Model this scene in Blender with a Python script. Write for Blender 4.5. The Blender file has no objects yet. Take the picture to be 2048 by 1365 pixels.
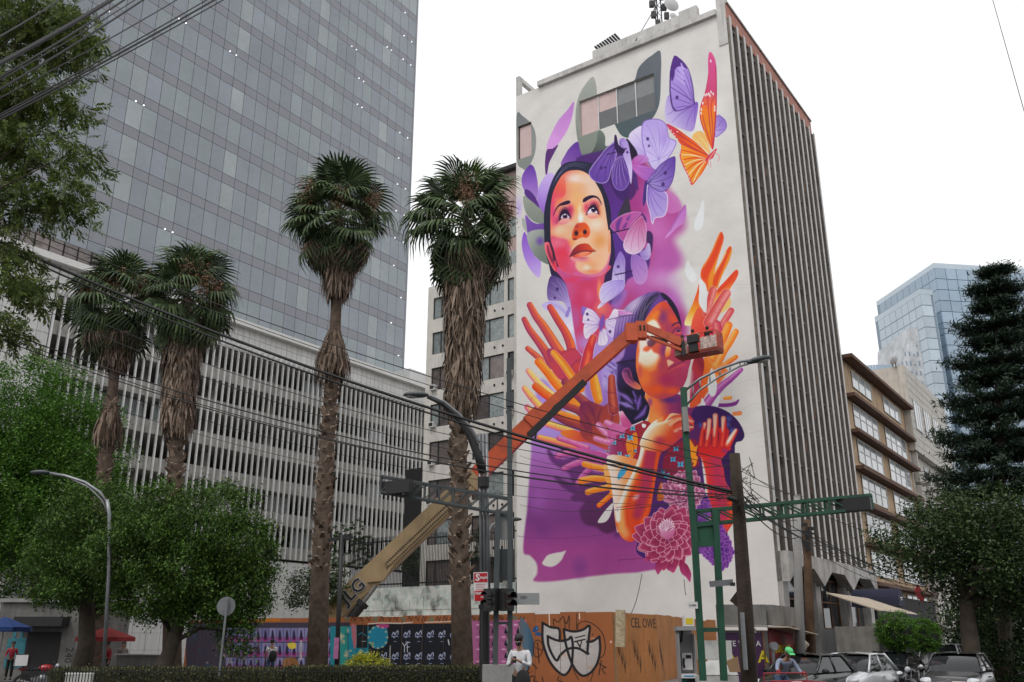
import bpy, bmesh, math, random
import numpy as np
from mathutils import Vector, Matrix
random.seed(7); RNG = np.random.default_rng(7)
S = bpy.context.scene
R = math.radians
# ---------------- camera ----------------
EYE = 1.85; PITCH = R(18.5); FPX = 1795.0
cam = bpy.data.objects.new('camera', bpy.data.cameras.new('camera'))
S.collection.objects.link(cam); S.camera = cam
cam.location = (0, 0, EYE); cam.rotation_euler = (R(90) + PITCH, 0, 0)
cam.data.sensor_width = 36; cam.data.lens = FPX / 2048 * 36
cam.data.clip_start = .1; cam.data.clip_end = 4000
# ---------------- overcast sky, soft sun ----------------
SUN_EL, SUN_AZ = R(58), R(215)
W = bpy.data.worlds.new('World'); S.world = W; W.use_nodes = True
nt = W.node_tree; nt.nodes.clear()
sky = nt.nodes.new('ShaderNodeTexSky'); sky.sky_type = 'NISHITA'; sky.sun_disc = False
sky.sun_elevation = SUN_EL; sky.sun_rotation = SUN_AZ; sky.air_density = 2; sky.dust_density = 6
hs = nt.nodes.new('ShaderNodeHueSaturation'); hs.inputs['Saturation'].default_value = .12; hs.inputs['Value'].default_value = .8
mx = nt.nodes.new('ShaderNodeMix'); mx.data_type = 'RGBA'; mx.inputs[0].default_value = .86
mx.inputs[7].default_value = (8.7, 8.75, 8.9, 1)
bgd = nt.nodes.new('ShaderNodeBackground'); bgd.inputs['Strength'].default_value = .12
wo = nt.nodes.new('ShaderNodeOutputWorld')
nt.links.new(sky.outputs[0], hs.inputs['Color']); nt.links.new(hs.outputs[0], mx.inputs[6])
nt.links.new(mx.outputs[2], bgd.inputs['Color']); nt.links.new(bgd.outputs[0], wo.inputs['Surface'])
sl = bpy.data.lights.new('sun', 'SUN'); sl.energy = .9; sl.angle = R(18); sl.color = (1, .97, .93)
so = bpy.data.objects.new('sun', sl); S.collection.objects.link(so)
sd = Vector((math.sin(SUN_AZ) * math.cos(SUN_EL), math.cos(SUN_AZ) * math.cos(SUN_EL), math.sin(SUN_EL)))
so.rotation_euler = sd.to_track_quat('Z', 'Y').to_euler(); so.location = (0, 0, 90)
S.view_settings.view_transform = 'Standard'; S.view_settings.look = 'None'
S.view_settings.exposure = .2; S.view_settings.gamma = 1; S.view_settings.use_curve_mapping = False
S.render.engine = 'CYCLES'
S.cycles.max_bounces = 5; S.cycles.diffuse_bounces = 3; S.cycles.glossy_bounces = 3; S.cycles.transparent_max_bounces = 8
S.cycles.caustics_reflective = False; S.cycles.caustics_refractive = False
# ---------------- helpers ----------------
CT, ST = math.cos(PITCH), math.sin(PITCH)
def ray(px, py):
    cx = (px - 1024) / FPX; cy = (682.5 - py) / FPX
    return Vector((cx, CT - cy * ST, ST + cy * CT))
def at(px, py, Y):
    d = ray(px, py); return Vector((0, 0, EYE)) + d * (Y / d.y)
def proj(x, y, z):
    z = z - EYE; dep = y * CT + z * ST
    return 1024 + FPX * x / dep, 682.5 - FPX * (z * CT - y * ST) / dep
class Frame:
    """a facade: origin o, local x along it at angle a (degrees), y into the building, z up"""
    def __init__(s, o, a):
        s.o = Vector((o[0], o[1], o[2] if len(o) > 2 else 0)); s.a = R(a)
        s.X = Vector((math.cos(s.a), math.sin(s.a), 0)); s.Y = Vector((-math.sin(s.a), math.cos(s.a), 0))
    def loc(s, px, py, yo=0):
        d = ray(px, py); C = Vector((0, 0, EYE)); p0 = s.o + s.Y * yo
        t = (p0 - C).dot(s.Y) / d.dot(s.Y); p = C + d * t - s.o
        return p.dot(s.X), p.z
    def w(s, x, y, z): return s.o + s.X * x + s.Y * y + Vector((0, 0, z))
def link(o): S.collection.objects.link(o); return o
def tag(o, label=None, cat=None, group=None, kind=None):
    if label: o['label'] = label
    if cat: o['category'] = cat
    if group: o['group'] = group
    if kind: o['kind'] = kind
    return o
def thing(name, label, cat, loc=(0, 0, 0), rz=0, group=None):
    o = link(bpy.data.objects.new(name, None)); o.location = loc; o.rotation_euler = (0, 0, rz)
    o.empty_display_size = .2
    return tag(o, label, cat, group)
class MB:
    def __init__(s): s.v = []; s.f = []; s.m = []; s.sm = False
    def add(s, vs, fs, mi=0):
        n = len(s.v); s.v += [tuple(v) for v in vs]; s.f += [tuple(i + n for i in f) for f in fs]; s.m += [mi] * len(fs); return s
    def box(s, x0, x1, y0, y1, z0, z1, mi=0, M=None):
        vs = [Vector(p) for p in ((x0,y0,z0),(x1,y0,z0),(x1,y1,z0),(x0,y1,z0),(x0,y0,z1),(x1,y0,z1),(x1,y1,z1),(x0,y1,z1))]
        if M is not None: vs = [M @ v for v in vs]
        return s.add(vs, [(0,3,2,1),(4,5,6,7),(0,1,5,4),(1,2,6,5),(2,3,7,6),(3,0,4,7)], mi)
    def beam(s, a, b, w, h, mi=0, up=(0, 0, 1)):
        a = Vector(a); b = Vector(b); d = b - a; L = d.length
        if L < 1e-6: return s
        d.normalize(); up = Vector(up)
        if abs(d.dot(up)) > .98: up = Vector((1, 0, 0))
        x = d.cross(up).normalized(); u = x.cross(d)
        M = Matrix((x, d, u)).transposed().to_4x4(); M.translation = a
        return s.box(-w/2, w/2, 0, L, -h/2, h/2, mi, M)
    def tube(s, pts, r, n=8, mi=0, cap=True):
        pts = [Vector(p) for p in pts]; rs = r if isinstance(r, (list, tuple)) else [r] * len(pts)
        base = len(s.v); prev = None
        for i, p in enumerate(pts):
            t = (pts[min(i+1, len(pts)-1)] - pts[max(i-1, 0)]).normalized()
            if prev is None: prev = t.orthogonal().normalized()
            x = (prev - t * prev.dot(t))
            x = x.normalized() if x.length > 1e-5 else t.orthogonal().normalized()
            prev = x; y = t.cross(x)
            for k in range(n):
                a = 2 * math.pi * k / n; s.v.append(tuple(p + (x * math.cos(a) + y * math.sin(a)) * rs[i]))
        for i in range(len(pts) - 1):
            for k in range(n):
                a = base + i*n + k; b = base + i*n + (k+1) % n
                s.f.append((a, b, b + n, a + n)); s.m.append(mi)
        if cap:
            s.f.append(tuple(base + k for k in range(n))[::-1]); s.m.append(mi)
            e = base + (len(pts)-1)*n; s.f.append(tuple(e + k for k in range(n))); s.m.append(mi)
        return s
    def ball(s, c, r, n=10, k=6, mi=0):
        r = r if isinstance(r, (list, tuple)) else (r, r, r); c = Vector(c); base = len(s.v)
        for i in range(1, k):
            ph = math.pi * i / k
            for j in range(n):
                a = 2*math.pi*j/n
                s.v.append((c.x + r[0]*math.sin(ph)*math.cos(a), c.y + r[1]*math.sin(ph)*math.sin(a), c.z + r[2]*math.cos(ph)))
        t = len(s.v); s.v += [(c.x, c.y, c.z + r[2]), (c.x, c.y, c.z - r[2])]
        for i in range(k-2):
            for j in range(n):
                a = base+i*n+j; b = base+i*n+(j+1) % n; s.f.append((a, a+n, b+n, b)); s.m.append(mi)
        for j in range(n):
            s.f.append((t, base+j, base+(j+1) % n)); s.m.append(mi)
            e = base+(k-2)*n; s.f.append((t+1, e+(j+1) % n, e+j)); s.m.append(mi)
        return s
    def prism(s, poly, y0, y1, mi=0, M=None):
        """polygon in xz extruded from y0 to y1"""
        n = len(poly); vs = [Vector((p[0], y0, p[1])) for p in poly] + [Vector((p[0], y1, p[1])) for p in poly]
        if M is not None: vs = [M @ v for v in vs]
        fs = [tuple(range(n)), tuple(range(2*n-1, n-1, -1))] + [(i, i+n, (i+1) % n+n, (i+1) % n) for i in range(n)]
        return s.add(vs, fs, mi)
    def mesh(s, name, mats, smooth=False):
        me = bpy.data.meshes.new(name); me.from_pydata(s.v, [], s.f)
        for m in (mats if isinstance(mats, (list, tuple)) else [mats]): me.materials.append(m)
        if any(s.m): me.polygons.foreach_set('material_index', s.m)
        if smooth: me.polygons.foreach_set('use_smooth', [True] * len(s.f))
        bm = bmesh.new(); bm.from_mesh(me); bmesh.ops.recalc_face_normals(bm, faces=bm.faces); bm.to_mesh(me); bm.free()
        me.update(); return me
def obj(name, mb, mats=None, parent=None, loc=(0, 0, 0), rot=(0, 0, 0), smooth=False, sc=None):
    me = mb.mesh(name, mats, smooth) if isinstance(mb, MB) else mb
    o = link(bpy.data.objects.new(name, me)); o.location = loc; o.rotation_euler = rot
    if sc is not None: o.scale = sc if isinstance(sc, (tuple, list)) else (sc, sc, sc)
    if parent is not None: o.parent = parent
    return o
def npmesh(name, V, F, mats, smooth=False, mi=None):
    """fast mesh: V (n,3), F (m,k)"""
    me = bpy.data.meshes.new(name); k = F.shape[1]
    me.vertices.add(len(V)); me.vertices.foreach_set('co', np.ascontiguousarray(V, np.float32).ravel())
    me.loops.add(F.size); me.loops.foreach_set('vertex_index', np.ascontiguousarray(F, np.int32).ravel())
    me.polygons.add(len(F)); me.polygons.foreach_set('loop_start', np.arange(0, F.size, k, dtype=np.int32))
    me.polygons.foreach_set('loop_total', np.full(len(F), k, np.int32))
    if mi is not None: me.polygons.foreach_set('material_index', mi.astype(np.int32))
    if smooth: me.polygons.foreach_set('use_smooth', np.ones(len(F), bool))
    for m in (mats if isinstance(mats, (list, tuple)) else [mats]): me.materials.append(m)
    me.update(); me.validate(); return me
def copy_tree(o, parent=None):
    c = link(o.copy()); c.parent = parent
    for ch in list(o.children): copy_tree(ch, c)
    return c
def s2l(c):
    c = np.asarray(c, float); return np.where(c <= .04045, c / 12.92, ((c + .055) / 1.055) ** 2.4)
def hx(h):
    h = h.lstrip('#'); return tuple(int(h[i:i+2], 16) / 255 for i in (0, 2, 4))
# ---------------- materials ----------------
_mc = {}
def mat(name, col, rough=.8, var=.18, vs=1.5, bump=.0, bs=12, metal=0, spec=.5, stain=0, streak=0, rnd=0, col2=None, island=0, ior=None, emit=0, trans=0, coat=0):
    """procedural material; colour is linear (r,g,b); var = brightness noise, stain = dark patches, streak = vertical runs"""
    if name in _mc: return _mc[name]
    m = bpy.data.materials.new(name); m.use_nodes = True; n = m.node_tree; b = n.nodes['Principled BSDF']; N = n.nodes.new; Lk = n.links.new
    b.inputs['Roughness'].default_value = rough; b.inputs['Metallic'].default_value = metal
    b.inputs['Specular IOR Level'].default_value = spec
    if ior: b.inputs['IOR'].default_value = ior
    if coat: b.inputs['Coat Weight'].default_value = coat; b.inputs['Coat Roughness'].default_value = .06
    geo = N('ShaderNodeNewGeometry'); pos = geo.outputs['Position']
    def noise(scale, det=4, vec=None):
        t = N('ShaderNodeTexNoise'); t.inputs['Scale'].default_value = scale; t.inputs['Detail'].default_value = det
        Lk(vec or pos, t.inputs['Vector']); return t.outputs['Fac']
    def mrange(src, a, c, f0=.3, f1=.7):
        r = N('ShaderNodeMapRange'); Lk(src, r.inputs[0]); r.inputs[1].default_value = f0; r.inputs[2].default_value = f1
        r.inputs[3].default_value = a; r.inputs[4].default_value = c; return r.outputs[0]
    def mul(a, c):
        r = N('ShaderNodeMath'); r.operation = 'MULTIPLY'; Lk(a, r.inputs[0])
        if isinstance(c, (int, float)): r.inputs[1].default_value = c
        else: Lk(c, r.inputs[1])
        return r.outputs[0]
    f = mrange(noise(vs), 1 - var, 1 + var)
    f = mul(f, mrange(noise(vs * 9.3), 1 - var * .5, 1 + var * .5))
    if stain: f = mul(f, mrange(noise(vs * .7 + .13, 8), 1, 1 - stain, .5, .68))
    if streak:
        mp = N('ShaderNodeMapping'); Lk(pos, mp.inputs[0]); mp.inputs['Scale'].default_value = (2.2, 2.2, .12)
        f = mul(f, mrange(noise(1.6, 6, mp.outputs[0]), 1, 1 - streak, .48, .72))
    if rnd:
        oi = N('ShaderNodeObjectInfo'); f = mul(f, mrange(oi.outputs['Random'], 1 - rnd, 1 + rnd, 0, 1))
    if island: f = mul(f, mrange(geo.outputs['Random Per Island'], 1 - island, 1 + island, 0, 1))
    base = N('ShaderNodeRGB'); base.outputs[0].default_value = (*col, 1); co = base.outputs[0]
    if col2:
        c2 = N('ShaderNodeMix'); c2.data_type = 'RGBA'; Lk(co, c2.inputs[6]); c2.inputs[7].default_value = (*col2, 1)
        Lk(geo.outputs['Random Per Island'] if island else mrange(noise(vs * 2.1), 0, 1), c2.inputs[0]); co = c2.outputs[2]
    vm = N('ShaderNodeVectorMath'); vm.operation = 'SCALE'; Lk(co, vm.inputs[0]); Lk(f, vm.inputs['Scale'])
    Lk(vm.outputs[0], b.inputs['Base Color'])
    if emit: Lk(vm.outputs[0], b.inputs['Emission Color']); b.inputs['Emission Strength'].default_value = emit
    if bump:
        bp = N('ShaderNodeBump'); bp.inputs['Strength'].default_value = bump; bp.inputs['Distance'].default_value = .05
        Lk(noise(bs, 6), bp.inputs['Height']); Lk(bp.outputs[0], b.inputs['Normal'])
    if trans:
        tl = N('ShaderNodeBsdfTranslucent'); Lk(vm.outputs[0], tl.inputs['Color']); ms = N('ShaderNodeMixShader')
        ms.inputs[0].default_value = trans; out = n.nodes['Material Output']
        Lk(b.outputs[0], ms.inputs[1]); Lk(tl.outputs[0], ms.inputs[2]); Lk(ms.outputs[0], out.inputs['Surface'])
    _mc[name] = m; return m
def imgmat(name, img, rough=.8, bump=.25, bs=3, k=1.0):
    m = bpy.data.materials.new(name); m.use_nodes = True; n = m.node_tree; b = n.nodes['Principled BSDF']; N = n.nodes.new; Lk = n.links.new
    t = N('ShaderNodeTexImage'); t.image = img; t.extension = 'EXTEND'; b.inputs['Roughness'].default_value = rough
    b.inputs['Specular IOR Level'].default_value = .3
    geo = N('ShaderNodeNewGeometry'); ns = N('ShaderNodeTexNoise'); ns.inputs['Scale'].default_value = .6; ns.inputs['Detail'].default_value = 8
    Lk(geo.outputs['Position'], ns.inputs['Vector'])
    mr = N('ShaderNodeMapRange'); Lk(ns.outputs[0], mr.inputs[0]); mr.inputs[1].default_value = .3; mr.inputs[2].default_value = .7; mr.inputs[3].default_value = .93*k; mr.inputs[4].default_value = 1.05*k
    vm = N('ShaderNodeVectorMath'); vm.operation = 'SCALE'; Lk(t.outputs[0], vm.inputs[0]); Lk(mr.outputs[0], vm.inputs['Scale'])
    Lk(vm.outputs[0], b.inputs['Base Color'])
    n2 = N('ShaderNodeTexNoise'); n2.inputs['Scale'].default_value = bs; n2.inputs['Detail'].default_value = 8; Lk(geo.outputs['Position'], n2.inputs['Vector'])
    bp = N('ShaderNodeBump'); bp.inputs['Strength'].default_value = bump; bp.inputs['Distance'].default_value = .06; Lk(n2.outputs[0], bp.inputs['Height']); Lk(bp.outputs[0], b.inputs['Normal'])
    return m
def text(body, size, parent, mat_, M, name='lettering', ext=.004, align='CENTER', font_bold=0):
    cu = bpy.data.curves.new('t', 'FONT'); cu.body = body; cu.size = size; cu.extrude = ext; cu.align_x = align; cu.align_y = 'CENTER'; cu.offset = font_bold
    cu.resolution_u = 2
    to = bpy.data.objects.new('t', cu); me = bpy.data.meshes.new_from_object(to); bpy.data.objects.remove(to)
    me.name = name; me.materials.clear(); me.materials.append(mat_)
    me.transform(M); return obj(name, me, None, parent)
# ---------------- wall painter: draws flat print (murals, posters, graffiti) into an image held in memory ----------------
class Painter:
    def __init__(s, W_, H_, PX, PY, base):
        s.W = W_; s.H = H_; s.PX = PX.astype(np.float32); s.PY = PY.astype(np.float32)
        s.img = np.empty((H_, W_, 3), np.float32); s.img[:] = hx(base); s.t = (0, 0, 1)
        s.res = np.hypot(np.diff(PX, axis=1).mean(), 0)
    def o(s, x, y, k=8): s.t = (x, y, k)
    def P(s, pts): x, y, k = s.t; return np.array([(x + p[0]/k, y + p[1]/k) for p in pts], np.float32)
    def box(s, lo, hi, pad):
        # rows/columns of texels that may lie in the box (photo coordinates)
        m = (s.PX > lo[0]-pad) & (s.PX < hi[0]+pad) & (s.PY > lo[1]-pad) & (s.PY < hi[1]+pad)
        r = np.where(m.any(1))[0]; c = np.where(m.any(0))[0]
        return None if len(r) == 0 else (slice(r[0], r[-1]+1), slice(c[0], c[-1]+1))
    def col(s, fill, X, Y):
        if isinstance(fill, str): return np.array(hx(fill), np.float32)
        p0, p1, stops = fill; (a, b) = s.P([p0, p1]); d = b - a
        t = np.clip(((X-a[0])*d[0] + (Y-a[1])*d[1]) / max(d.dot(d), 1e-6), 0, 1)
        xs = np.linspace(0, 1, len(stops)); cs = np.array([hx(c) for c in stops])
        return np.stack([np.interp(t, xs, cs[:, i]) for i in range(3)], -1)
    def put(s, sl, A, fill, alpha, clip):
        X = s.PX[sl]; Y = s.PY[sl]; A = A * alpha
        if clip is not None: A = A * clip[sl]
        s.img[sl] += (s.col(fill, X, Y) - s.img[sl]) * A[..., None]
    @staticmethod
    def smooth(p, n=5):
        q = []; N = len(p)
        for i in range(N):
            a, b, c, d = p[i-1], p[i], p[(i+1) % N], p[(i+2) % N]
            for j in range(n):
                t = j/n; q.append(.5*((2*b) + (c-a)*t + (2*a-5*b+4*c-d)*t*t + (-a+3*b-3*c+d)*t**3))
        return np.array(q)
    def shape(s, pts, fill, soft=.5, alpha=1, clip=None, sm=True, ret=False):
        p = s.P(pts)
        if sm: p = s.smooth(p, 4)
        sl = s.box(p.min(0), p.max(0), soft*2+2)
        if sl is None: return None
        X = s.PX[sl]; Y = s.PY[sl]; ins = np.zeros(X.shape, bool); D = np.full(X.shape, 1e9, np.float32)
        for i in range(len(p)):
            a = p[i-1]; b = p[i]; d = b - a; L = d.dot(d)
            if L < 1e-9: continue
            if a[1] != b[1]:
                c = ((a[1] > Y) != (b[1] > Y)) & (X < (b[0]-a[0])*(Y-a[1])/(b[1]-a[1]) + a[0]); ins ^= c
            t = np.clip(((X-a[0])*d[0]+(Y-a[1])*d[1])/L, 0, 1); D = np.minimum(D, (X-a[0]-t*d[0])**2 + (Y-a[1]-t*d[1])**2)
        D = np.sqrt(D); D = np.where(ins, D, -D); A = np.clip(.5 + D/(2*soft), 0, 1); A = A*A*(3-2*A)
        s.put(sl, A, fill, alpha, clip)
        if ret:
            full = np.zeros((s.H, s.W), np.float32); full[sl] = A
            if clip is not None: full *= clip
            return full
    def line(s, pts, w, fill, soft=.4, alpha=1, clip=None, sm=False, ret=False):
        """stroke with radius w (crop units) or list of radii"""
        p = s.P(pts); k = s.t[2]; ws = np.array(w if isinstance(w, (list, tuple)) else [w]*len(pts), float)/k
        if len(ws) != len(pts): ws = np.interp(np.linspace(0, 1, len(pts)), np.linspace(0, 1, len(ws)), ws)
        if sm and len(p) > 2:
            q = []; qw = []
            for i in range(len(p)-1):
                a = p[max(i-1, 0)]; b = p[i]; c = p[i+1]; d = p[min(i+2, len(p)-1)]
                for j in range(4):
                    t = j/4; q.append(.5*((2*b)+(c-a)*t+(2*a-5*b+4*c-d)*t*t+(-a+3*b-3*c+d)*t**3)); qw.append(ws[i]*(1-t)+ws[i+1]*t)
            q.append(p[-1]); qw.append(ws[-1]); p = np.array(q); ws = np.array(qw)
        sl = s.box(p.min(0), p.max(0), ws.max()+soft*2+1)
        if sl is None: return None
        X = s.PX[sl]; Y = s.PY[sl]; D = np.full(X.shape, 1e9, np.float32)
        for i in range(len(p)-1):
            a = p[i]; d = p[i+1]-a; L = max(d.dot(d), 1e-9)
            t = np.clip(((X-a[0])*d[0]+(Y-a[1])*d[1])/L, 0, 1)
            D = np.minimum(D, np.hypot(X-a[0]-t*d[0], Y-a[1]-t*d[1]) - (ws[i]+(ws[i+1]-ws[i])*t))
        A = np.clip(.5 - D/(2*soft), 0, 1); s.put(sl, A, fill, alpha, clip)
        if ret:
            full = np.zeros((s.H, s.W), np.float32); full[sl] = A; return full
    def blob(s, x, y, rx, ry, fill, alpha=1, clip=None, rot=0, hard=0):
        c = s.P([(x, y)])[0]; k = s.t[2]; rx /= k; ry /= k; m = max(rx, ry)*1.1
        sl = s.box(c-m, c+m, 0)
        if sl is None: return
        X = s.PX[sl]-c[0]; Y = s.PY[sl]-c[1]; a = R(rot)
        u = (X*math.cos(a)+Y*math.sin(a))/rx; v = (-X*math.sin(a)+Y*math.cos(a))/ry
        A = np.clip((1 - np.sqrt(u*u+v*v))/(1-hard), 0, 1); A = A*A*(3-2*A); s.put(sl, A, fill, alpha, clip)
    def limb(s, pts, w, dark, mid, light, off=(-.25, -.2), rim=None, creases=True):
        """a painted finger or arm: shaded stroke"""
        if rim: s.line(pts, [q+5 for q in w], rim, .8, .9, sm=True)
        m = s.line(pts, w, dark, .4, sm=True, ret=True)
        W0 = [q*.8 for q in w]; o1 = [(x+off[0]*w[0]*.6, y+off[1]*w[0]*.6) for x, y in pts]
        s.line(o1, W0, mid, max(1.2, w[0]/s.t[2]*.35), .95, m, True)
        o2 = [(x+off[0]*w[0]*1.6, y+off[1]*w[0]*1.6) for x, y in pts]
        s.line(o2, [q*.3 for q in w], light, max(1.2, w[0]/s.t[2]*.4), .9, m, True)
        if creases:
            for f in (.36, .68):
                i = f*(len(pts)-1); j = int(i); t = i-j; a = np.array(pts[j], float); b = np.array(pts[min(j+1, len(pts)-1)], float)
                c = a+(b-a)*t; d = (b-a)/max(np.linalg.norm(b-a), 1e-6); n = np.array((-d[1], d[0])); r = np.mean(w)*.8
                s.line([tuple(c-n*r*.8), tuple(c+d*r*.15), tuple(c+n*r*.8)], 3, dark, .8, .5, m)
        return m
    def wing(s, pts, hinge, c_in, c_out, vein, n=7, edge=None, spots=(), vw=2.2, va=.8):
        q = np.mean(pts, 0); far = tuple(2*np.array(q)-np.array(hinge))
        m = s.shape(pts, (hinge, far, [c_in, c_out]), .5, ret=True)
        if m is None: return
        L = len(pts)
        for i in range(n):
            k = (i+.5)/n*L; j = int(k); t = k-j; a = np.array(pts[j % L], float); b = np.array(pts[(j+1) % L], float); e = a+(b-a)*t
            h = np.array(hinge, float); md = h+(e-h)*.55+np.array((-(e-h)[1], (e-h)[0]))*.05
            s.line([hinge, tuple(md), tuple(h+(e-h)*.93)], [vw*.7, vw, vw*.5], vein, .5, va, m, True)
        for (x, y, r) in spots: s.blob(x, y, r, r*1.2, '#3f2768', .9, m, hard=.4)
        if edge: s.line(list(pts)+[pts[0]], 3, edge, .5, .85, sm=True)
        return m
    def leafp(s, base, tip, w, c0, c1, edge=None, ew=3, clip=None):
        b = np.array(base, float); t = np.array(tip, float); d = t-b; n = np.array((-d[1], d[0]))/max(np.linalg.norm(d), 1e-6)*w
        pts = [tuple(b), tuple(b+d*.3+n*.8), tuple(b+d*.6+n), tuple(b+d*.85+n*.5), tuple(t), tuple(b+d*.85-n*.5), tuple(b+d*.6-n), tuple(b+d*.3-n*.8)]
        m = s.shape(pts, (base, tip, [c0, c1]), .4, clip=clip, ret=True)
        if edge and m is not None:
            s.line(pts[1:]+[pts[0]], ew, edge, .4, .8, clip, True); s.line([base, tuple(b+d*.8)], ew*.6, c0, .6, .7, m)
    def image(s, name, k=1.0):
        lin = np.clip(s2l(np.clip(s.img, 0, 1))/k, 0, 1); e = np.where(lin <= .0031308, lin*12.92, 1.055*lin**(1/2.4)-.055)
        im = bpy.data.images.new(name, s.W, s.H); a = np.ones((s.H, s.W, 4), np.float32); a[..., :3] = e
        im.pixels.foreach_set(a.ravel()); im.update(); im.pack(); return im
def paint_mural(P):
    O = P.o; Sh = P.shape; L = P.line; B = P.blob; G = lambda a, b, *c: (a, b, list(c))
    # wall plaster blemishes
    rg = np.random.default_rng(3)
    O(1030, 100, 1)
    for i in range(26):
        x = rg.uniform(0, 500); y = rg.uniform(60, 1100); pts = [(x, y)]
        for k in range(5): pts.append((pts[-1][0]+rg.uniform(6, 22), pts[-1][1]-rg.uniform(-2, 7)))
        L(pts, .35, '#a9a5a0', .5, .55)
    for i in range(50): B(rg.uniform(0, 500), rg.uniform(0, 1120), rg.uniform(20, 60), rg.uniform(6, 20), rg.choice(['#dedcd8', '#bdb8b2', '#d6d2cc']), .25)
    # lower purple field
    O(0, 0, 1)
    Sh([(1068,862),(1120,850),(1240,850),(1320,900),(1340,1000),(1340,1120),(1290,1143),(1230,1148),(1170,1155),(1110,1163),(1068,1163),(1074,1148),(1073,1128),(1060,1112),(1047,1106),(1048,1070),(1054,1020),(1058,960),(1062,910)],
       G((1150,860),(1150,1160),'#ad86d6','#a565b4','#8d4a96','#79397f','#9b4288','#a34a8e'), 3)
    B(1085,1060,34,26,'#74357e',.75); B(1160,1135,25,34,'#73377f',.7); B(1230,1135,50,16,'#a0458b',.8); B(1075,1000,30,40,'#a05fb4',.5)
    # painted hand shadows
    O(1030, 850)
    for q in ([(540,430),(620,560),(760,640),(900,720)],[(660,850),(800,960),(960,1040)],[(560,140),(760,300),(800,400)]):
        L(q, [28,60,70], '#5b2b66', 3, .9, sm=True)
    Sh([(600,560),(760,560),(1040,500),(1200,560),(1250,760),(1560,800),(1580,1180),(1600,1400),(1640,1660),(1500,1740),(1400,1720),(1300,1640),(1130,1600),(1060,1500),(1030,1360),(1100,1240),(930,1220),(890,1160),(980,1090),(1010,1040),(900,900),(840,720)], G((900,700),(1500,1600),'#683374','#52264f'), 4)
    L([(1630,1760),(1740,1680),(1800,1590)], [40,55,40], '#5d2c6a', 5, .9)
    # lavender field between hands and portraits
    O(0, 0, 1)
    Sh([(1135,600),(1190,590),(1240,640),(1235,700),(1225,780),(1240,860),(1200,870),(1170,790),(1140,700)], G((1150,600),(1240,860),'#c3b4e6','#a986d0','#8c62b8'), 6)
    Sh([(1075,770),(1100,770),(1140,840),(1150,880),(1075,880)], '#a98cd8', 5)
    # magenta cloud right of the woman
    Sh([(1200,330),(1262,300),(1300,330),(1330,370),(1362,415),(1370,455),(1350,480),(1364,512),(1362,532),(1338,560),(1358,600),(1376,640),(1368,690),(1340,640),(1300,600),(1200,650),(1160,640),(1150,560),(1180,460)],
       G((1240,340),(1340,640),'#9a367e','#b04890','#bc66b0','#a83e88'), 13)
    B(1250,350,50,60,'#7c2c78',.8); B(1265,450,40,110,'#8f2f74',.7); B(1300,395,44,50,'#b85aa8',.5); B(1300,620,70,40,'#b03a78',.6)
    B(1310,460,48,60,'#c672b8',.85); B(1325,515,42,40,'#b55aa8',.85,hard=.2); B(1290,500,30,60,'#b0407e',.8); B(1240,600,60,46,'#b23a74',.75); B(1345,600,34,60,'#bb72c4',.7); B(1330,560,50,30,'#cda6d2',.6); B(1265,420,30,70,'#a83a86',.6)
    O(1220, 380)
    Sh([(1210,240),(1220,400),(1180,520),(1060,620),(960,720),(880,780),(960,640),(1060,460),(1130,340)], G((1200,260),(900,760),'#bb6fbe','#cf8fd0'), .8)
    L([(1200,250),(1060,470),(960,660)], [6,12,4], '#9a4fa0', 2, .8)
    Sh([(900,30),(1060,90),(1140,240),(1120,330),(960,380),(900,300)], '#c573b8', 2, .8)
    Sh([(600,660),(660,680),(690,760),(670,1000),(640,960),(600,860),(570,760)], '#452a5c', 1)
    # slate and olive leaves round the windows
    O(1030, 100, 4)
    Sh([(1158,5),(1100,40),(1040,85),(985,150),(955,245),(880,300),(800,420),(790,560),(820,640),(860,690),(920,700),(1010,640),(1080,570),(1130,500),(1160,400),(1168,200),(1170,80)], G((1100,60),(860,690),'#646a70','#565e66','#4b5a5e'), .5)
    Sh([(620,215),(560,280),(510,370),(487,480),(485,600),(500,720),(520,800),(545,880),(600,830),(650,740),(662,640),(660,480),(655,340),(645,260)], G((600,220),(560,880),'#9fa29c','#8e938c','#757e74'), .5)
    Sh([(545,880),(520,860),(600,830),(650,740),(665,645),(700,655),(722,700),(725,770),(790,760),(760,860),(640,905)], G((600,900),(690,660),'#3c4142','#6d7870'), 1)
    Sh([(12,520),(60,530),(120,580),(155,640),(168,720),(160,820),(130,900),(95,960),(60,950),(12,880)], G((60,520),(90,960),'#747879','#8b8f8d','#7f8580'), .5)
    Sh([(470,412),(468,470),(450,560),(415,650),(370,720),(335,765),(300,790),(255,800),(262,740),(300,650),(350,560),(420,480)], G((450,430),(270,800),'#bb7cc8','#d49ada'), .4)
    Sh([(255,800),(300,790),(345,760),(310,830),(275,900),(262,960),(250,1018),(240,960),(240,880)], '#5c3273', .4)
    Sh([(500,735),(440,780),(400,840),(365,920),(420,960),(540,940),(545,880),(520,800)], G((500,740),(380,920),'#5b3390','#8a5cb2'), .5)
    # petals left of the woman
    Sh([(128,918),(160,960),(180,1060),(182,1150),(160,1230),(110,1170),(70,1120),(52,1060),(60,1000),(90,950)], G((120,920),(130,1220),'#5f3798','#8e62bd','#a98bcc'), .5)
    O(1030, 320)
    B(60,760,90,260,'#b9a3dc',.8); 
    Sh([(545,205),(640,260),(600,400),(520,600),(470,860),(420,810),(360,700),(372,470),(450,300)], G((540,220),(450,800),'#c3abe2','#b393de','#9468c8'), .6)
    Sh([(130,585),(220,605),(330,690),(420,800),(470,900),(470,1025),(400,1025),(290,980),(190,880),(140,740)], G((200,600),(400,1000),'#959a90','#7d847c'), .5)
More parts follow.
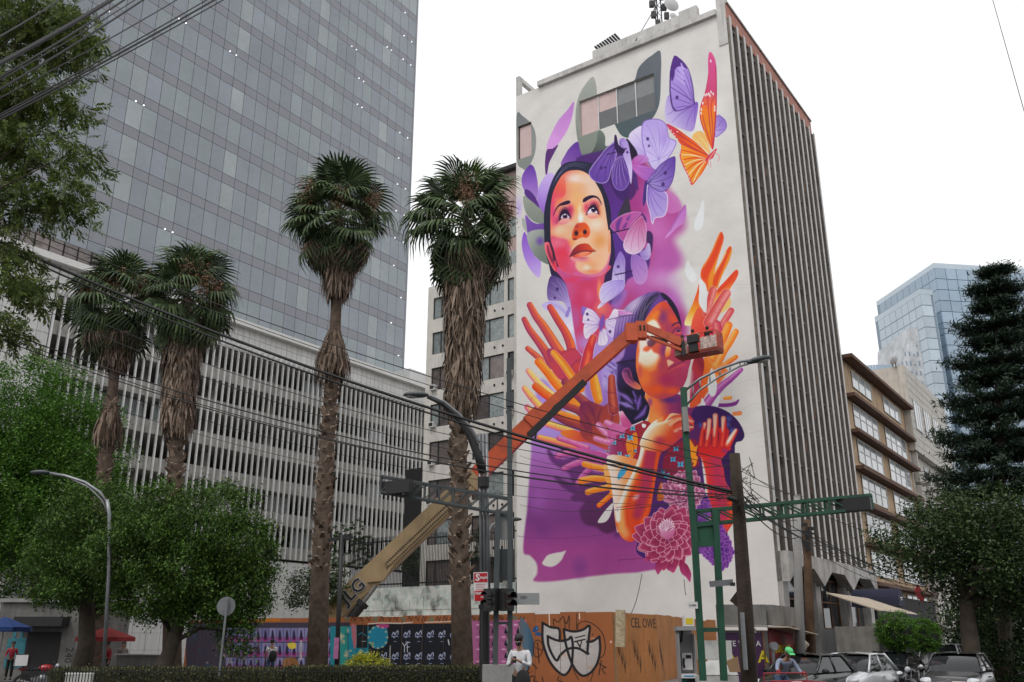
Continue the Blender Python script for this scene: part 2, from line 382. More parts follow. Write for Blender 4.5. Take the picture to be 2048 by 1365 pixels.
    Sh([(165,470),(240,500),(320,590),(370,700),(385,765),(300,690),(200,610),(150,540)], '#56307e', .5)
    Sh([(165,880),(260,980),(360,1025),(475,1025),(475,1180),(350,1170),(215,1200),(180,1050)], G((180,900),(470,1150),'#8258b6','#63408f'), .5)
    Sh([(110,940),(160,960),(190,1160),(120,1060)], '#a8aca4', 1)
    O(1030, 480)
    Sh([(140,-120),(105,60),(145,280),(225,450),(330,575),(392,597),(412,480),(410,340),(330,280),(240,120),(190,-60)], G((150,-80),(380,590),'#8a58c4','#a27ad2','#c2aae6'), .5)
    Sh([(190,-80),(280,-150),(480,-155),(490,0),(500,200),(540,385),(430,350),(310,250),(220,80)], G((200,0),(500,200),'#a2a6a2','#858c86','#6f7a72'), .5)
    B(400,20,110,110,'#6a42a6',.85)
    # dark purple behind the head
    O(0, 0, 1)
    Sh([(1150,325),(1190,305),(1235,300),(1262,330),(1258,380),(1255,430),(1270,480),(1290,500),(1300,520),(1290,545),(1255,560),(1240,600),(1215,600),(1205,500),(1200,400)], G((1200,330),(1260,580),'#4c2a6e','#5a2f86','#55308a','#4a2a70'), 3)
    Sh([(1215,340),(1262,330),(1275,370),(1262,400),(1235,395)], '#3c2060', 2, .8)
    Sh([(1255,395),(1262,425),(1262,450),(1235,452),(1238,425)], '#3a3244', 1)
    Sh([(1262,335),(1272,350),(1277,382),(1266,362)], '#4e2c74', .8)
    # hair of the woman
    O(1030, 320)
    Sh([(1250,75),(1130,35),(1000,22),(880,30),(790,60),(720,120),(650,220),(590,340),(540,480),(500,640),(470,800),(460,950),(465,1150),(478,1400),(545,1700),(580,1850),(640,1960),(760,2000),(1440,1990),(1530,1920),(1570,1750),(1600,1500),(1560,1200),(1540,1000),(1530,800),(1480,600),(1400,420),(1330,300)], G((500,100),(1500,1900),'#2b2b45','#232338','#34234e'), .5)
    for q in ([(740,150),(850,80),(1000,60),(1150,90)],[(700,230),(800,130),(960,90),(1120,130)],[(640,330),(720,210),(840,130)],[(600,420),(680,270),(760,180)]): L(q, [2,9,2], '#7d82a0', 1, .5, sm=True)
    # butterfly wing behind the neck
    O(1030, 480)
    P.wing([(575,580),(530,680),(510,830),(530,960),(620,975),(760,990),(860,1100),(900,1000),(870,800),(800,690),(690,600)], (880,1080), '#b7a2e0', '#4a3272', '#c4b4ea', 10, None, [(675,790,34),(635,930,26)])
    # neck
    nk = Sh([(690,430),(740,600),(810,700),(850,850),(885,1000),(915,1200),(940,1450),(960,1650),(1040,1800),(1150,1820),(1300,1650),(1420,1500),(1560,1150),(1480,1010),(1380,900),(1390,750),(1420,690),(1440,560),(1500,400)], G((860,900),(1420,900),'#c4508a','#cc3f68','#cc3f68','#d2506e'), .6, ret=True)
    B(900,640,220,90,'#d83a5c',.8,nk); B(1150,620,260,60,'#c4509a',.7,nk,-8); B(1350,800,60,260,'#f2985c',.9,nk); B(1380,1100,170,180,'#ee7c62',.8,nk); B(970,1250,130,300,'#b8589c',.8,nk); B(1180,900,110,180,'#d85c86',.6,nk); B(1120,1650,260,260,'#b98ad0',.9,nk); B(1000,980,120,200,'#c93462',.6,nk)
    L([(1140,1150),(1260,1240),(1420,1180)], [3,8,3], '#c03c6c', 2, .5, nk)
    # face of the woman
    O(1030, 320)
    fc = Sh([(960,165),(1060,175),(1180,240),(1290,370),(1390,560),(1440,760),(1475,1000),(1505,1200),(1530,1370),(1528,1500),(1500,1660),(1450,1780),(1370,1850),(1180,1880),(960,1850),(800,1800),(720,1740),(660,1600),(620,1440),(575,1300),(565,1100),(565,900),(575,700),(610,520),(680,360),(760,240),(850,180)],
            G((600,600),(1450,900),'#e66a5c','#f2aa80','#f5bb98','#f3b896'), .5, ret=True)
    B(960,300,240,150,'#f1d8d0',.95,fc); B(1150,330,220,170,'#efccba',.8,fc); B(960,420,260,110,'#f1b07a',.8,fc); B(1250,470,190,170,'#f0c9b4',.8,fc); B(1000,580,200,120,'#f6b070',.8,fc)
    f2 = Sh([(760,240),(800,330),(812,450),(800,560),(700,640),(600,700),(520,600),(600,420),(680,300)], G((640,600),(800,300),'#e8506a','#e45c50','#ec7a64'), 1.6, .95, fc, ret=True)
    B(600,800,70,260,'#dc3f78',.9,fc); B(700,640,120,70,'#f0805c',.7,fc); B(640,960,110,200,'#d8407c',.8,fc)
    B(1000,760,120,200,'#f3a45e',.8,fc); B(1050,930,70,150,'#fbf3f0',1,fc); B(1030,800,45,160,'#f8d8b8',.8,fc)
    B(880,800,110,150,'#bf2a5e',.95,fc); B(820,900,160,120,'#c83a66',.8,fc); B(1140,770,80,140,'#d83a62',.9,fc); B(1260,700,170,110,'#e05068',.9,fc); B(1330,820,90,170,'#f0803e',.8,fc)
    Sh([(560,1230),(700,1250),(850,1290),(890,1380),(880,1500),(900,1580),(960,1640),(970,1720),(1040,1800),(1180,1880),(960,1900),(700,1780),(600,1500)], G((600,1400),(980,1700),'#dc4c70','#d93a56','#d24a78'), 4, .95, fc)
    Sh([(960,1790),(1150,1830),(1350,1790),(1470,1660),(1520,1500),(1560,1560),(1480,1800),(1200,1900),(960,1900)], '#d0609a', 3, .85, fc)
    B(720,1120,190,130,'#f5c6a6',.95,fc,-15); B(880,1020,140,70,'#f4bfa6',.9,fc); B(1300,1030,190,150,'#f5d5c0',.95,fc); B(1230,920,130,50,'#f0a08c',.7,fc)
    B(1350,1300,190,200,'#f09c58',.9,fc); B(1480,1150,40,240,'#f2b48e',.7,fc); B(700,1320,220,140,'#e0708a',.8,fc); B(740,1480,170,120,'#dc3450',.7,fc); B(870,1430,90,150,'#dc70a0',.45,fc); B(930,1600,110,200,'#dd7498',.5,fc)
    B(900,1320,90,120,'#ee9058',.8,fc); B(1200,1680,230,170,'#f2a070',.9,fc); B(1150,1730,110,90,'#f7d9c6',.95,fc); B(1340,1560,130,150,'#f4b088',.9,fc); B(1240,1790,240,60,'#ea8458',.8,fc); B(1080,1610,190,45,'#cf6a88',.6,fc)
    # right ear rim, left ear
    Sh([(1500,1120),(1528,1180),(1530,1400),(1500,1500),(1480,1300)], G((1500,1120),(1500,1500),'#f4b090','#ee9060'), .6)
    O(1030, 480)
    er = Sh([(470,60),(500,35),(540,45),(580,110),(620,250),(670,400),(680,480),(640,505),(580,420),(520,280),(480,170)], G((480,50),(660,490),'#e8667a','#d83c54','#d84058'), .5, ret=True)
    L([(520,90),(540,200),(590,330),(620,380)], [10,22,8], '#7a2a4a', 1, .9, er, True); L([(480,60),(490,170),(560,360),(640,490)], 5, '#f29a9a', .7, .8, sm=True)
    Sh([(560,20),(600,130),(640,260),(640,330),(610,330),(590,200),(555,90)], '#3a2038', 1.4, .85)
    # eyes and brows
    O(1030, 320)
    Sh([(650,1020),(690,880),(740,790),(800,760),(860,790),(900,870),(890,950),(820,930),(740,955),(690,1000)], '#8a2858', 2.5, .6)
    Sh([(700,985),(715,870),(760,800),(820,795),(865,850),(890,935),(830,935),(770,935),(720,965)], '#2a1636', .8)
    Sh([(735,940),(750,890),(800,860),(850,890),(872,932),(800,930)], '#ddcbe0', .6); B(800,905,46,44,'#241430',1,hard=.6); B(795,880,22,9,'#ffffff',1,hard=.4)
    Sh([(690,1010),(760,945),(880,940),(840,1010),(740,1040)], G((780,950),(780,1040),'#f3b4a8','#e0708a'), 1.5, .8)
    Sh([(1130,890),(1160,790),(1210,720),(1280,690),(1340,760),(1360,880),(1300,850),(1180,865)], '#8a2848', 2.5, .6)
    Sh([(1140,885),(1170,790),(1220,730),(1280,725),(1325,790),(1345,878),(1300,852),(1240,848),(1180,862)], '#2a1636', .8)
    Sh([(1160,865),(1180,810),(1230,775),(1290,800),(1320,852),(1250,845)], '#e3d6e4', .6); B(1258,800,48,48,'#221230',1,hard=.6); B(1250,775,26,10,'#ffffff',1,hard=.4)
    Sh([(1145,885),(1250,852),(1340,880),(1290,930),(1200,930)], G((1240,855),(1240,930),'#f5c0ae','#e47a74'), 1.5, .8)
    for i in range(9):
        t = i/8; L([(705+t*150,850-70*math.sin(t*2.6)),(665+t*175,800-75*math.sin(t*2.6))], [4,1], '#2a1636', .4, .8)
        L([(1165+t*165,775-60*math.sin(t*2.9)),(1130+t*240,730-70*math.sin(t*2.9))], [4,1], '#2a1636', .4, .8)
    Sh([(605,900),(640,800),(690,725),(760,680),(850,650),(888,672),(860,705),(790,725),(715,740),(660,800),(620,880)], '#2c1a38', .6)
    Sh([(1082,665),(1100,615),(1180,575),(1260,568),(1330,600),(1375,670),(1388,720),(1330,630),(1260,605),(1180,635),(1130,668),(1095,680)], '#2a1a38', .6)
    # nose
    ns = Sh([(985,1025),(1040,1010),(1110,1005),(1160,1040),(1195,1110),(1195,1190),(1150,1245),(1080,1240),(1020,1260),(985,1280),(925,1285),(912,1190),(935,1110)], G((960,1050),(1180,1250),'#d24a34','#e05a26','#dc5030'), 1.6, ret=True)
    B(980,1060,60,60,'#b83c3c',.8,ns); B(1060,1180,60,60,'#ee8040',.7,ns); B(980,1175,46,62,'#2c1628',1,hard=.3); B(1118,1155,46,56,'#2c1628',1,hard=.3); B(960,1270,60,30,'#6a2038',.8,ns); B(1170,1120,22,50,'#f09a5a',.6,ns)
    # lips
    O(1030, 480)
    B(1060,290,190,40,'#c2447c',.8,fc)
    Sh([(915,275),(1000,215),(1100,185),(1230,188),(1215,220),(1130,262),(1030,280)], G((950,260),(1200,200),'#d8483c','#ee8a66','#e0603c'), .7)
    Sh([(870,272),(910,180),(960,120),(1010,80),(1080,60),(1140,58),(1190,80),(1240,140),(1295,182),(1230,190),(1110,180),(1000,210),(940,250)], G((940,200),(1200,90),'#8a2838','#b8302c','#d4502c'), .7)
    L([(872,272),(940,238),(1010,205),(1110,180),(1230,185),(1290,182)], [3,9,9,7,8,3], '#4a1c38', .8, .9, sm=True); L([(1120,215),(1180,200)], 7, '#f4c0a0', 1.2, .8)
    # ---- butterflies ----
    O(1030, 100, 4)
    B(1500,560,260,420,'#e6e4e4',.75); B(1290,330,170,330,'#d8d4de',.5)
    P.wing([(1630,520),(1680,560),(1692,620),(1650,670),(1600,690),(1600,560)], (1590,640), '#b9a4dc', '#8c6cc4', '#6a48a4', 4, '#7a58b0')
    P.wing([(1235,360),(1205,430),(1200,540),(1230,585),(1330,630),(1420,650),(1450,560),(1465,420),(1400,440),(1300,470)], (1455,430), '#8560be', '#cdc4e6', '#6a46a6', 8)
    m = P.wing([(1275,48),(1330,80),(1385,150),(1418,260),(1432,380),(1425,440),(1290,490),(1255,440),(1240,330),(1244,160)], (1440,450), '#9a7cce', '#b49ae0', '#50307e', 10, '#4c2c76', [(1297,380,17)])
    Sh([(1275,48),(1330,80),(1380,150),(1330,130),(1285,150),(1275,210),(1255,250),(1244,160)], '#4f2b7c', 1.2, .95, m)
    for i in range(4): L([(1330-i*14,110+i*36),(1345+i*4,150+i*40)], [6,9], '#bba6e4', .7, .9, m)
    L([(1250,300),(1330,350),(1410,400)], 3, '#50307e', .6, .8, m); L([(1245,170),(1240,330),(1258,450),(1290,488)], 5, '#3f2468', .6, .8)
    # pale violet wings
    P.wing([(910,690),(950,640),(1020,608),(1030,700),(1045,800),(1040,845),(980,835),(930,775)], (1060,850), '#b9a2e0', '#ddd4f0', '#a58cd4', 5)
    P.wing([(1020,590),(1060,560),(1150,556),(1210,600),(1230,700),(1290,740),(1230,860),(1130,960),(1070,900),(1040,820),(1015,700)], (1150,880), '#c9bbec', '#b6a0e2', '#9076c4', 9, '#7a54b4', [(1062,712,16),(1072,768,12)])
    B(1190,700,60,120,'#a584d4',.6)
    # dark gap and violet folded butterfly
    Sh([(890,710),(940,760),(980,830),(960,900),(925,920),(905,820)], '#241c34', 1)
    P.wing([(930,905),(955,860),(1010,838),(1060,855),(1068,885),(1010,915),(950,935)], (940,935), '#c050a8', '#b98ad0', '#8a4aa0', 4)
    P.wing([(930,930),(1030,925),(1110,960),(1130,1000),(1060,1045),(985,1005)], (930,930), '#cf72c4', '#8a58b4', '#9a50a8', 5)
    P.wing([(805,735),(740,780),(665,870),(600,960),(598,1010),(640,1052),(705,1066),(745,1040),(770,960),(810,850)], (810,740), '#8560b8', '#5a3896', '#2e1c58', 9, '#b9a6de', [(690,945,16),(720,940,12)])
    P.wing([(795,890),(850,850),(905,890),(925,980),(912,1060),(875,1115),(830,1122),(790,1085),(775,1000)], (850,800), '#4c2c80', '#7450aa', '#b49ed8', 9, '#9a80c8')
    P.wing([(830,730),(870,706),(905,745),(922,830),(938,940),(928,1075),(905,960),(870,860)], (840,740), '#a88cd4', '#d0c0ea', '#5a3a90', 4, None, [(898,820,12)])
    Sh([(795,690),(812,688),(830,760),(880,800),(850,840),(800,790)], '#33204c', .7); L([(735,838),(820,815),(893,788)], 3.5, '#2a1838', .5)
    # violet butterfly lower right with white-edged hind wing
    Sh([(1040,1050),(1065,1080),(1055,1180),(1030,1250),(1022,1200)], '#46307c', .8)
    P.wing([(1060,1080),(1120,1115),(1205,1140),(1222,1200),(1210,1300),(1180,1335),(1120,1345),(1100,1392),(1080,1300),(1055,1200)], (1065,1085), '#9c80cc', '#b9a6e2', '#6a4aa8', 8, '#e8e2f4')
    P.wing([(1277,852),(1280,950),(1255,1060),(1200,1128),(1130,1122),(1058,1062),(1110,985),(1180,905)], (1062,1068), '#a592d2', '#6240a0', '#3c2468', 8, '#55348a', [(1203,985,18),(1185,1075,19)])
    # orange butterfly
    m = P.wing([(1418,705),(1440,662),(1490,650),(1530,700),(1560,830),(1480,760)], (1570,840), '#f4cf8c', '#eeb060', '#d88a3c', 5)
    m = Sh([(1558,15),(1590,48),(1610,120),(1616,300),(1613,500),(1602,650),(1586,795),(1550,745),(1508,640),(1480,545),(1484,450),(1520,340),(1545,200),(1545,80)], G((1570,10),(1560,800),'#d8558e','#d24f88','#cc4a78','#ee7a24','#f08a24','#e86a1c'), .5, ret=True)
    for q in ([(1583,790),(1560,600),(1545,430),(1535,330)],[(1583,790),(1580,600),(1570,450),(1590,380)],[(1583,790),(1530,640),(1500,520)],[(1583,790),(1600,620),(1605,480)],[(1545,430),(1500,440)]): L(q, [2,5,3], '#c02e4e', .6, .8, m, True)
    L([(1610,130),(1614,300),(1610,500),(1600,650),(1586,790)], 7, '#b52a58', .8, .8, m, True); L([(1545,210),(1518,345),(1486,455),(1482,545),(1510,640)], 6, '#c02f5c', .8, .9, m, True)
    for x, y in ((1566,82),(1568,330),(1550,345),(1585,345),(1535,350),(1598,450),(1598,475),(1490,470),(1488,500),(1520,355),(1560,358),(1502,420)): L([(x,y),(x+2,y+13)], 5, '#f4e6ea', .5)
    m = Sh([(1212,590),(1290,626),(1365,680),(1455,745),(1555,850),(1500,835),(1400,805),(1335,765),(1290,705),(1245,650)], G((1220,600),(1540,840),'#c8386a','#d6482e','#e8641e','#ea7426'), .5, ret=True)
    for q in ([(1545,845),(1450,765),(1330,690),(1260,640)],[(1545,845),(1420,790),(1340,750)],[(1545,845),(1400,770),(1310,715)]): L(q, [2,4,2], '#a82848', .6, .8, m, True)
    for x, y in ((1300,655),(1270,670),(1280,690),(1300,715),(1250,645)): B(x,y,9,7,'#f0dce4',.9,m,hard=.4)
    m = Sh([(1335,762),(1400,790),(1480,820),(1550,860),(1545,900),(1495,990),(1470,1020),(1415,1082),(1385,1010),(1345,930),(1318,855),(1328,800)], G((1540,870),(1340,960),'#e8641c','#ee8a28','#f09c30'), .5, ret=True)
    for i in range(8):
        t = i/7; e = (1325+t*95, 800+t*275); L([(1540,872),((1540+e[0])/2-8,(872+e[1])/2-12),e], [3,5,4], '#f6e0b8' if i % 2 else '#d4441e', .6, .85, m, True)
    L([(1325,800),(1318,860),(1348,935),(1385,1012),(1415,1080)], 9, '#c8406c', 1, .85, m, True)
    for i in range(9): t = i/8; B(1326+t*80, 830+t*230, 6, 5, '#f4dce4', .9, m, hard=.3)
    L([(1415,1080),(1480,1010),(1545,900)], 6, '#d83a20', .8, .9, m, True)
    L([(1535,880),(1570,850),(1610,795)], [12,20,6], '#c8364e', .6); L([(1545,885),(1600,810)], 3, '#f0b4a8', .5); L([(1600,820),(1635,850),(1625,892)], 1.6, '#d8505c', .3, sm=True); L([(1565,890),(1568,940)], 1.6, '#d8505c', .3); L([(1545,890),(1548,925)], 1.6, '#d8505c', .3)
    # pink butterfly
    O(1220, 380)
    m = P.wing([(500,368),(430,352),(330,360),(200,400),(80,480),(3,580),(60,650),(120,700),(170,780),(228,825),(265,750),(315,655),(310,600),(400,480)], (500,375), '#c060a8', '#a84890', '#7a2f78', 5, '#d8b8d8')
    for q in ([(180,460),(130,540),(120,650)],[(320,420),(280,470)],[(265,530),(225,600)]): L(q, [16,34,20] if len(q) == 3 else [10,20], '#5b3384', 2, .9, m, True)
    P.wing([(505,425),(550,480),(578,600),(575,800),(540,920),(470,1000),(370,1032),(270,1000),(218,920),(222,830),(270,720),(310,640),(400,520)], (505,420), '#b85490', '#e0d0e4', '#b24a84', 9, '#ece2f0', vw=4)
    L([(10,690),(150,660),(300,625)], 9, '#2a1838', .7)
    L([(510,380),(560,460),(580,520)], [12,20,6], '#4c2c72', 1, .9, sm=True)
    P.wing([(470,1010),(560,950),(605,850),(645,900),(650,1050),(590,1130),(520,1090)], (400,1060), '#8a64bc', '#d4cdec', '#7452ac', 6)
    P.wing([(350,1040),(450,1050),(560,1130),(600,1250),(592,1400),(540,1490),(470,1510),(410,1470),(365,1350),(335,1200)], (350,1040), '#9a6cc0', '#c690cc', '#7a4ea8', 7, '#b9a0d8')
    P.wing([(160,985),(220,1050),(245,1150),(240,1300),(235,1480),(180,1560),(40,1540),(30,1450),(50,1250),(100,1100)], (190,1560), '#dcd4f0', '#8c6cc4', '#6844a4', 7, None, [(130,1230,30)])
    L([(80,1360),(230,1330),(350,1300)], 9, '#33204a', .7)
    O(1030, 480)
    Sh([(1480,985),(1400,1060),(1325,1102),(1335,1050),(1400,985)], G((1480,985),(1330,1100),'#a88ed8','#e8e4f4'), .6)
    P.wing([(1420,700),(1550,650),(1700,632),(1750,660),(1740,780),(1640,880),(1500,975),(1390,1002),(1350,900),(1368,780)], (1730,650), '#a890dc', '#d2c8ee', '#8c74c4', 9, '#e6e0f4')
    Sh([(1540,980),(1720,800),(1800,860),(1700,1060),(1600,1100)], '#9a74c8', 5, .7)
    # lavender wing left of the neck and pale field
    O(1030, 590)
    Sh([(430,190),(520,110),(650,98),(760,160),(870,260),(905,330),(950,600),(1000,860),(1060,960),(950,860),(860,560),(700,380)], G((500,120),(960,860),'#bdb0e6','#cfc8ee','#e0dcf0','#a994da'), 1)
    for q in ([(520,120),(700,180),(840,300)],[(600,170),(740,240),(830,340)]): L(q, 6, '#9278c8', 1, .6, sm=True)
    L([(870,210),(830,330)], [20,30], '#8a70c8', 1.5, .8)
    # white butterfly
    P.wing([(1130,460),(1330,478),(1310,560),(1250,620),(1150,705),(1108,660),(1095,560)], (1340,480), '#d6c2e8', '#e6e0f2', '#8a66b8', 5)
    P.wing([(1068,190),(1140,205),(1230,240),(1310,310),(1370,420),(1330,472),(1100,460),(1082,400),(1090,300)], (1370,450), '#d8c8ea', '#e4dcf0', '#8058b4', 6, '#9068c4', [(1155,310,30),(1170,400,22)])
    Sh([(1068,190),(1150,206),(1120,260),(1095,330),(1060,300)], '#8460bc', 1.2, .9)
    P.wing([(1445,410),(1540,370),(1620,420),(1605,550),(1565,680),(1500,640),(1450,540)], (1430,430), '#dccbe8', '#cdbce4', '#7a52b0', 6, None, [(1520,590,30)])
    P.wing([(1360,580),(1440,550),(1482,700),(1462,790),(1390,812),(1328,780)], (1390,540), '#dccde9', '#e2dcf0', '#9a7ac8', 5)
    L([(1410,350),(1390,450),(1370,560)], [22,46,20], '#7c50b0', 2.5)
    # ---- girl: hair ----
    O(1220, 570)
    hr = Sh([(700,105),(560,150),(420,220),(300,310),(200,420),(120,540),(80,680),(55,850),(50,1000),(20,1200),(10,1400),(100,1600),(120,1950),(180,2050),(240,2160),(340,2240),(480,2210),(590,2140),(640,1960),(600,1850),(560,1700),(560,800),(850,270),(950,330),(1040,480),(1135,690),(1148,650),(1110,470),(1050,330),(950,200),(840,125)],
            G((150,500),(800,1100),'#9478b8','#6a4496','#3c2860','#221d36'), .6, ret=True)
    B(420,330,330,170,'#cdbfdc',.95,hr,-35); B(250,560,150,200,'#8e68b4',.7,hr); B(150,900,120,260,'#5c3a8a',.8,hr)
    L([(620,130),(480,430),(360,760),(330,1100)], [20,80,120,100], '#4a2f72', 6, .75, hr, True); L([(760,150),(600,300),(500,520),(420,760)], [30,70,80,60], '#2a2440', 4, .85, hr, True)
    L([(840,150),(960,280),(1050,440),(1110,600)], [30,50,40,20], '#1f1c2c', 2, .9, hr, True)
    for i in range(26):
        t = i/25; x0 = 660-t*380; y0 = 130+t*210; L([(x0,y0),(x0-110-60*t,y0+240),(x0-190-60*t+40,y0+560)], [1,4,1], ['#e6dcee','#4c3470','#b49cce'][i % 3], .7, .45, hr, True)
    for i in range(12):
        t = i/11; L([(780-t*60,170+t*30),(620-t*50,330+t*40),(500-t*60,600)], [1,4,1], '#9d90b8' if i % 2 else '#17141f', .7, .5, hr, True)
    B(60,1120,150,260,'#9a7ccc',.7,hr); L([(250,900),(180,1130),(60,1230),(10,1180)], [6,40,34,8], '#b48cd0', 2, .8, hr, True); L([(60,1260),(400,1205)], 16, '#221a30', 1, .85, hr); B(250,1280,130,50,'#2b2140',.9,hr)
    # lavender folds left of the braid
    Sh([(0,1180),(110,1260),(110,1600),(170,1830),(120,1990),(20,1900),(-30,1700),(-120,1650),(-110,1300)], G((-60,1200),(100,1900),'#9c84d0','#b8a6e0','#6a4aa4'), 3, .9)
    for q in ([(-100,1250),(0,1330),(60,1480)],[(-60,1200),(60,1300),(100,1450)],[(-90,1450),(20,1600),(110,1700)]): L(q, [4,26,6], '#5a3c98', 2.5, .7, sm=True); L([(q[0][0]+20,q[0][1]+40),(q[1][0]+24,q[1][1]+36)], [3,10], '#e4dcf4', 1.5, .8)
    # braid
    O(1220, 720)
    for q, c in (([(120,520),(260,600),(360,700)],'#7d5ab6'),([(140,680),(260,720),(380,780)],'#8f74c8'),([(370,500),(390,600),(420,700)],'#6c48a8'),([(490,580),(460,700),(440,800)],'#6c48a8'),([(580,740),(520,860),(400,950)],'#6f4cae'),([(200,900),(260,980),(330,1030)],'#5a3c90')):
        L(q, [8,40,10], c, 2.5, .9, sm=True); L(q, [2,8,2], '#b8a0e0', 1.2, .5, sm=True)
    L([(120,800),(300,770),(420,770)], 6, '#2c2244', 1, .8); Sh([(230,450),(350,520),(400,640),(330,600),(250,530)], '#1e1a2c', 1.6)
    # neck of the girl
    nk = Sh([(560,560),(640,760),(610,950),(640,1060),(760,1010),(880,960),(960,870),(1200,880),(1390,910),(1400,740),(1250,760),(1120,560),(900,560)], G((620,900),(1150,760),'#f0924c','#e8703c','#9a3460','#7a2c66'), 1, ret=True)
    B(960,640,240,90,'#4c2a72',.9,nk); B(740,930,120,160,'#f2924a',.8,nk); B(1180,780,160,90,'#7c2858',.8,nk); B(640,680,70,110,'#8a3a86',.8,nk)
    # face of the girl
    O(1220, 570)
    gf = Sh([(870,262),(760,310),(640,440),(560,570),(500,720),(450,900),(420,1080),(415,1300),(440,1450),(490,1600),(560,1720),(650,1790),(800,1830),(950,1800),(1080,1740),(1160,1650),(1230,1500),(1260,1350),(1300,1200),(1300,1050),(1220,950),(1165,850),(1145,690),(1090,570),(1030,450),(950,330)],
            G((450,1000),(1200,1100),'#e8703c','#d85a3c','#b83e50','#a8365c'), .6, ret=True)
    B(880,320,110,130,'#d8482c',.9,gf); B(850,520,130,210,'#84366e',.95,gf); B(1020,560,110,180,'#d8502c',.9,gf,-30); B(930,700,120,200,'#a03a5e',.8,gf)
    B(640,560,120,150,'#c04a6a',.8,gf); L([(760,450),(660,560),(600,660)], [30,70,40], '#f08428', 5, .9, gf, True)
    m = Sh([(680,560),(740,580),(780,640),(800,700),(700,740),(560,760),(500,820),(540,690),(600,610)], '#f2e6d0', 3.5, .97, gf, ret=True)
    Sh([(470,900),(530,760),(700,740),(700,860),(620,960),(540,1010),(520,1080),(480,1100)], '#efe2d6', 3, .95, gf)
    B(590,860,60,70,'#c89a9c',.6,gf); 
    Sh([(470,1100),(520,1060),(600,1070),(660,1030),(700,1080),(800,1130),(780,1220),(720,1330),(640,1380),(540,1330),(455,1260)], G((560,1040),(620,1400),'#f6eee2','#f3e0c8','#f0a868'), 3, .97, gf)
    L([(455,1290),(600,1360),(740,1300),(810,1140)], [30,40,40,20], '#ee8238', 5, .8, gf, True)
    B(860,1050,110,240,'#7b3070',.9,gf,8); B(820,1300,100,160,'#a83a58',.8,gf); B(560,1500,150,180,'#ee7a34',.95,gf); B(740,1680,240,130,'#e4561f',.95,gf); B(1000,1700,220,110,'#e8582a',.9,gf); B(900,1510,200,150,'#a82a5c',.9,gf); B(480,1380,60,200,'#c04a58',.6,gf)
    Sh([(880,1100),(900,1000),(960,860),(975,1000),(960,1120),(900,1160)], G((900,900),(930,1150),'#efe4e0','#f0b070','#e8762c'), 1.5, .95, gf)
    Sh([(918,1200),(1020,1240),(960,1290),(930,1305)], '#ecc69e', 1.5, .9, gf); B(1200,1300,130,200,'#b8406a',.8,gf)
    Sh([(915,1375),(960,1320),(1060,1260),(1190,1215),(1195,1245),(1080,1290),(980,1340)], '#8c2f52', 1.2, .95, gf); Sh([(940,1370),(1060,1300),(1190,1250),(1180,1290),(1050,1340)], '#c8485a', 1.5, .9, gf)
    Sh([(985,672),(1000,630),(1060,600),(1115,592),(1125,620),(1060,625),(1010,660)], '#4f2650', 1.2, .95, gf); L([(990,800),(1020,730),(1080,690),(1140,710)], [6,12,12,8], '#6a2a52', 1.5, .9, gf, True)
    B(1090,735,80,46,'#8a4a7c',.8,gf); B(1095,740,40,34,'#3c2252',.95,gf,hard=.3); B(1100,770,80,20,'#e8764a',.8,gf)
    L([(690,730),(760,712),(830,730)], [8,18,8], '#8c4438', 2, .9, gf, True); Sh([(600,900),(700,860),(800,880),(820,910),(740,930),(680,990),(610,980)], '#5c3450', 2.5, .85, gf); B(790,910,70,30,'#a03c50',.7,gf)
    # ear
    O(1220, 720)
    er = Sh([(188,225),(210,160),(260,128),(315,145),(345,220),(375,320),(440,370),(490,420),(495,465),(430,475),(330,430),(240,350)], G((200,180),(480,460),'#8e4480','#a0486c','#e07a40'), .6, ret=True)
    L([(240,180),(290,180),(310,260),(380,350)], [16,26,20,8], '#4a2450', 2, .9, er, True); L([(200,220),(250,340),(360,430),(480,470)], 7, '#c878a0', 1.2, .7, sm=True)
    # ---- fire hands, right ----
    O(1350, 440, 5.25)
    B(400,700,330,560,'#e4e2e2',.6)
    Sh([(252,672),(232,750),(190,870),(150,960),(105,1060),(110,1110),(200,1100),(240,1000),(275,920),(258,800)], G((250,680),(130,1090),'#dc4a28','#e4602a','#f0a030','#f2dc9c'), .6)
    hd = '#dc4426'; hm = '#e85a26'; ho = '#f29030'
    a = Sh([(480,125),(512,170),(505,240),(470,350),(440,450),(412,560),(395,700),(345,755),(325,680),(270,600),(285,500),(330,430),(390,320),(430,220)], hm, .5, ret=True)
    L([(478,135),(430,225),(385,325),(330,435),(290,500)], 10, '#f0a44c', 1.5, .9, a, True); L([(490,260),(430,470),(385,600),(370,720)], [8,26,30,20], '#f0922c', 2, .9, a, True); L([(490,150),(440,330),(340,520),(310,600)], [16,30,40,30], hd, 3, .9, a, True)
    b = Sh([(578,275),(600,320),(572,430),(520,535),(475,640),(445,720),(395,690),(410,560),(480,450),(530,340)], ho, .5, ret=True)
    L([(580,290),(520,420),(440,600),(420,680)], [14,24,30,24], hd, 2, .9, b, True); L([(535,345),(480,450),(415,560)], 7, '#f3c080', 1.2, .9, b, True)
    c = Sh([(640,525),(667,560),(640,630),(595,700),(560,780),(590,860),(560,930),(440,1000),(340,980),(400,850),(440,740),(540,630)], G((500,700),(580,860),'#e0502a','#f0a040','#f4c070'), .5, ret=True)
    L([(650,545),(560,640),(460,750)], [14,20,16], hd, 1.5, .9, c, True)
    Sh([(245,920),(320,970),(420,980),(460,1150),(450,1320),(200,1330),(170,1110)], G((200,1000),(450,1200),'#e05c40','#d8483c','#c83a58'), 1)
    P.limb([(400,740),(365,870),(325,985)], [38,36,30], '#c8404a', '#d85a50', '#eaa0a0', (.3,-.2), '#e8a890')
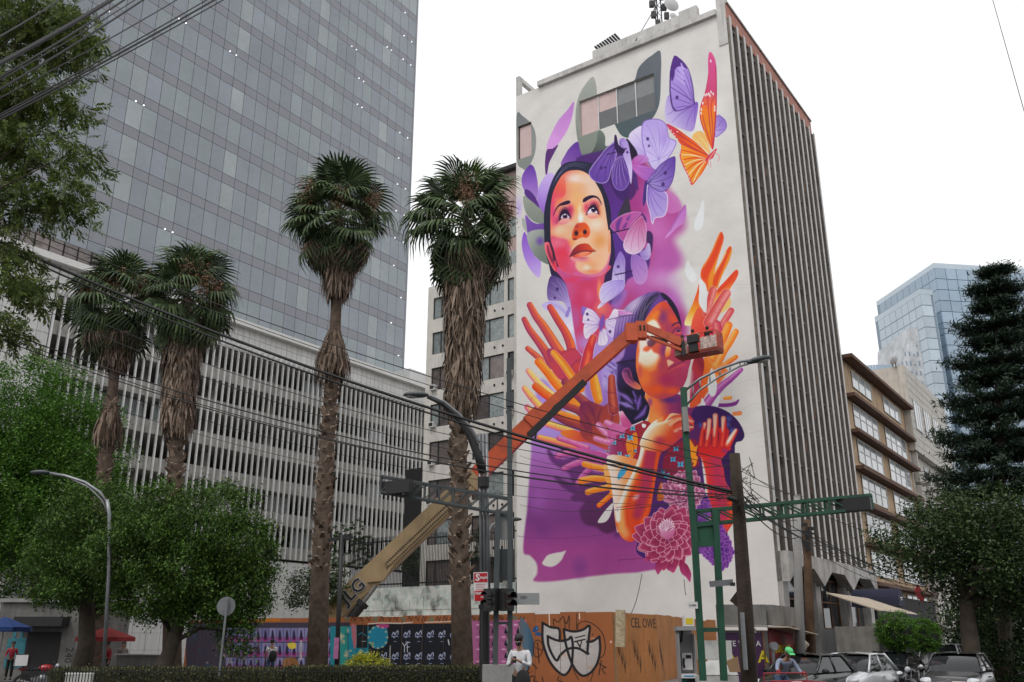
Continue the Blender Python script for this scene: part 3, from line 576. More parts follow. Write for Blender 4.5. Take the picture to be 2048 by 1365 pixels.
    P.limb([(540,775),(460,900),(360,1080)], [46,50,56], '#c8424e', '#d8605a', '#e8a0a4', (.3,-.2), '#e8b0a0')
    P.limb([(590,955),(530,1050),(470,1150)], [32,34,36], '#c83e56', '#d85c5e', '#e4948e', (-.3,.1), '#eab0a0')
    P.limb([(440,1100),(450,1200),(420,1320)], [44,50,60], '#b83258', '#d04c5c', '#e08c80', (-.2,-.1))
    Sh([(258,630),(300,655),(335,730),(337,850),(326,975),(280,930),(250,860),(255,750)], '#dcdedf', .5)
    O(1390, 640, 6.205)
    Sh([(120,470),(280,430),(340,560),(300,760),(160,900),(60,1040),(-60,1090),(-30,900),(60,640)], G((0,700),(300,600),'#d85430','#e87028','#f09c38'), 1)
    P.limb([(420,70),(380,170),(320,300),(230,470)], [46,48,46,56], '#e0641e', '#ee8a2c', '#f6b45c', (-.3,-.1), '#f0c8a0')
    P.limb([(508,150),(440,270),(360,400),(270,580)], [38,42,40,44], '#dc6a20', '#ee8e34', '#f7bc74', (-.3,-.2), '#f0d0b0')
    P.limb([(508,462),(400,540),(290,640)], [28,32,40], '#d85a20', '#ea7c2c', '#f6b060', (-.2,-.3), '#f0d0b0')
    L([(380,640),(280,760)], [30,40], '#e06a2c', 2, .9)
    Sh([(-10,480),(90,460),(115,560),(95,700),(50,850),(0,960),(-60,1000),(-50,700)], G((-30,700),(110,600),'#a83050','#b83440','#8e2438'), 1.5)
    L([(-45,650),(-60,850),(-120,1000)], 16, '#d8b8b4', 4, .8, sm=True)
    P.limb([(575,620),(440,740),(290,860),(140,1050)], [26,38,46,60], '#8a3a8e', '#b0549e', '#c884c0', (-.2,-.3), '#dcc4dc')
    L([(550,660),(400,800),(270,960)], 6, '#7a3080', 2, .8, sm=True)
    P.limb([(440,968),(370,975)], [22,20], '#e0701c', '#f0902c', '#f8c070', (0,-.3), None, False)
    L([(545,995),(500,1040),(400,1060),(290,1060)], [8,24,24,22], '#7a3284', .6, sm=True); L([(480,1000),(400,1015),(320,1012)], 8, '#d0b0b4', 2, .8)
    P.limb([(560,1160),(490,1165)], [26,24], '#d8601c', '#ee8a30', '#c87898', (0,-.3), None, False)
    for q in ([(208,600),(262,720),(272,830),(258,920),(215,956),(175,910),(158,800),(170,720)],[(88,970),(128,1040),(136,1120),(130,1185),(90,1130),(75,1050)],[(302,932),(302,1030),(265,1115),(235,1118),(224,1080),(245,1010)]): Sh(q, '#dddfe0', .5)
    # dark shoulder of the dress
    O(0, 0, 1)
    Sh([(1388,818),(1420,812),(1452,822),(1476,842),(1489,868),(1484,882),(1470,892),(1474,960),(1466,1000),(1440,980),(1400,900),(1380,860)], G((1400,830),(1480,880),'#40205e','#33184e'), .6)
    for x, y in ((1402,852),(1455,850),(1465,862),(1458,838)): B(x, y, 10, 10, '#4a58a0', .8)
    Sh([(1345,885),(1370,870),(1388,850),(1400,860),(1402,905),(1408,960),(1414,1010),(1418,1050),(1440,1080),(1455,1065),(1454,1120),(1443,1100),(1425,1108),(1380,1110),(1330,1130),(1277,1110),(1275,1085),(1285,1050),(1300,1022),(1306,990),(1312,955),(1322,905)], G((1320,920),(1400,1060),'#5a2560','#4a2468','#3c2068'), .8)
    Sh([(1340,895),(1370,880),(1395,885),(1398,930),(1380,940),(1355,960),(1335,950),(1325,930)], '#8c2038', 2, .9)
    Sh([(1380,878),(1390,895),(1396,890),(1393,905),(1388,935),(1382,915),(1366,905),(1378,898)], '#ee8e20', .5, sm=False)
    Sh([(1386,905),(1396,915),(1392,932),(1386,934)], '#ee8e20', .5, sm=False)
    for x, y, r in ((1352,898,6),(1346,919,6),(1361,929,7),(1333,952,7),(1326,944,4)): Sh([(x-r,y-r*.8),(x,y-r*.5),(x+r,y-r*.9),(x+r*.7,y),(x+r,y+r*.9),(x,y+r*.6),(x-r*.9,y+r),(x-r*.6,y)], '#4aa2cc', .4, sm=False); B(x, y, 2, 2, '#16202c', 1, hard=.5)
    Sh([(1320,968),(1326,968),(1328,998),(1314,1000)], '#d8701c', .8, .8)
    for i in range(24): B(1325+rg.uniform(0, 70), 895+rg.uniform(0, 70), 2, 2, rg.choice(['#3a1838','#b83a3c','#6a2a70']), .8, hard=.4)
    # huipil sleeve
    slv = Sh([(1208,896),(1212,885),(1230,869),(1250,857),(1272,848),(1292,842),(1302,850),(1290,866),(1282,890),(1274,922),(1240,918),(1215,908)], G((1210,880),(1285,880),'#b06098','#98305a','#a82840','#9c2a38'), .5, ret=True)
    Sh([(1253,880),(1262,872),(1272,865),(1276,885),(1271,905),(1262,920),(1253,900)], '#ee8a22', .6, .95, slv)
    for x, y, r in ((1265,857,6),(1244,872,6),(1260,876,7),(1228,886,5),(1214,899,6),(1239,908,5),(1255,914,6),(1270,902,4)): Sh([(x-r,y-r*.8),(x,y-r*.5),(x+r,y-r*.9),(x+r*.7,y),(x+r,y+r*.9),(x,y+r*.6),(x-r*.9,y+r),(x-r*.6,y)], '#5cb4d6', .4, 1, slv, sm=False); B(x, y, 2, 2, '#14202c', 1, slv, hard=.5)
    L([(1207,893),(1228,872),(1252,857),(1285,843)], 1.2, '#e8d8e4', .5)
    for i in range(20): B(1215+rg.uniform(0, 65), 855+rg.uniform(0, 60), 1.6, 1.6, '#2c1430', .8, slv, hard=.4)
    L([(1262,880),(1268,895),(1266,912)], .7, '#b0541c', .4, .9, slv); Sh([(1284,848),(1292,850),(1290,856),(1285,855)], '#e8e4ea', .4)
    # ---- left hands ----
    O(1030, 590)
    P.limb([(200,860),(320,960),(470,1090)], [40,46,50], '#9a3450', '#d05044', '#ea8450', (.2,-.3), '#f0c0a8')
    P.limb([(145,395),(230,560),(380,760),(490,920),(590,1120)], [44,54,64,72,76], '#983560', '#c84a50', '#ea7438', (.5,-.3), '#ead0c8')
    P.limb([(235,165),(330,340),(450,500),(590,720),(740,960)], [50,60,70,78,84], '#a03a60', '#d0504a', '#f08a3c', (.5,-.3), '#ead0c8')
    P.limb([(560,200),(680,400),(800,590),(880,780),(920,960)], [52,60,66,72,76], '#a03858', '#d04a44', '#ee7a30', (.5,-.2), '#ead0dc')
    Sh([(500,900),(620,860),(780,900),(900,850),(990,880),(1085,1020),(1100,1180),(1060,1330),(900,1420),(700,1350),(580,1180)], G((560,900),(1060,1250),'#a83a5e','#c4404c','#c03e5a','#b8323e'), 1)
    B(880,1050,200,170,'#c4405e',.8); B(1000,1150,110,100,'#d04a3c',.7); L([(700,1000),(800,900),(960,870)], 5, '#8e2c4c', 2, .7, sm=True); L([(880,1200),(960,1080),(1080,1030)], 6, '#8e2c4c', 2, .7, sm=True)
    P.limb([(1250,690),(1190,860),(1160,1000),(1120,1200)], [56,72,84,90], '#a83058', '#cc3844', '#ee7440', (.2,-.6), '#efd2dc')
    B(1200,850,60,140,'#d42a30',.8)
    O(1030, 740)
    ylw = ('#d8687c', '#f2b858', '#f8e07c')
    P.limb([(210,20),(300,130),(420,260),(600,420)], [42,50,56,60], '#cf6488', '#f0bc70', '#f6e080', (.4,-.3), '#e8c8c8')
    P.limb([(150,300),(260,440),(400,590),(520,700)], [44,54,60,60], '#cc5a88', '#f0a858', '#f6dc70', (.2,-.4), '#ecc8d0')
    P.limb([(195,600),(290,690),(420,800)], [48,56,60], '#c44c88', '#e88a80', '#f4cc68', (.3,.0), '#ecc0d4')
    P.limb([(1250,90),(1290,300),(1330,480)], [60,80,66], '#e0701c', '#f08c28', '#f6c050', (.4,-.2), '#e8c890')
    P.limb([(620,-270),(780,-80),(920,120),(1050,300)], [48,58,62,66], '#e06a1c', '#f08628', '#f8b850', (-.3,-.2), '#f0c8a0')
    P.limb([(370,-125),(510,30),(640,200),(800,380)], [58,66,72,76], '#dc5a1c', '#f07c24', '#f8b048', (.4,-.3), '#f4c8a0')
    P.limb([(330,270),(450,370),(600,470)], [60,66,66], '#cc3c22', '#e86026', '#f08c3a', (.2,-.4))
    Sh([(600,420),(840,330),(1000,420),(1120,600),(1100,700),(900,600)], G((640,440),(1100,640),'#e86828','#f49a30'), 1)
    P.limb([(440,620),(640,680),(1040,800)], [46,60,44], '#dc4c28', '#ee8030', '#f4a848', (0,-.5))
    P.limb([(500,850),(700,920),(950,1000)], [58,60,40], '#d05a78', '#f0a85c', '#f8dc70', (.1,-.3))
    P.limb([(390,1085),(620,1140),(820,1200),(1020,1250)], [46,48,44,26], '#cc4c78', '#ee8c54', '#f6d468', (-.1,-.4))
    Sh([(720,1010),(900,960),(1060,1000),(1400,1130),(1500,1300),(1200,1180),(900,1120)], G((800,1000),(1400,1250),'#e87830','#c84438','#c04c5c'), 1)
    # dark red hand in front
    P.limb([(800,200),(900,330),(1020,430),(1160,560)], [62,56,64,76], '#702a50', '#96384a', '#b85a4a', (.3,-.3), None)
    P.limb([(620,470),(820,580),(1000,650),(1120,740)], [50,58,62,70], '#742c50', '#9c3a46', '#c0563c', (.2,-.5), None)
    P.limb([(650,740),(820,830),(1050,910)], [50,58,66], '#6e2850', '#9a3a40', '#b85434', (.2,-.5), None)
    Sh([(1040,560),(1180,500),(1300,540),(1420,580),(1500,540),(1640,640),(1670,860),(1520,1000),(1480,1240),(1250,1180),(1060,1060),(1040,830)], G((1060,600),(1600,1000),'#7c2a52','#963a40','#a84038','#b44c38'), 1)
    P.limb([(1545,130),(1550,300),(1560,450),(1580,640)], [54,66,76,84], '#8c3040', '#a8423c', '#d46848', (0,-.5), '#d0a8c8')
    for q in ([(1180,560),(1260,720),(1300,900)],[(1100,700),(1200,860),(1220,1050)],[(1380,620),(1330,760),(1340,860)],[(1560,700),(1540,850),(1480,960)],[(1040,830),(1150,930),(1200,930)],[(1480,360),(1590,370)],[(1500,540),(1620,630)]): L(q, [4,16,5] if len(q) == 3 else 4, '#5c2048', 2.5, .7, sm=True)
    B(1150,900,100,220,'#74284c',.6); B(1250,650,90,120,'#6e2650',.6)
    pk = ('#b84a8a', '#d474ae', '#ecb4d4')
    P.limb([(1340,890),(1450,1000),(1560,1100)], [46,50,52], *pk, (-.3,-.2), '#ecc8dc')
    P.limb([(1470,850),(1600,920),(1700,980)], [46,54,60], *pk, (-.2,-.4), '#e8b8d4')
    P.limb([(1290,1100),(1450,1150),(1520,1160)], [36,38,40], *pk, (-.2,-.3), '#ecc8dc')
    Sh([(1560,860),(1700,880),(1860,900),(1700,1000),(1560,1090),(1500,1120),(1480,1000)], G((1500,1000),(1800,900),'#c85a98','#d878ae'), 1)
    Sh([(1710,655),(1760,720),(1870,900),(1740,920),(1690,820),(1680,700)], G((1710,660),(1780,900),'#eebcd8','#d05c96','#cc5090'), .7)
    # pink and orange hands below
    O(1030, 850)
    P.limb([(680,500),(880,450),(1100,470),(1350,540)], [50,56,52,60], '#a03c88', '#c45c9c', '#d888bc', (.1,-.4), None)
    P.limb([(1320,450),(1480,500)], [36,44], '#c060a0', '#d888bc', '#ecc0dc', (-.1,-.3), None, False)
    P.limb([(780,705),(920,640),(1080,580)], [44,50,54], '#a03c88', '#c25a9c', '#d484b8', (-.1,-.4), None)
    P.limb([(1000,940),(1080,820),(1200,700)], [44,42,50], '#a03c88', '#b8509c', '#cc78b4', (-.1,-.4), None)
    P.limb([(700,220),(900,280),(1150,370)], [40,44,50], '#b03c78', '#d05c9c', '#e0a0c0', (.1,-.4), None)
    Sh([(1000,380),(1200,400),(1480,480),(1500,640),(1300,640),(1060,560)], G((1000,400),(1480,600),'#cc60a4','#b04890'), 1)
    og = ('#dc6818', '#ee8c2c', '#f8bc68')
    P.limb([(1110,630),(1250,670),(1440,710)], [42,46,50], *og, (0,-.5), '#f4c488')
    P.limb([(1060,900),(1200,870),(1430,860)], [52,52,50], *og, (0,-.5), '#f4c488')
    P.limb([(1165,1080),(1300,1040),(1500,1000)], [44,42,44], *og, (0,-.5), '#f0b470')
    P.limb([(1345,1290),(1450,1200),(1570,1090)], [40,40,40], '#e05414', '#ea7020', '#f0a040', (0,-.4), None)
    Sh([(1420,640),(1520,640),(1600,900),(1600,1150),(1540,1150),(1500,1000),(1440,860)], G((1440,700),(1580,1000),'#f2b06c','#f0a050','#ee8c34'), 1)
    O(1030, 1000)
    Sh([(812,818),(750,835),(610,860),(520,890),(470,950),(435,1032),(560,1077),(660,1045),(740,970),(780,890)], '#cfcbc6', 1.6)
    Sh([(1575,45),(1480,130),(1400,230),(1322,362),(1430,362),(1500,300),(1550,180)], '#d0cccb', .5)
    # ---- arms of the girl ----
    O(0, 0, 1)
    Sh([(1215,912),(1270,918),(1280,932),(1265,955),(1248,985),(1243,1020),(1236,1066),(1230,1040),(1226,1000),(1221,955)], G((1217,960),(1265,955),'#e4dcd8','#e8ccb8','#f0a468','#ee8c54'), .6)
    arm = Sh([(1310,842),(1296,855),(1286,875),(1281,900),(1276,920),(1264,948),(1251,972),(1240,1000),(1230,1020),(1232,1052),(1243,1075),(1258,1084),(1270,1080),(1284,1053),(1300,1025),(1306,990),(1312,955),(1320,912),(1333,895),(1348,884),(1375,868),(1388,852),(1380,832),(1350,828),(1330,832)], '#dc4a24', .6, ret=True)
    L([(1318,838),(1296,860),(1287,880),(1281,915),(1262,960),(1248,990),(1240,1020),(1244,1060)], [9,9,8,7,8,9,9,8], '#f0a25a', 4, .95, arm, True)
    L([(1310,842),(1290,868),(1280,912),(1262,952),(1249,980),(1236,1014),(1236,1040)], [5,6,6,6,7,7,5], '#ebe4dc', 2.5, .97, arm, True)
    L([(1330,870),(1303,905),(1297,940),(1288,985),(1275,1030)], [14,12,12,11,9], '#ae2f58', 5, .9, arm, True)
    B(1250,1068,16,20,'#f0a060',.9,arm); B(1274,1062,14,30,'#dc2e14',.8,arm); L([(1316,905),(1309,955),(1303,995),(1285,1045)], 2.5, '#ee5a22', 2, .8, arm, True)
    B(1272,995,13,8,'#e8c0cc',.8,arm,-30)
    O(1030, 850); Sh([(1780,660),(1780,750),(1720,830),(1650,880),(1645,800),(1690,720)], '#3f9cc8', .5)
    # resting hand
    O(1220, 720)
    hnd = Sh([(490,1400),(520,1220),(600,1100),(720,1020),(860,985),(920,920),(985,858),(1090,868),(1190,872),(1280,895),(1345,970),(1350,1000),(1290,1010),(1338,1070),(1335,1110),(1250,1150),(1200,1200),(1080,1300),(980,1380),(800,1480)], G((600,1120),(1000,1400),'#eadfd0','#f0a868','#e05230','#c83a48'), .6, ret=True)
    L([(520,1260),(610,1110),(740,1030),(880,990),(980,960)], [26,30,26,20,8], '#f3ead8', 4, .9, hnd, True)
    for q in ([(960,1040),(1080,960),(1200,945),(1320,995)],[(1040,1140),(1180,1090),(1330,1070)],[(880,990),(980,875),(1090,868)]): L(q, 14, '#f4d8b8', 3, .9, hnd, True)
    for q in ([(940,960),(1050,900),(1200,890)],[(1020,1060),(1120,990),(1240,985)],[(1100,1130),(1230,1130),(1320,1110)]): L(q, [5,9,4], '#9c2434', 2, .8, hnd, True)
    B(800,1300,170,130,'#b83050',.85,hnd); B(1000,1270,120,80,'#d8482e',.8,hnd); Sh([(1260,1040),(1330,1045),(1300,1060)], '#331830', .6, .9)
    # right arm and raised hand
    O(1250, 850)
    ar = Sh([(1195,430),(1225,545),(1262,660),(1290,800),(1310,1000),(1325,1200),(1345,1400),(1400,1560),(1480,1690),(1540,1780),(1620,1740),(1690,1640),(1730,1560),(1735,1300),(1690,1040),(1610,900),(1580,700),(1545,560),(1640,420),(1500,300)], G((1290,900),(1660,860),'#d83424','#c42c3a','#b02c50','#b42e4c','#d8401e'), .6, ret=True)
    L([(1215,540),(1270,760),(1300,1000),(1318,1250),(1340,1400)], [5,12,14,12,6], '#ecd6cc', 3, .95, ar, True); L([(1680,1100),(1710,1400),(1650,1650)], 30, '#e8481c', 5, .8, ar, True); B(1540,1600,140,150,'#ea4c20',.7,ar); B(1640,1000,60,300,'#7a3080',.6,ar); B(1530,1450,90,220,'#b02c54',.8,ar)
    Sh([(1185,440),(1175,330),(1230,150),(1270,60),(1640,60),(1655,230),(1700,380),(1640,430),(1560,500),(1250,520)], '#cc2428', 1.5)
    rd = ('#a01c2c', '#d02a28', '#e4503c')
    P.limb([(1280,-20),(1240,140),(1215,330)], [32,36,40], *rd, (-.2,0), None, False)
    P.limb([(1355,-70),(1345,120),(1310,330)], [38,42,48], *rd, (-.2,0), None, False)
    P.limb([(1450,-140),(1460,100),(1440,330)], [44,46,52], *rd, (-.2,0), None, False)
    P.limb([(1580,-100),(1590,80),(1560,330)], [40,44,50], *rd, (-.2,0), None, False)
    for q, w in (([(1350,-70),(1335,100),(1310,230)],[30,24,8]),([(1445,-145),(1440,0),(1425,180)],[36,26,10]),([(1575,-105),(1565,20),(1562,110)],[32,20,6]),([(1278,-10),(1270,60)],[22,6])): L(q, w, '#ecc8ac', 2, .92, sm=True)
    for x, y in ((1352,-80),(1448,-155),(1580,-110)): B(x, y, 20, 24, '#c07868', .7)
    for x, y in ((1275,300),(1385,320),(1500,290)): L([(x,y-160),(x,y)], [9,3], '#5a1c48', 1.2, .85)
    P.limb([(1785,90),(1720,200),(1650,320)], [28,46,60], '#b02030', '#dc4028', '#f0b090', (-.4,-.2), None, False)
    L([(1775,80),(1700,190),(1650,270)], [14,30,24], '#f2ddcc', 2, .9, sm=True)
    B(1600,420,80,60,'#7a2c80',.7)
    # ---- dahlias ----
    def dahlia(cx, cy, R_, rings, c0, c1, edge, sq=1.0):
        for k in range(rings):
            f = 1 - k/rings; n = max(6, int(15*f+3)); rr = R_*(f*.95+.08)
            for i in range(n):
                a = 2*math.pi*(i+.5*(k % 2)+.15*math.sin(i*2.3+k))/n; ln = rr*(1+.12*math.sin(i*5.1+k*2))
                bx, by = cx+math.cos(a)*rr*.25, cy+math.sin(a)*rr*.25*sq; tx, ty = cx+math.cos(a)*ln, cy+math.sin(a)*ln*sq
                P.leafp((bx, by), (tx, ty), rr*.22+2, c0, c1, edge, .75 if f > .4 else .55)
    O(0, 0, 1)
    for x, y, r in ((1425,1085,34),(1400,1020,26),(1440,1105,30)): dahlia(x, y, r, 3, '#3c1868', '#7c3c98', '#9860ac', 1.1)
    Sh([(1418,1050),(1440,1078),(1440,1100),(1425,1095)], '#e2481c', 2, 0)
    for i in range(40): B(1395+rg.uniform(0, 30), 980+rg.uniform(0, 70), 4, 4, rg.choice(['#7a3a9c','#3c2068','#93509c']), .6)
    dahlia(1368, 985, 42, 5, '#6e1c44', '#b4648c', '#dcb0c6', 1.05)
    for i in range(30): B(1366+rg.normal(0, 9), 972+rg.normal(0, 8), 3.4, 3.4, rg.choice(['#e6b4cc','#a03c6c','#c87098']), .85, hard=.4)
    dahlia(1335, 1076, 62, 6, '#6c1236', '#b23e68', '#dca6ba', 1.0)
    for x0, y0, x1, y1, w in ((1318,1120,1316,1150,7),(1360,1120,1378,1158,9),(1300,1115,1290,1122,6),(1372,1128,1380,1165,6),(1340,1128,1343,1144,8)): P.leafp((x0, y0), (x1, y1), w, '#8a1c48', '#b84a80', None)
    Sh([(1318,1052),(1326,1047),(1340,1048),(1350,1060),(1346,1072),(1338,1080),(1326,1076),(1320,1066)], G((1322,1050),(1340,1078),'#dca8c4','#b85888'), .6)
    for i in range(9): a = -2.9+i*.33; P.leafp((1334,1062), (1334+math.cos(a)*17, 1058+math.sin(a)*20), 2.6, '#8c3060', '#e8c8da', '#f2dce8', .6)
    # ledge marks and drops
    O(1030, 1000); L([(1630,125),(1820,105),(2005,88)], 5, '#7a2430', .6, .9); L([(1655,965),(1850,955),(2050,935)], 5, '#6c2858', .6, .9); L([(1655,965),(1658,1030)], 4, '#7c3068', .6, .8); L([(1630,125),(1640,190)], 3, '#8a3038', .5, .8)
    L([(0,572),(160,600),(640,625),(1000,605),(1400,560)], 3.5, '#5c2c64', .7, .7, sm=True)
    O(1030, 590); Sh([(1585,228),(1650,238),(1770,255),(1660,290),(1640,370),(1500,395),(1540,300)], G((1560,240),(1560,400),'#e8dcf2','#d4c2e6'), .6); Sh([(1650,255),(1760,262),(1895,300),(1780,315),(1680,318)], G((1650,260),(1890,300),'#c878c4','#e0a8d8'), .5); L([(1500,398),(1700,350),(1895,318)], 4.5, '#382448', .6)
    O(1220, 380)
    Sh([(1480,165),(1512,250),(1505,400),(1490,560),(1440,640),(1375,655),(1345,580),(1370,460),(1430,320)], '#dcdedf', .6); Sh([(1245,1128),(1300,1230),(1380,1350),(1375,1450),(1320,1475),(1240,1410),(1200,1270)], '#dcdedf', .6)
# ================= axes of the block =================
AZA, AZB = 35.2, -54.9                      # street axes (compass degrees from the view direction)
p = ray(1500, 560); p.z = 0; p.normalize(); CORNER = p * 55.0
MF = Frame(CORNER, 90 - AZB - 180)          # mural face: x negative to the left of the corner
SF = Frame(CORNER, 90 - AZA)                # ribbed street face: x grows along the side street
MW = -MF.loc(1033, 700)[0]; MH = MF.loc(1255, 104)[1]; SL_ = SF.loc(1677, 704)[0]
m_plaster = mat('white_plaster', (.60, .585, .56), .9, .1, .8, .35, 4, streak=.22, stain=.2)
m_conc = mat('grey_concrete', (.30, .285, .27), .9, .16, 1.2, .3, 8, streak=.4, stain=.3)
m_conc_l = mat('pale_rib_concrete', (.46, .44, .42), .9, .14, 1.2, .3, 8, streak=.45, stain=.25)
m_darkglass = mat('dark_window_glass', (.02, .022, .024), .08, .3, .4, ior=1.5, rnd=.5)
m_black = mat('black_paint', (.012, .012, .013), .55, .1)
m_dark = mat('dark_interior', (.025, .024, .024), .9, .2)
m_salmon = mat('salmon_paint', (.48, .22, .17), .85, .12, 1, .2, 6, streak=.3, stain=.2)
m_frame = mat('dark_metal_frame', (.05, .05, .052), .45, .1, metal=.5)
m_white = mat('white_paint', (.72, .72, .70), .6, .06)
m_brown = mat('brown_window_frame', (.22, .10, .045), .6, .2)
def grid_tex(F, x0, x1, z0, z1, W_, H_, yo=0):
    xs = np.linspace(x0, x1, W_)[None, :]; zs = np.linspace(z0, z1, H_)[:, None]
    wx = F.o.x + F.X.x*xs + F.Y.x*yo + 0*zs; wy = F.o.y + F.X.y*xs + F.Y.y*yo + 0*zs; wz = zs + 0*xs
    z = wz - EYE; dep = wy*CT + z*ST
    return 1024 + FPX*wx/dep, 682.5 - FPX*(z*CT - wy*ST)/dep
def wall_mesh(name, x0, x1, z0, z1, holes, depth, mats, y=0):
    """front wall sheet with real openings and reveals; UV over the whole wall"""
    xs = sorted({x0, x1, *[h[0] for h in holes], *[h[1] for h in holes]}); zs = sorted({z0, z1, *[h[2] for h in holes], *[h[3] for h in holes]})
    b = MB()
    for i in range(len(xs)-1):
        for j in range(len(zs)-1):
            cx = (xs[i]+xs[i+1])/2; cz = (zs[j]+zs[j+1])/2
            if any(h[0] < cx < h[1] and h[2] < cz < h[3] for h in holes): continue
            b.add([(xs[i],y,zs[j]),(xs[i+1],y,zs[j]),(xs[i+1],y,zs[j+1]),(xs[i],y,zs[j+1])], [(0,1,2,3)], 0)
    for h in holes:
        a, c, d, e = h; v = [(a,y,d),(c,y,d),(c,y,e),(a,y,e),(a,y+depth,d),(c,y+depth,d),(c,y+depth,e),(a,y+depth,e)]
        b.add(v, [(0,4,5,1),(1,5,6,2),(2,6,7,3),(3,7,4,0)], 1)
    me = bpy.data.meshes.new(name); me.from_pydata(b.v, [], b.f); [me.materials.append(m) for m in mats]; me.polygons.foreach_set('material_index', b.m)
    uv = me.uv_layers.new(name='wall'); co = np.array(b.v)
    for lp in me.loops:
        v = b.v[lp.vertex_index]; uv.data[lp.index].uv = ((v[0]-x0)/(x1-x0), (v[2]-z0)/(z1-z0))
    me.update(); return me
# mural picture on the wall
TX, TY = grid_tex(MF, -MW, 0, 0, MH, 800, 1760)
PM = Painter(800, 1760, TX, TY, '#cfccc8'); paint_mural(PM)
m_mural = imgmat('painted_mural_wall', PM.image('mural_paint', .80), .85, .3, 2.2); del PM, TX, TY
BT = thing('mural_building', 'tall white building with a huge painted mural of two women, butterflies and hands', 'building', CORNER, MF.a)
def q4(px0, py0, px1, py1, F, yo=0):
    a = F.loc(px0, py0, yo); c = F.loc(px1, py1, yo); return a[0], c[0], a[1], c[1]
wx0 = MF.loc(1159, 240)[0]; wx1 = MF.loc(1309, 180)[0]; wzt = MF.loc(1235, 174)[1]; wzb = MF.loc(1235, 247)[1]
lw0 = -MW + .15; lw1 = MF.loc(1063, 280)[0]; lzt = MF.loc(1050, 248)[1]; lzb = MF.loc(1050, 315)[1]
hl = [(wx0, wx1, wzb, wzt), (lw0, lw1, lzb, lzt)]
obj('mural_wall', wall_mesh('mural_wall', -MW, 0, 0, MH, hl, .3, [m_mural, m_plaster]), None, BT)
# the block behind: sides, back, roof (built as a shell so the ribbed face keeps its depth)
DM = SF.loc(1677, 704)[0]
zl = MH
sh = MB(); sh.box(-MW+.002, -.6, .31, DM-.02, 0, MH-.02, 0); obj('wall', sh, m_plaster, BT)
# painted / curtained panes
m_pinkp = mat('pink_blind_behind_glass', (.62, .45, .43), .25, .06, coat=.5); m_greyp = mat('grey_blind_behind_glass', (.10, .105, .11), .2, .1, coat=.5)
m_greyl = mat('light_grey_blind', (.20, .205, .21), .25, .1, coat=.5); m_alu = mat('aluminium_frame', (.55, .55, .54), .4, .05, metal=.6)
def pane(nm, x0, x1, z0, z1, mt, par, y=.2, d=.03):
    return obj(nm, MB().box(x0, x1, y, y+d, z0, z1), mt, par)
W4 = obj('window', MB().box(wx0, wx1, .24, .3, wzb, wzt), m_dark, BT)
n4 = (wx1-wx0)/4; mids = wzb + (wzt-wzb)*.52
pane('pane', wx0+.05, wx0+n4-.04, wzb+.05, wzt-.05, m_pinkp, W4)
pane('pane', wx0+n4+.04, wx0+2*n4-.04, mids, wzt-.05, m_pinkp, W4); pane('pane', wx0+n4+.04, wx0+2*n4-.04, wzb+.05, mids, m_greyp, W4)
for k in (2, 3):
    pane('pane', wx0+k*n4+.04, wx0+(k+1)*n4-.04, mids, wzt-.05, m_greyl, W4); pane('pane', wx0+k*n4+.04, wx0+(k+1)*n4-.04, wzb+.05, mids, m_greyp, W4)
fr = MB()
for k in range(5): fr.box(wx0+k*n4-.04, wx0+k*n4+.04, .14, .2, wzb, wzt)
fr.box(wx0, wx1, .15, .19, wzt-.06, wzt); fr.box(wx0, wx1, .15, .19, wzb, wzb+.06)
obj('frame', fr, m_alu, W4)
W1 = obj('window', MB().box(lw0, lw1, .24, .3, lzb, lzt), m_dark, BT); pane('pane', lw0+.05, lw1-.05, lzb+.05, lzt-.05, m_pinkp, W1)
obj('frame', MB().box(lw0, lw0+.08, .14, .2, lzb, lzt).box(lw1-.08, lw1, .14, .2, lzb, lzt).box(lw0+.08, lw1-.08, .15, .19, lzt-.08, lzt), m_frame, W1)
# roof edge: coping, parapet steps, corner pillar, open concrete frame at the left end
xl = MF.loc(1078, 182)[0]; xr = MF.loc(1434, 35)[0]; zt = MH
cz = MF.loc(1255, 104)[1]
drop = MF.loc(1055, 198)[1]
obj('coping', MB().box(xl, xr, -.28, .35, MH-.02, MH+.42), m_plaster, BT)
a = MF.loc(1174, 123)[0]; c = MF.loc(1376, 41)[0]
obj('roof_parapet', MB().box(a, c, .9, 1.2, MH, MH+2.1).box(a+(c-a)*.88, c+.4, .8, 1.3, MH+.002, MH+2.3), m_plaster, BT)
obj('corner_pillar', MB().box(xr+.002, -.002, -.06, .5, MH-2.6, MH+2.0).box(xr-.1, -.4, -.12, .56, MH+2.0, MH+2.35), m_plaster, BT)
lf = MB(); x0 = -MW; x1 = MF.loc(1066, 195)[0]
lf.box(x0, x0+.35, 0.01, .4, MH+.01, MH+1.5); lf.box(x0, x0+.35, 3.2, 3.6, MH+.01, MH+1.5); lf.box(x0, x0+.36, .0, 3.6, MH+1.5, MH+1.85)
obj('roof_frame', lf, m_plaster, BT)
cor = MB()
for i in range(9): cor.box(a+.2+i*.22, a+.36+i*.22, .85, 2.2, MH+2.35+.05*i, MH+2.43+.05*i)
obj('corrugated_cover', cor, m_frame, BT)
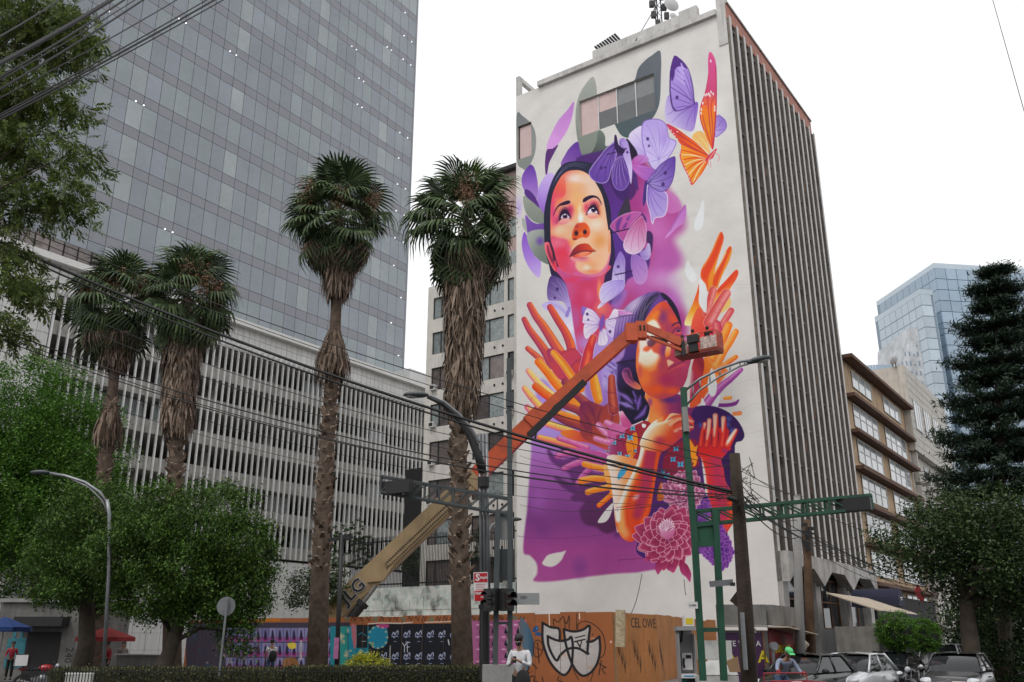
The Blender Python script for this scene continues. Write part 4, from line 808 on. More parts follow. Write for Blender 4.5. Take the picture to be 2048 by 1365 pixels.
# ---- ribbed street face ----
ST_ = thing('ribbed_facade', 'grey ribbed concrete street side of the mural building, tall thin fins over arched openings', 'facade', CORNER, SF.a)
zf0 = SF.loc(1538, 1079)[1]; zf0 = max(zf0, 7.0); zfr = MH - .9
nf = 13; fh = (zfr - zf0)/nf; nr = 14; sp = SL_/nr
m_ribside = mat('shaded_stained_rib_flank', (.20, .175, .155), .92, .2, 1.6, .3, 10, streak=.45, stain=.3); m_ribf = mat('sky_lit_rib_edge', (.66, .64, .62), .85, .08, 1, streak=.12)  # occluded flank and sky-lit edge put into the colours; flank also stained
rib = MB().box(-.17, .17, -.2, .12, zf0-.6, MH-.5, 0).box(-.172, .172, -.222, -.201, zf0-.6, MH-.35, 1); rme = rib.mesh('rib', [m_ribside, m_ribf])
for i in range(nr+1):
    o = obj('rib', rme, None, ST_, (.18+i*(SL_-.4)/nr, 0, 0))
    o.scale = (1, 1, 1)
wn = MB(); bw = (SL_-.4)/nr-.36
wn.box(.02, bw-.02, .2, .24, .5, fh-.32, 0); wn.box(.02, bw-.02, .12, .2, 0, .5, 1); wn.box(.0, bw, -.06, .2, fh-.2, fh-.14, 2); wn.box(bw*.5-.03, bw*.5+.03, .14, .2, .5, fh-.32, 1); wn.box(.02, bw-.02, .14, .19, .5, .56, 1)
m_spand = mat('dark_spandrel', (.055, .05, .048), .7, .25, 2, rnd=.4)
wme = wn.mesh('window', [m_darkglass, m_spand, m_conc]); rr = random.Random(5)
op = MB().box(0, .05, -.34, 0, 0, .06).box(0, .05, -.34, 0, .64, .7).box(0, .05, -.34, -.28, .06, .64); opm = op.mesh('window_sash', m_brown)
for i in range(nr):
    for j in range(nf):
        w = obj('window', wme, None, ST_, (.36+i*(SL_-.4)/nr, 0, zf0+j*fh))
        if rr.random() < .10: obj('window_sash', opm, None, w, (.25, .1, .9))
obj('back_wall', MB().box(.002, SL_, .26, .58, zf0-.6, MH-.02), m_dark, ST_)
obj('roof_band', MB().box(.02, SL_-.3, -.06, .6, MH-.48, MH+.75, 0).box(-.02, SL_-.3, -.16, .6, MH+.751, MH+.92, 1), [m_salmon, m_conc_l], ST_)
# folded beam and piers at the base
zb = zf0-.6; nb = 3; bl = SL_/nb
fb = MB()
for k in range(nb):
    x = k*bl; fb.prism([(x, zb), (x+bl, zb), (x+bl, zb-1.7), (x+bl*.72, zb-.75), (x+bl*.28, zb-.75), (x, zb-1.7)], -.75, .0)
obj('folded_beam', fb, m_conc_l, ST_)
for k in range(nb+1):
    xx = min(max(k*bl, .45), SL_-.45); obj('pier', MB().box(xx-.45, xx+.45, -.3, .4, 0, zb-.01 if k in (0, nb) else zb-1.0), m_conc_l, ST_)
for k in range(nb):
    g = obj('shop_window', MB().box(k*bl+.5, (k+1)*bl-.5, .25, .3, 2.6, zb), m_darkglass, ST_)
    b = MB()
    for t in (.0, .33, .66, 1): b.box(k*bl+.5+t*(bl-1)-.03, k*bl+.5+t*(bl-1)+.03, .18, .24, 2.6, zb)
    for z in (2.6, 4.2, 5.6): b.box(k*bl+.54, (k+1)*bl-.54, .19, .23, z, z+.07)
    obj('mullion', b, m_brown, g); obj('shutter', MB().box(k*bl+.5, (k+1)*bl-.5, .2, .3, 0, 2.59), m_frame, ST_)
obj('base_wall', MB().box(.002, SL_, .42, .6, 0, zb), m_dark, ST_)
# roof mast with antennas and dishes
ma = MF.loc(1297, 60)[0]; mp = MF.w(ma, 1.9, MH)
tm = thing('antenna_mast', 'lattice antenna mast with panel antennas and round dishes on the roof', 'antenna', mp)
mm = MB()
for dx, dy in ((-.25,-.15),(.25,-.15),(0,.3)): mm.tube([(dx,dy,0),(dx*.8,dy*.8,10)], .05, 6)
for k in range(14):
    z = k*.7; mm.beam((-.24,-.15,z), (.24,-.15,z+.7), .04, .04); mm.beam((.24,-.15,z), (0,.28,z+.7), .04, .04); mm.beam((0,.28,z), (-.24,-.15,z+.7), .04, .04)
mm.beam((-2.6,0,0), (-.2,0,4.4), .05, .05)
obj('mast', mm, m_frame, tm)
m_ant = mat('antenna_grey', (.5, .5, .5), .5, .08)
for dx, dz in ((-.75,5.4),(.75,5.6),(.1,6.2),(-.5,7.2),(.55,7.6)): obj('panel_antenna', MB().box(dx-.17, dx+.17, -.5, -.32, dz, dz+2.1), m_ant, tm)
for k, (dx, dz) in enumerate(((-.5,4.3),(.45,4.0),(-.4,3.3),(.6,3.2),(-.1,2.5),(.3,5.0))): obj('equipment_box', MB().box(dx-.18, dx+.18, -.4, -.1, dz, dz+.5), m_frame, tm)
def dish(r): 
    b = MB(); n = 16
    for k in range(4):
        rr_ = r*(k+1)/4; y = -.25*r*(1-(rr_/r)**2)
        for j in range(n): a_ = 2*math.pi*j/n; b.v.append((rr_*math.cos(a_), y, rr_*math.sin(a_)))
    for k in range(3):
        for j in range(n): b.f.append((k*n+j, k*n+(j+1) % n, (k+1)*n+(j+1) % n, (k+1)*n+j)); b.m.append(0)
    b.f.append(tuple(range(n))); b.m.append(0); return b
for dx, dz, r in ((1.0,4.4,.62),(1.1,3.3,.32),(.75,1.7,.45)): obj('dish', dish(r), m_ant, tm, (dx, -.4, dz), (0, 0, .3))
# ================= left apartment block, behind the mural wall =================
m_cream = mat('cream_render', (.64, .61, .56), .9, .08, 1, .3, 5, streak=.16, stain=.12)
m_curtain = mat('brown_curtain_glass', (.13, .105, .10), .12, .25, 3, coat=.6, rnd=.5)
m_curt2 = mat('pale_curtain_glass', (.22, .25, .25), .12, .3, 4, coat=.6, rnd=.4)
m_pink = mat('pale_pink_render', (.55, .40, .38), .9, .1, streak=.2)
NF = Frame(MF.w(0, 2.2, 0), math.degrees(MF.a))
nx0 = NF.loc(848, 860)[0]; nx1 = -MW + .5
NB = thing('apartment_block', 'cream apartment block with bands of curtained windows between palm and mural wall', 'building', NF.o, NF.a)
ztop = NF.loc(1000, 556)[1]; zst = ztop - NF.loc(1000, 628)[1]
def band_x(px, z_px): return NF.loc(px, z_px)[0]
g1 = (band_x(948, 640), band_x(1008, 640)); g2 = (band_x(1015, 640), band_x(1028, 640)); g0 = (nx0+.6, band_x(928, 640)); 
nfl = int(ztop/zst)+1; holes = []; wins = []
wh = zst*.62
for k in range(nfl):
    zt_ = ztop - .25 - k*zst; zb_ = zt_ - wh
    if zb_ < 1: break
    for gi, (xa, xb) in enumerate((g0, g1, g2)):
        holes.append((xa, xb, zb_, zt_)); wins.append((xa, xb, zb_, zt_, gi, k))
obj('wall', wall_mesh('wall', nx0, nx1, 0, ztop+.9, holes, .22, [m_cream, m_cream]), None, NB)
obj('side_wall', MB().box(nx0+.0, nx1, .24, 9, 0, ztop+.88), m_cream, NB)
rr = random.Random(9)
acm = MB().box(-.28, .28, -.32, .1, 0, .42, 0).box(-.2, .2, -.34, -.32, .07, .35, 1).mesh('air_conditioner', [m_white, m_frame])
for xa, xb, zb_, zt_, gi, k in wins:
    wn_ = obj('window', MB().box(xa, xb, .20, .235, zb_, zt_), m_dark, NB)
    nP = 1 if gi == 2 else 2
    if gi == 0: cuts = [xa, xa+(xb-xa)*.25, xb]
    elif gi == 1: cuts = [xa, xa+(xb-xa)*.5, xb]
    else: cuts = [xa, xb]
    for a, c in zip(cuts[:-1], cuts[1:]):
        obj('pane', MB().box(a+.05, c-.05, .16, .195, zb_+.06, zt_-.06), (m_curt2 if (k < 2 or rr.random() < .2) else m_curtain) if gi != 2 else (m_curt2 if k < 2 else m_darkglass), wn_)
    b = MB().box(xa, xb, .10, .155, zb_, zb_+.06).box(xa, xb, .10, .155, zt_-.06, zt_)
    for c in cuts: b.box(c-.03, c+.03, .09, .15, zb_+.06, zt_-.06)
    obj('frame', b, m_frame, wn_)
    if gi == 2 and k in (2, 3, 4): obj('air_conditioner', acm, None, NB, (xa+.3, .0, zb_-.05))
    if gi == 0 and k in (2, 3, 4, 5): obj('air_conditioner', acm, None, NB, (xa+.35, .0, zb_-.02))
for k in range(nfl-2):
    z = ztop-.25-k*zst-wh-.55
    for xx in (g1[1]-.9, g1[1]-.1): obj('drain_hole', MB().tube([(xx, -.04, z), (xx, .06, z)], .1, 8), m_black, NB)
# top set-back floors (pale pink) with a dark sloping eave, and railing
sx = band_x(935, 420); zs1 = NF.loc(1000, 352, 3)[1]
pk_ = MB().box(sx, nx1, 3, 10, ztop+.9, zs1, 0); obj('penthouse_wall', pk_, m_pink, NB)
for k in range(2):
    z = ztop+1.9+k*3.1
    for a in (sx+1.0, sx+4.2, sx+7.4):
        w_ = obj('window', MB().box(a, a+2.4, 2.9, 2.99, z, z+1.7), m_curt2, NB); obj('frame', MB().box(a-.05, a, 2.88, 2.99, z, z+1.7).box(a+1.17, a+1.23, 2.86, 2.89, z, z+1.7).box(a+2.4, a+2.45, 2.88, 2.99, z, z+1.7), m_frame, w_)
obj('eave', MB().box(sx-.3, nx1, 2.4, 10.3, zs1, zs1+.35), m_frame, NB)
rl = MB()
for k in range(9): rl.box(nx0+.3+k*.7, nx0+.36+k*.7, .2, .26, ztop+.9, ztop+2)
rl.box(nx0+.3, nx0+6, .2, .26, ztop+2, ztop+2.06); rl.box(nx0+.3, nx0+6, .21, .25, ztop+1.5, ztop+1.54)
obj('railing', rl, m_frame, NB)
# black party wall standing proud at the left foot of the block
q0 = at(806, 1090, 80); q1 = at(846, 940, 80)
pb = thing('black_wall_panel', 'tall black panel wall between the white slatted offices and the cream flats', 'wall', (q0.x, 80, 0), NF.a)
obj('panel', MB().box(0, (q1.x-q0.x)/math.cos(NF.a), 0, .3, 0, q1.z), m_black, pb)
# ================= white office block with vertical slats =================
A0 = at(850, 1283, 105); WF = Frame((A0.x, A0.y), 90-34.4)
WB = thing('slatted_office', 'long white office block with rows of thin vertical slats in front of dark open floors', 'building', (A0.x, A0.y, 0), WF.a)
m_tile = mat('white_tile', (.66, .66, .65), .45, .05, .5, rnd=.06, streak=.12)
m_slat = mat('white_slat', (.70, .70, .69), .5, .06, .8, streak=.15, rnd=.08)
m_parap = mat('grey_parapet_concrete', (.44, .425, .40), .9, .15, 1.5, .2, 8, streak=.3, stain=.2)
wz1 = WF.loc(110, 588)[1]; wz0 = WF.loc(600, 1120)[1]; xa_ = WF.loc(104, 640)[0]; zroof = WF.loc(560, 682, 0)[1]; zedge = zroof
nfl_w = max(6, round((wz1-wz0)/3.05)); fhw = (wz1-wz0)/nfl_w
nsl = int((0-xa_)/.68); sme = MB().box(-.09, .09, -.62, -.02, wz0-.1, wz1, 0).mesh('slat', m_slat)
# bent slat heads
hd_ = MB().box(-.055, .055, -.24, -.02, wz0-.1, wz1).prism([(-.055, wz1), (.055, wz1), (.055, wz1+.5), (-.055, wz1+.5)], -.5, -.02)
sme = hd_.mesh('slat', m_slat)
for i in range(nsl+1): obj('slat', sme, None, WB, (xa_+i*(0-xa_)/nsl, 0, 0))
for k in range(nfl_w+1):
    z = wz0 + k*fhw
    if k < nfl_w: obj('parapet', MB().box(xa_, 0, .1, .3, z-.1, z+fhw*.34), m_parap, WB)
    obj('floor_slab', MB().box(xa_, 0, .301, 12, z-.1, z+.1), m_parap, WB)
for i in range(7):
    for k in (2.5, 7.5): obj('column', MB().box(xa_+3+i*7, xa_+3.8+i*7, k, k+.8, wz0-.3, wz1), m_parap, WB)
wl = []
for i in range(14):
    for k in range(nfl_w):
        if rr.random() < .14:
            obj('window_panel', MB().box(xa_+i*3.4+.2, xa_+i*3.4+2.8, 1.2, 1.3, wz0+k*fhw+.9, wz0+(k+1)*fhw-.3), m_curt2, WB)
obj('back_wall', MB().box(xa_, 0, 12, 12.3, 0, wz1), m_dark, WB)
# tiled bands above and below, each tile panel a piece; far bands left of the slats
m_joint = mat('tile_joint', (.3, .3, .3), .9, .1)
obj('upper_wall', MB().box(xa_-30, .3, .03, 12, wz1+.02, zroof), m_joint, WB); obj('roof_edge', MB().box(xa_-30, .5, -.7, .6, zroof, zroof+.55), m_white, WB)
obj('left_wall', MB().box(xa_-30, xa_-.1, .03, 12, 0, wz1), m_joint, WB); obj('lower_wall', MB().box(xa_-.1, .3, .03, 11.9, 0, wz0-.31), m_joint, WB)
obj('end_wall', MB().box(.01, .3, .3, 12, wz0-.3, wz1), m_tile, WB)
tw = .68; th = (zroof-wz1)/3
tme = MB().box(.02, tw-.02, -.02, .03, .02, th-.02).mesh('tile', m_tile)
cnt = 0; tb = MB()
for i in range(int(-xa_/tw)+1):
    for j in range(3):
        if cnt < 190: obj('tile', tme, None, WB, (xa_+i*tw, 0, wz1+.02+j*th)); cnt += 1
        else: tb.box(xa_+i*tw+.02, xa_+(i+1)*tw-.02, -.02, .03, wz1+.04+j*th, wz1+(j+1)*th)
for i in range(16):
    for j in range(int(zroof/1.15)):
        x = xa_-.1-(i+1)*tw*1.4; z = zroof-(j+1)*1.15
        if cnt < 300 and j < 8: obj('tile', MB().box(x+.02, x+tw*1.4-.02, -.02, .03, z+.02, z+1.13), m_tile, WB); cnt += 1
        else: tb.box(x+.02, x+tw*1.4-.02, -.02, .03, z+.02, z+1.13)
for i in range(30):
    for j in range(int(wz0/1.3)): x = -i*1.3-1.3; tb.box(x+.02, x+1.28, -.02, .03, wz0-.35-(j+1)*1.3, wz0-.37-j*1.3)
tag(obj('tile_field', tb, m_tile, WB), kind='stuff')
# brown glass strip on the roof, left
gs = WF.loc(45, 500)[0]; 
for i in range(12): obj('roof_window', MB().box(xa_-8+i*1.2, xa_-7-.06+i*1.2+.12, .7, .8, zroof+.56, zroof+2.4), m_curtain, WB)
obj('roof_screen', MB().box(xa_-9, xa_+7, .82, 3, zroof+.55, zroof+2.5), m_frame, WB)
# stair tower to the right of the slats
x1_ = WF.loc(856, 760, 3)[0]
obj('rear_block', MB().box(.35, 9, 4, 14, 0, WF.loc(850, 748, 4)[1]), m_tile, WB)
# ================= glass tower =================
TF = Frame(WF.w(0, 9, 0), 90-34.4)
tx1 = TF.loc(818, 400)[0]; tz1 = 128.0; tz0 = zroof-1; zz = TF.loc(825, 100)[1]; f_h = 4.1
TB_ = thing('glass_tower', 'huge blue-grey glass office tower with a fine grid of panes at the left', 'building', TF.w(tx1, 0, 0), TF.a)
m_gl = [mat('tower_glass_%s' % n, c, .07, .10, .25, spec=.5, ior=1.75, rnd=.10) for n, c in (('grey', (.215, .245, .285)), ('green', (.225, .27, .285)), ('dark', (.20, .228, .27)), ('pale', (.285, .325, .335)))]
m_spg = mat('tower_spandrel_glass', (.205, .215, .24), .12, .06, .3, ior=1.6, rnd=.06)
m_mull = mat('tower_mullion', (.03, .033, .038), .4, .05)
pw = 1.72; ncol = 46; nrow = int((tz1-tz0)/f_h); sph = 1.15
obj('core', MB().box(-ncol*pw, 0, .12, 30, 0, tz1), m_mull, TB_)
pm = [MB().box(.025, pw-.025, 0, .1, .02, f_h-sph-.02).mesh('pane', m) for m in m_gl]; spm = MB().box(.025, pw-.025, 0, .1, .03, sph-.03).mesh('spandrel', m_spg)
cand = []
for i in range(ncol):
    for j in range(nrow):
        x = -(i+1)*pw; z = tz0+j*f_h
        w = TF.w(tx1+x, 0, z+2); pxy = proj(*w)
        vis = -40 < pxy[0] < 860 and -60 < pxy[1] < 800
        kk = 3 if (i % 7 == 3 and rr.random() < .6) else rr.choice([0, 0, 1, 1, 2, 0])
        if j == nrow-9 and i < 12: kk = 3
        cand.append((w.y if vis else 999, x, z, kk))
cand.sort(key=lambda t: t[0]); sv = [[], [], [], [], []]
for n_, (_, x, z, kk) in enumerate(cand):
    if n_ < 290: obj('pane', pm[kk], None, TB_, (x, 0, z+sph))
    else: sv[kk].append((x+.025, x+pw-.025, z+sph+.02, z+f_h-.02))
    sv[4].append((x+.025, x+pw-.025, z+.03, z+sph-.03))
b = MB()
for k in range(5):
    for a, c, d, e in sv[k]: b.box(a, c, 0, .1, d, e, k)
me = bpy.data.meshes.new('pane_field'); me.from_pydata(b.v, [], b.f); [me.materials.append(m) for m in m_gl+[m_spg]]; me.polygons.foreach_set('material_index', b.m)
tag(obj('pane_field', me, None, TB_), kind='stuff')
obj('mullion', MB().box(0, .35, -.02, 30, 0, tz1), m_spg, TB_)
m_led = mat('white_facade_light', (.9, .9, .9), .4, .02, emit=1.2); lb = MB(); rq = random.Random(21)
for j in range(2, nrow):
    for x in (-.9, -2.6): rq.random() < .6 and lb.box(x-.06, x+.06, -.12, 0, tz0+j*f_h, tz0+j*f_h+.12)
for _ in range(46):
    i = rq.randint(3, ncol-2); j = rq.randint(2, nrow-1)
    for q in (0, .9): lb.box(-i*pw-q-.055, -i*pw-q+.055, -.12, 0, tz0+j*f_h, tz0+j*f_h+.11)
tag(obj('facade_light', lb, m_led, TB_), kind='stuff')
# ================= side street, right: tan flats, stone flats, far towers =================
m_tan = mat('tan_render', (.52, .37, .235), .9, .12, 1.2, .3, 6, streak=.3, stain=.2)
m_slab = mat('rust_brown_slab', (.14, .075, .05), .85, .2, 2, streak=.3)
m_bright = mat('painted_sky_glass', (.50, .53, .54), .06, .12, .6, ior=1.8, rnd=.35)  # pale base colour stands in for reflected sky
m_brick = mat('brown_brick', (.26, .14, .09), .9, .25, 6, .3, 14)
OX0 = SL_+.5; OX1 = SF.loc(1806, 815)[0]; OFr = Frame(SF.w(OX0, 0, 0), math.degrees(SF.a))
OB = thing('tan_apartments', 'tan apartment building with brown floor ledges and big white framed windows on the side street', 'building', OFr.o, OFr.a)
OL = OX1-OX0; oz = OFr.loc(1684, 712)[1]
obj('wall', MB().box(0, OL, .02, 14, 0, oz-.3), m_tan, OB)
of = 7; fho = (oz-.6)/8.0
lev = [oz-2.6-fho*k*1.0 for k in range(9)]
for k, z in enumerate([oz]+[oz-3.2-fho*i for i in range(9)]):
    if z > 2: obj('ledge', MB().box(-.05, OL+.2, -.75 if k else -.9, .01, z-.32, z-.04), m_slab, OB)
def sashes(par, x0, x1, z0, z1, nx, nz, gm, fm, y=-.02, kk=0):
    w = obj('window', MB().box(x0, x1, y+.02, y+.06, z0, z1), m_dark, par); cw = (x1-x0)/nx; ch = (z1-z0)/nz
    for i in range(nx):
        for j in range(nz): obj('pane', MB().box(x0+i*cw+.05, x0+(i+1)*cw-.05, y-.02, y+.018, z0+j*ch+.05, z0+(j+1)*ch-.05), gm, w)
    f = MB()
    for i in range(nx+1): f.box(x0+i*cw-.035, x0+i*cw+.035, y-.06, y-.02, z0, z1)
    for j in range(nz+1): f.box(x0+.036, x1-.036, y-.055, y-.022, z0+j*ch-.035, z0+j*ch+.035)
    obj('frame', f, fm, w); return w
za = oz-.9
sashes(OB, OL*.12, OL*.40, oz-2.1, oz-.75, 3, 1, m_bright, m_white); sashes(OB, OL*.60, OL*.90, oz-2.1, oz-.75, 3, 1, m_bright, m_white)
for i in range(9):
    zt_ = oz-3.2-fho*i-.55; zb_ = zt_-(fho-1.1)
    if zb_ < 1.6: break
    gm = m_bright if i < 4 else (m_curt2 if i < 6 else m_darkglass)  # lower floors get darker glass, their shade set by colour
    for j, (a, c) in enumerate(((.08, .44), (.56, .93))):
        w = sashes(OB, OL*a, OL*c, zb_, zt_, 4, 2, gm, m_white)
        if (i, j) in ((1, 0), (2, 1)):
            xs_ = OL*a+OL*(c-a)*.6
            obj('open_sash', MB().prism([(xs_, zt_-.15), (xs_+1.0, zt_-.15), (xs_+1.0, zt_-1.5), (xs_, zt_-1.5)], -.03, .01, 0, Matrix.Translation((0, -.08, 0)) @ Matrix.Translation((0,0,zt_)) @ Matrix.Rotation(R(32), 4, 'X') @ Matrix.Translation((0,0,-zt_))), m_bright, w)
obj('ground_floor_shade', MB().box(.1, OL-.1, -.35, .015, 0, OFr.loc(1760, 1190)[1]), m_dark, OB)  # near-black box painted as the shade of the recessed street floor
# stone flats with balconies
m_stone = mat('pale_stone', (.60, .57, .52), .85, .12, 1.5, .2, 8, streak=.2)
GX0 = OX1+.1; GX1 = SF.loc(1893, 930)[0]; GF = Frame(SF.w(GX0, 0, 0), math.degrees(SF.a)); GL = GX1-GX0; gz = GF.loc(1800, 738)[1]
GB = thing('stone_apartments', 'pale stone apartment building with small iron balconies beyond the tan flats', 'building', GF.o, GF.a)
obj('wall', MB().box(0, GL, .02, 14, 0, gz-.02), m_stone, GB)
cb = MB(); 
gh = 3.35; n_up = 3
bl_ = obj('cladding_band', MB().box(-.15, GL+.1, -.65, 0, gz-8.6, gz), m_stone, GB)
jb = MB()
for k in range(10): jb.box(-.16, GL+.1, -.665, -.651, gz-.8*(k+1)-.02, gz-.8*(k+1)+.02)
obj('joint', jb, m_joint, GB)
for j in range(4):
    x = GL*(.08+.235*j); sashes(GB, x, x+GL*.16, gz-6.2, gz-3.2, 3, 1, m_bright, m_white, -.69)
m_iron = mat('dark_iron', (.02, .022, .024), .5, .1, metal=.3)
bb = MB().box(0, 1.9, -.95, -.9, 1.0, 1.05).box(0, 1.9, -.95, -.9, .08, .12)
for k in range(11): bb.box(k*.188, k*.188+.025, -.94, -.91, .12, 1.0)
for y in (0, 1.88): bb.box(y, y+.025, -.9, 0, 1.0, 1.05); bb.box(y, y+.025, -.9, 0, .08, .12)
brm = bb.mesh('balcony_rail', m_iron); bsm = MB().box(-.15, 2.05, -1.05, 0, -.12, .08).mesh('balcony', m_stone)
for i in range(7):
    z = gz-8.9-gh*(i+.8)
    if z < 3: break
    for j in range(4):
        x = GL*(.06+.24*j); sashes(GB, x+.1, x+1.7, z+.1, z+2.3, 2, 1, m_curt2, m_white, -.03)
        if i % 3 != 2: bo = obj('balcony', bsm, None, GB, (x, 0, z)); obj('balcony_rail', brm, None, bo)
    obj('column', MB().box(GL*(.03), GL*(.03)+.4, -.5, 0, z, z+gh*.9), m_stone, GB)
for k, (px, py) in enumerate(((1790, 720), (1787, 742))):
    p_ = at(px, py, GF.w(0, 0, 0).y); 
    t = thing('satellite_dish', ['white satellite dish on a pole, upper of two on the stone flats roof', 'white satellite dish on a pole, lower of two on the stone flats roof'][k], 'satellite dish', (p_.x, p_.y, gz-.1), 0, 'rooftop satellite dishes')
    hgt = max(.6, p_.z-gz+.1); obj('pole', MB().tube([(0, 0, 0), (0, 0, hgt)], .05, 6), m_frame, t); obj('dish', dish(.42), m_ant, t, (0, -.1, hgt), (.3, 0, .6))
# ---- low dark shops beyond, mostly in tree shade
FX = GX1+.5; FFr = Frame(SF.w(FX, 0, 0), math.degrees(SF.a))
FB = thing('far_shop_block', 'dim low building behind the dark street trees at the right', 'building', FFr.o, FFr.a)
obj('wall', MB().box(0, 60, 0, 12, 0, 13), m_conc, FB)
for j in range(8): sashes(FB, 1+j*7, 4+j*7, 8, 10.5, 2, 1, m_curt2, m_frame, -.03)
# ---- far glass towers
m_blue = mat('pale_blue_tower_glass', (.30, .40, .50), .08, .08, .08, ior=1.7, rnd=.15); m_blue2 = mat('white_blue_tower_glass', (.48, .57, .64), .08, .08, .08, ior=1.7, rnd=.15)
m_bline = mat('pale_tower_joint', (.22, .29, .36), .5, .05)
def far_tower(label, px0, px1, py, Y, dep, ang, gm, fx, fz, name='glass_tower', slope=0, py1=None):
    a = at(px0, py, Y); c = at(px1, py, Y); F_ = Frame((a.x, Y), ang); wdt = (c.x-a.x)/math.cos(R(ang)); H_ = a.z
    t = thing(name, label, 'building', F_.o, F_.a); obj('core', MB().box(.1, wdt-.1, .3, dep, 0, H_-.3), m_bline, t)
    nx = int(wdt/fx); nz = int(H_/fz); b = MB(); z00 = int(at(px0, 1000, Y).z/fz)
    cells = [(i, j) for i in range(nx) for j in range(max(0, z00-3), nz)]
    pm_ = MB().box(.12, fx-.12, 0, .28, .12, fz-.12).mesh('pane', gm); top = sorted(cells, key=lambda q: -q[1])
    for n_, (i, j) in enumerate(top):
        if n_ < 120: obj('pane', pm_, None, t, (i*fx, 0, j*fz))
        else: b.box(i*fx+.12, (i+1)*fx-.12, 0, .28, j*fz+.12, (j+1)*fz-.12)
    for i in range(int(dep/fx)):
        for j in range(max(0, z00-3), nz): b.box(wdt-.1, wdt+.05, i*fx+.12, (i+1)*fx-.12, j*fz+.12, (j+1)*fz-.12); b.box(-.05, .1, i*fx+.12, (i+1)*fx-.12, j*fz+.12, (j+1)*fz-.12)
    if b.v:
        me = bpy.data.meshes.new('pane_field'); me.from_pydata(b.v, [], b.f); me.materials.append(gm); tag(obj('pane_field', me, None, t), kind='stuff')
    obj('parapet', MB().box(0, wdt, .1, dep, nz*fz, nz*fz+2), m_blue2, t); return t, wdt, H_
far_tower('tall pale blue glass tower rising behind the dark conifer', 1868, 2075, 533, 300, 40, 8, m_blue, 4.2, 4.2)
far_tower('whitish blue narrow tower slab left of the pale blue tower', 1838, 1866, 575, 290, 30, 8, m_blue2, 4.0, 4.0)
# leaning wedge tower with dotted skin
a = at(1812, 1000, 260); apex = at(1842, 655, 260); c = at(1866, 1000, 260); m_wed = mat('pale_speckled_cladding', (.50, .52, .54), .5, .25, .3)
t = thing('wedge_tower', 'pale wedge shaped tower with a slanting edge and dotted skin', 'building', (a.x, 260, 0))
wl_ = c.x-a.x+3; hp = apex.z
obj('body', MB().prism([(-3, 0), (wl_, 0), (wl_, hp), (wl_-2.5, hp)], 0, 25), m_wed, t)
b = MB(); rw = random.Random(4)
for j in range(int(hp/3)):
    for i in range(9):
        z = j*3; xl_ = -.5+(apex.x-a.x+3.5)*max(0, (z-at(1812, 745, 260).z))/(hp-at(1812, 745, 260).z); x = wl_-1-i*1.3
        if x > xl_+.8 and z > 20 and z < hp-3: b.box(x-.2, x+.2, -.1, 0, z, z+.5+rw.random())
tag(obj('slot_window', b, m_bline, t), kind='stuff')
# curved glass roof peeking over
a = at(1738, 790, 200); c = at(1784, 790, 200); tp = at(1760, 744, 200)
t = thing('curved_glass_building', 'rounded blue glass building top peeking over the tan flats', 'building', ((a.x+c.x)/2, 200, 0)); b = MB()
rad = (c.x-a.x)/2+1.5; n = 20
for k in range(8):
    z = tp.z-3.2*(7-k)-2; 
    for i in range(n):
        a0 = math.pi*(1+i/n); a1 = math.pi*(1+(i+.93)/n); b.add([(rad*math.cos(a0), rad*.6*math.sin(a0), z), (rad*math.cos(a1), rad*.6*math.sin(a1), z), (rad*math.cos(a1), rad*.6*math.sin(a1), z+3), (rad*math.cos(a0), rad*.6*math.sin(a0), z+3)], [(0, 1, 2, 3)])
tag(obj('pane_band', b, m_blue, t), kind='stuff'); obj('core', MB().tube([(0, 0, 0), (0, 0, tp.z-1)], rad*.6-.3, 20), m_bline, t)
# ================= ground =================
m_asph = mat('asphalt', (.05, .05, .052), .9, .2, .8, .3, 20, stain=.3); m_pave = mat('paving_concrete', (.22, .21, .20), .9, .15, 1, .2, 14, stain=.35)
g = MB(); g.add([(-1500, -300, 0), (1500, -300, 0), (1500, 2500, 0), (-1500, 2500, 0)], [(0, 1, 2, 3)]); tag(obj('ground', g, m_asph), kind='structure')
def slab(name, pts, z, mt):
    n = len(pts); b = MB(); b.add([(x, y, .004) for x, y in pts]+[(x, y, z) for x, y in pts], [tuple(range(n, 2*n))]+[(i, (i+1) % n, (i+1) % n+n, i+n) for i in range(n)]); return tag(obj(name, b, mt), kind='structure')
HS = at(500, 1240, 53); HE = at(1225, 1224, 38.5); HF = Frame((HE.x, HE.y), math.degrees(MF.a))
h0 = HF.loc(380, 1283)[0]
pA = HF.w(h0-40, 60, 0); pB = HF.w(h0-40, -9, 0); pC = HF.w(3.5, -9, 0); pD = HF.w(3.5, 0, 0)
pE = SF.w(-14, -5.5, 0); pG = SF.w(110, -5.5, 0); pH = SF.w(110, 12, 0)
slab('pavement', [(pB.x, pB.y), (pC.x, pC.y), (pD.x+1.5, pD.y-1.5), (pE.x, pE.y), (pG.x, pG.y), (pH.x, pH.y), (pA.x, pA.y)], .15, m_pave)
slab('median', [(-16, 30.5), (1.6, 30.5), (1.6, 34.2), (-16, 34.2)], .15, m_pave)
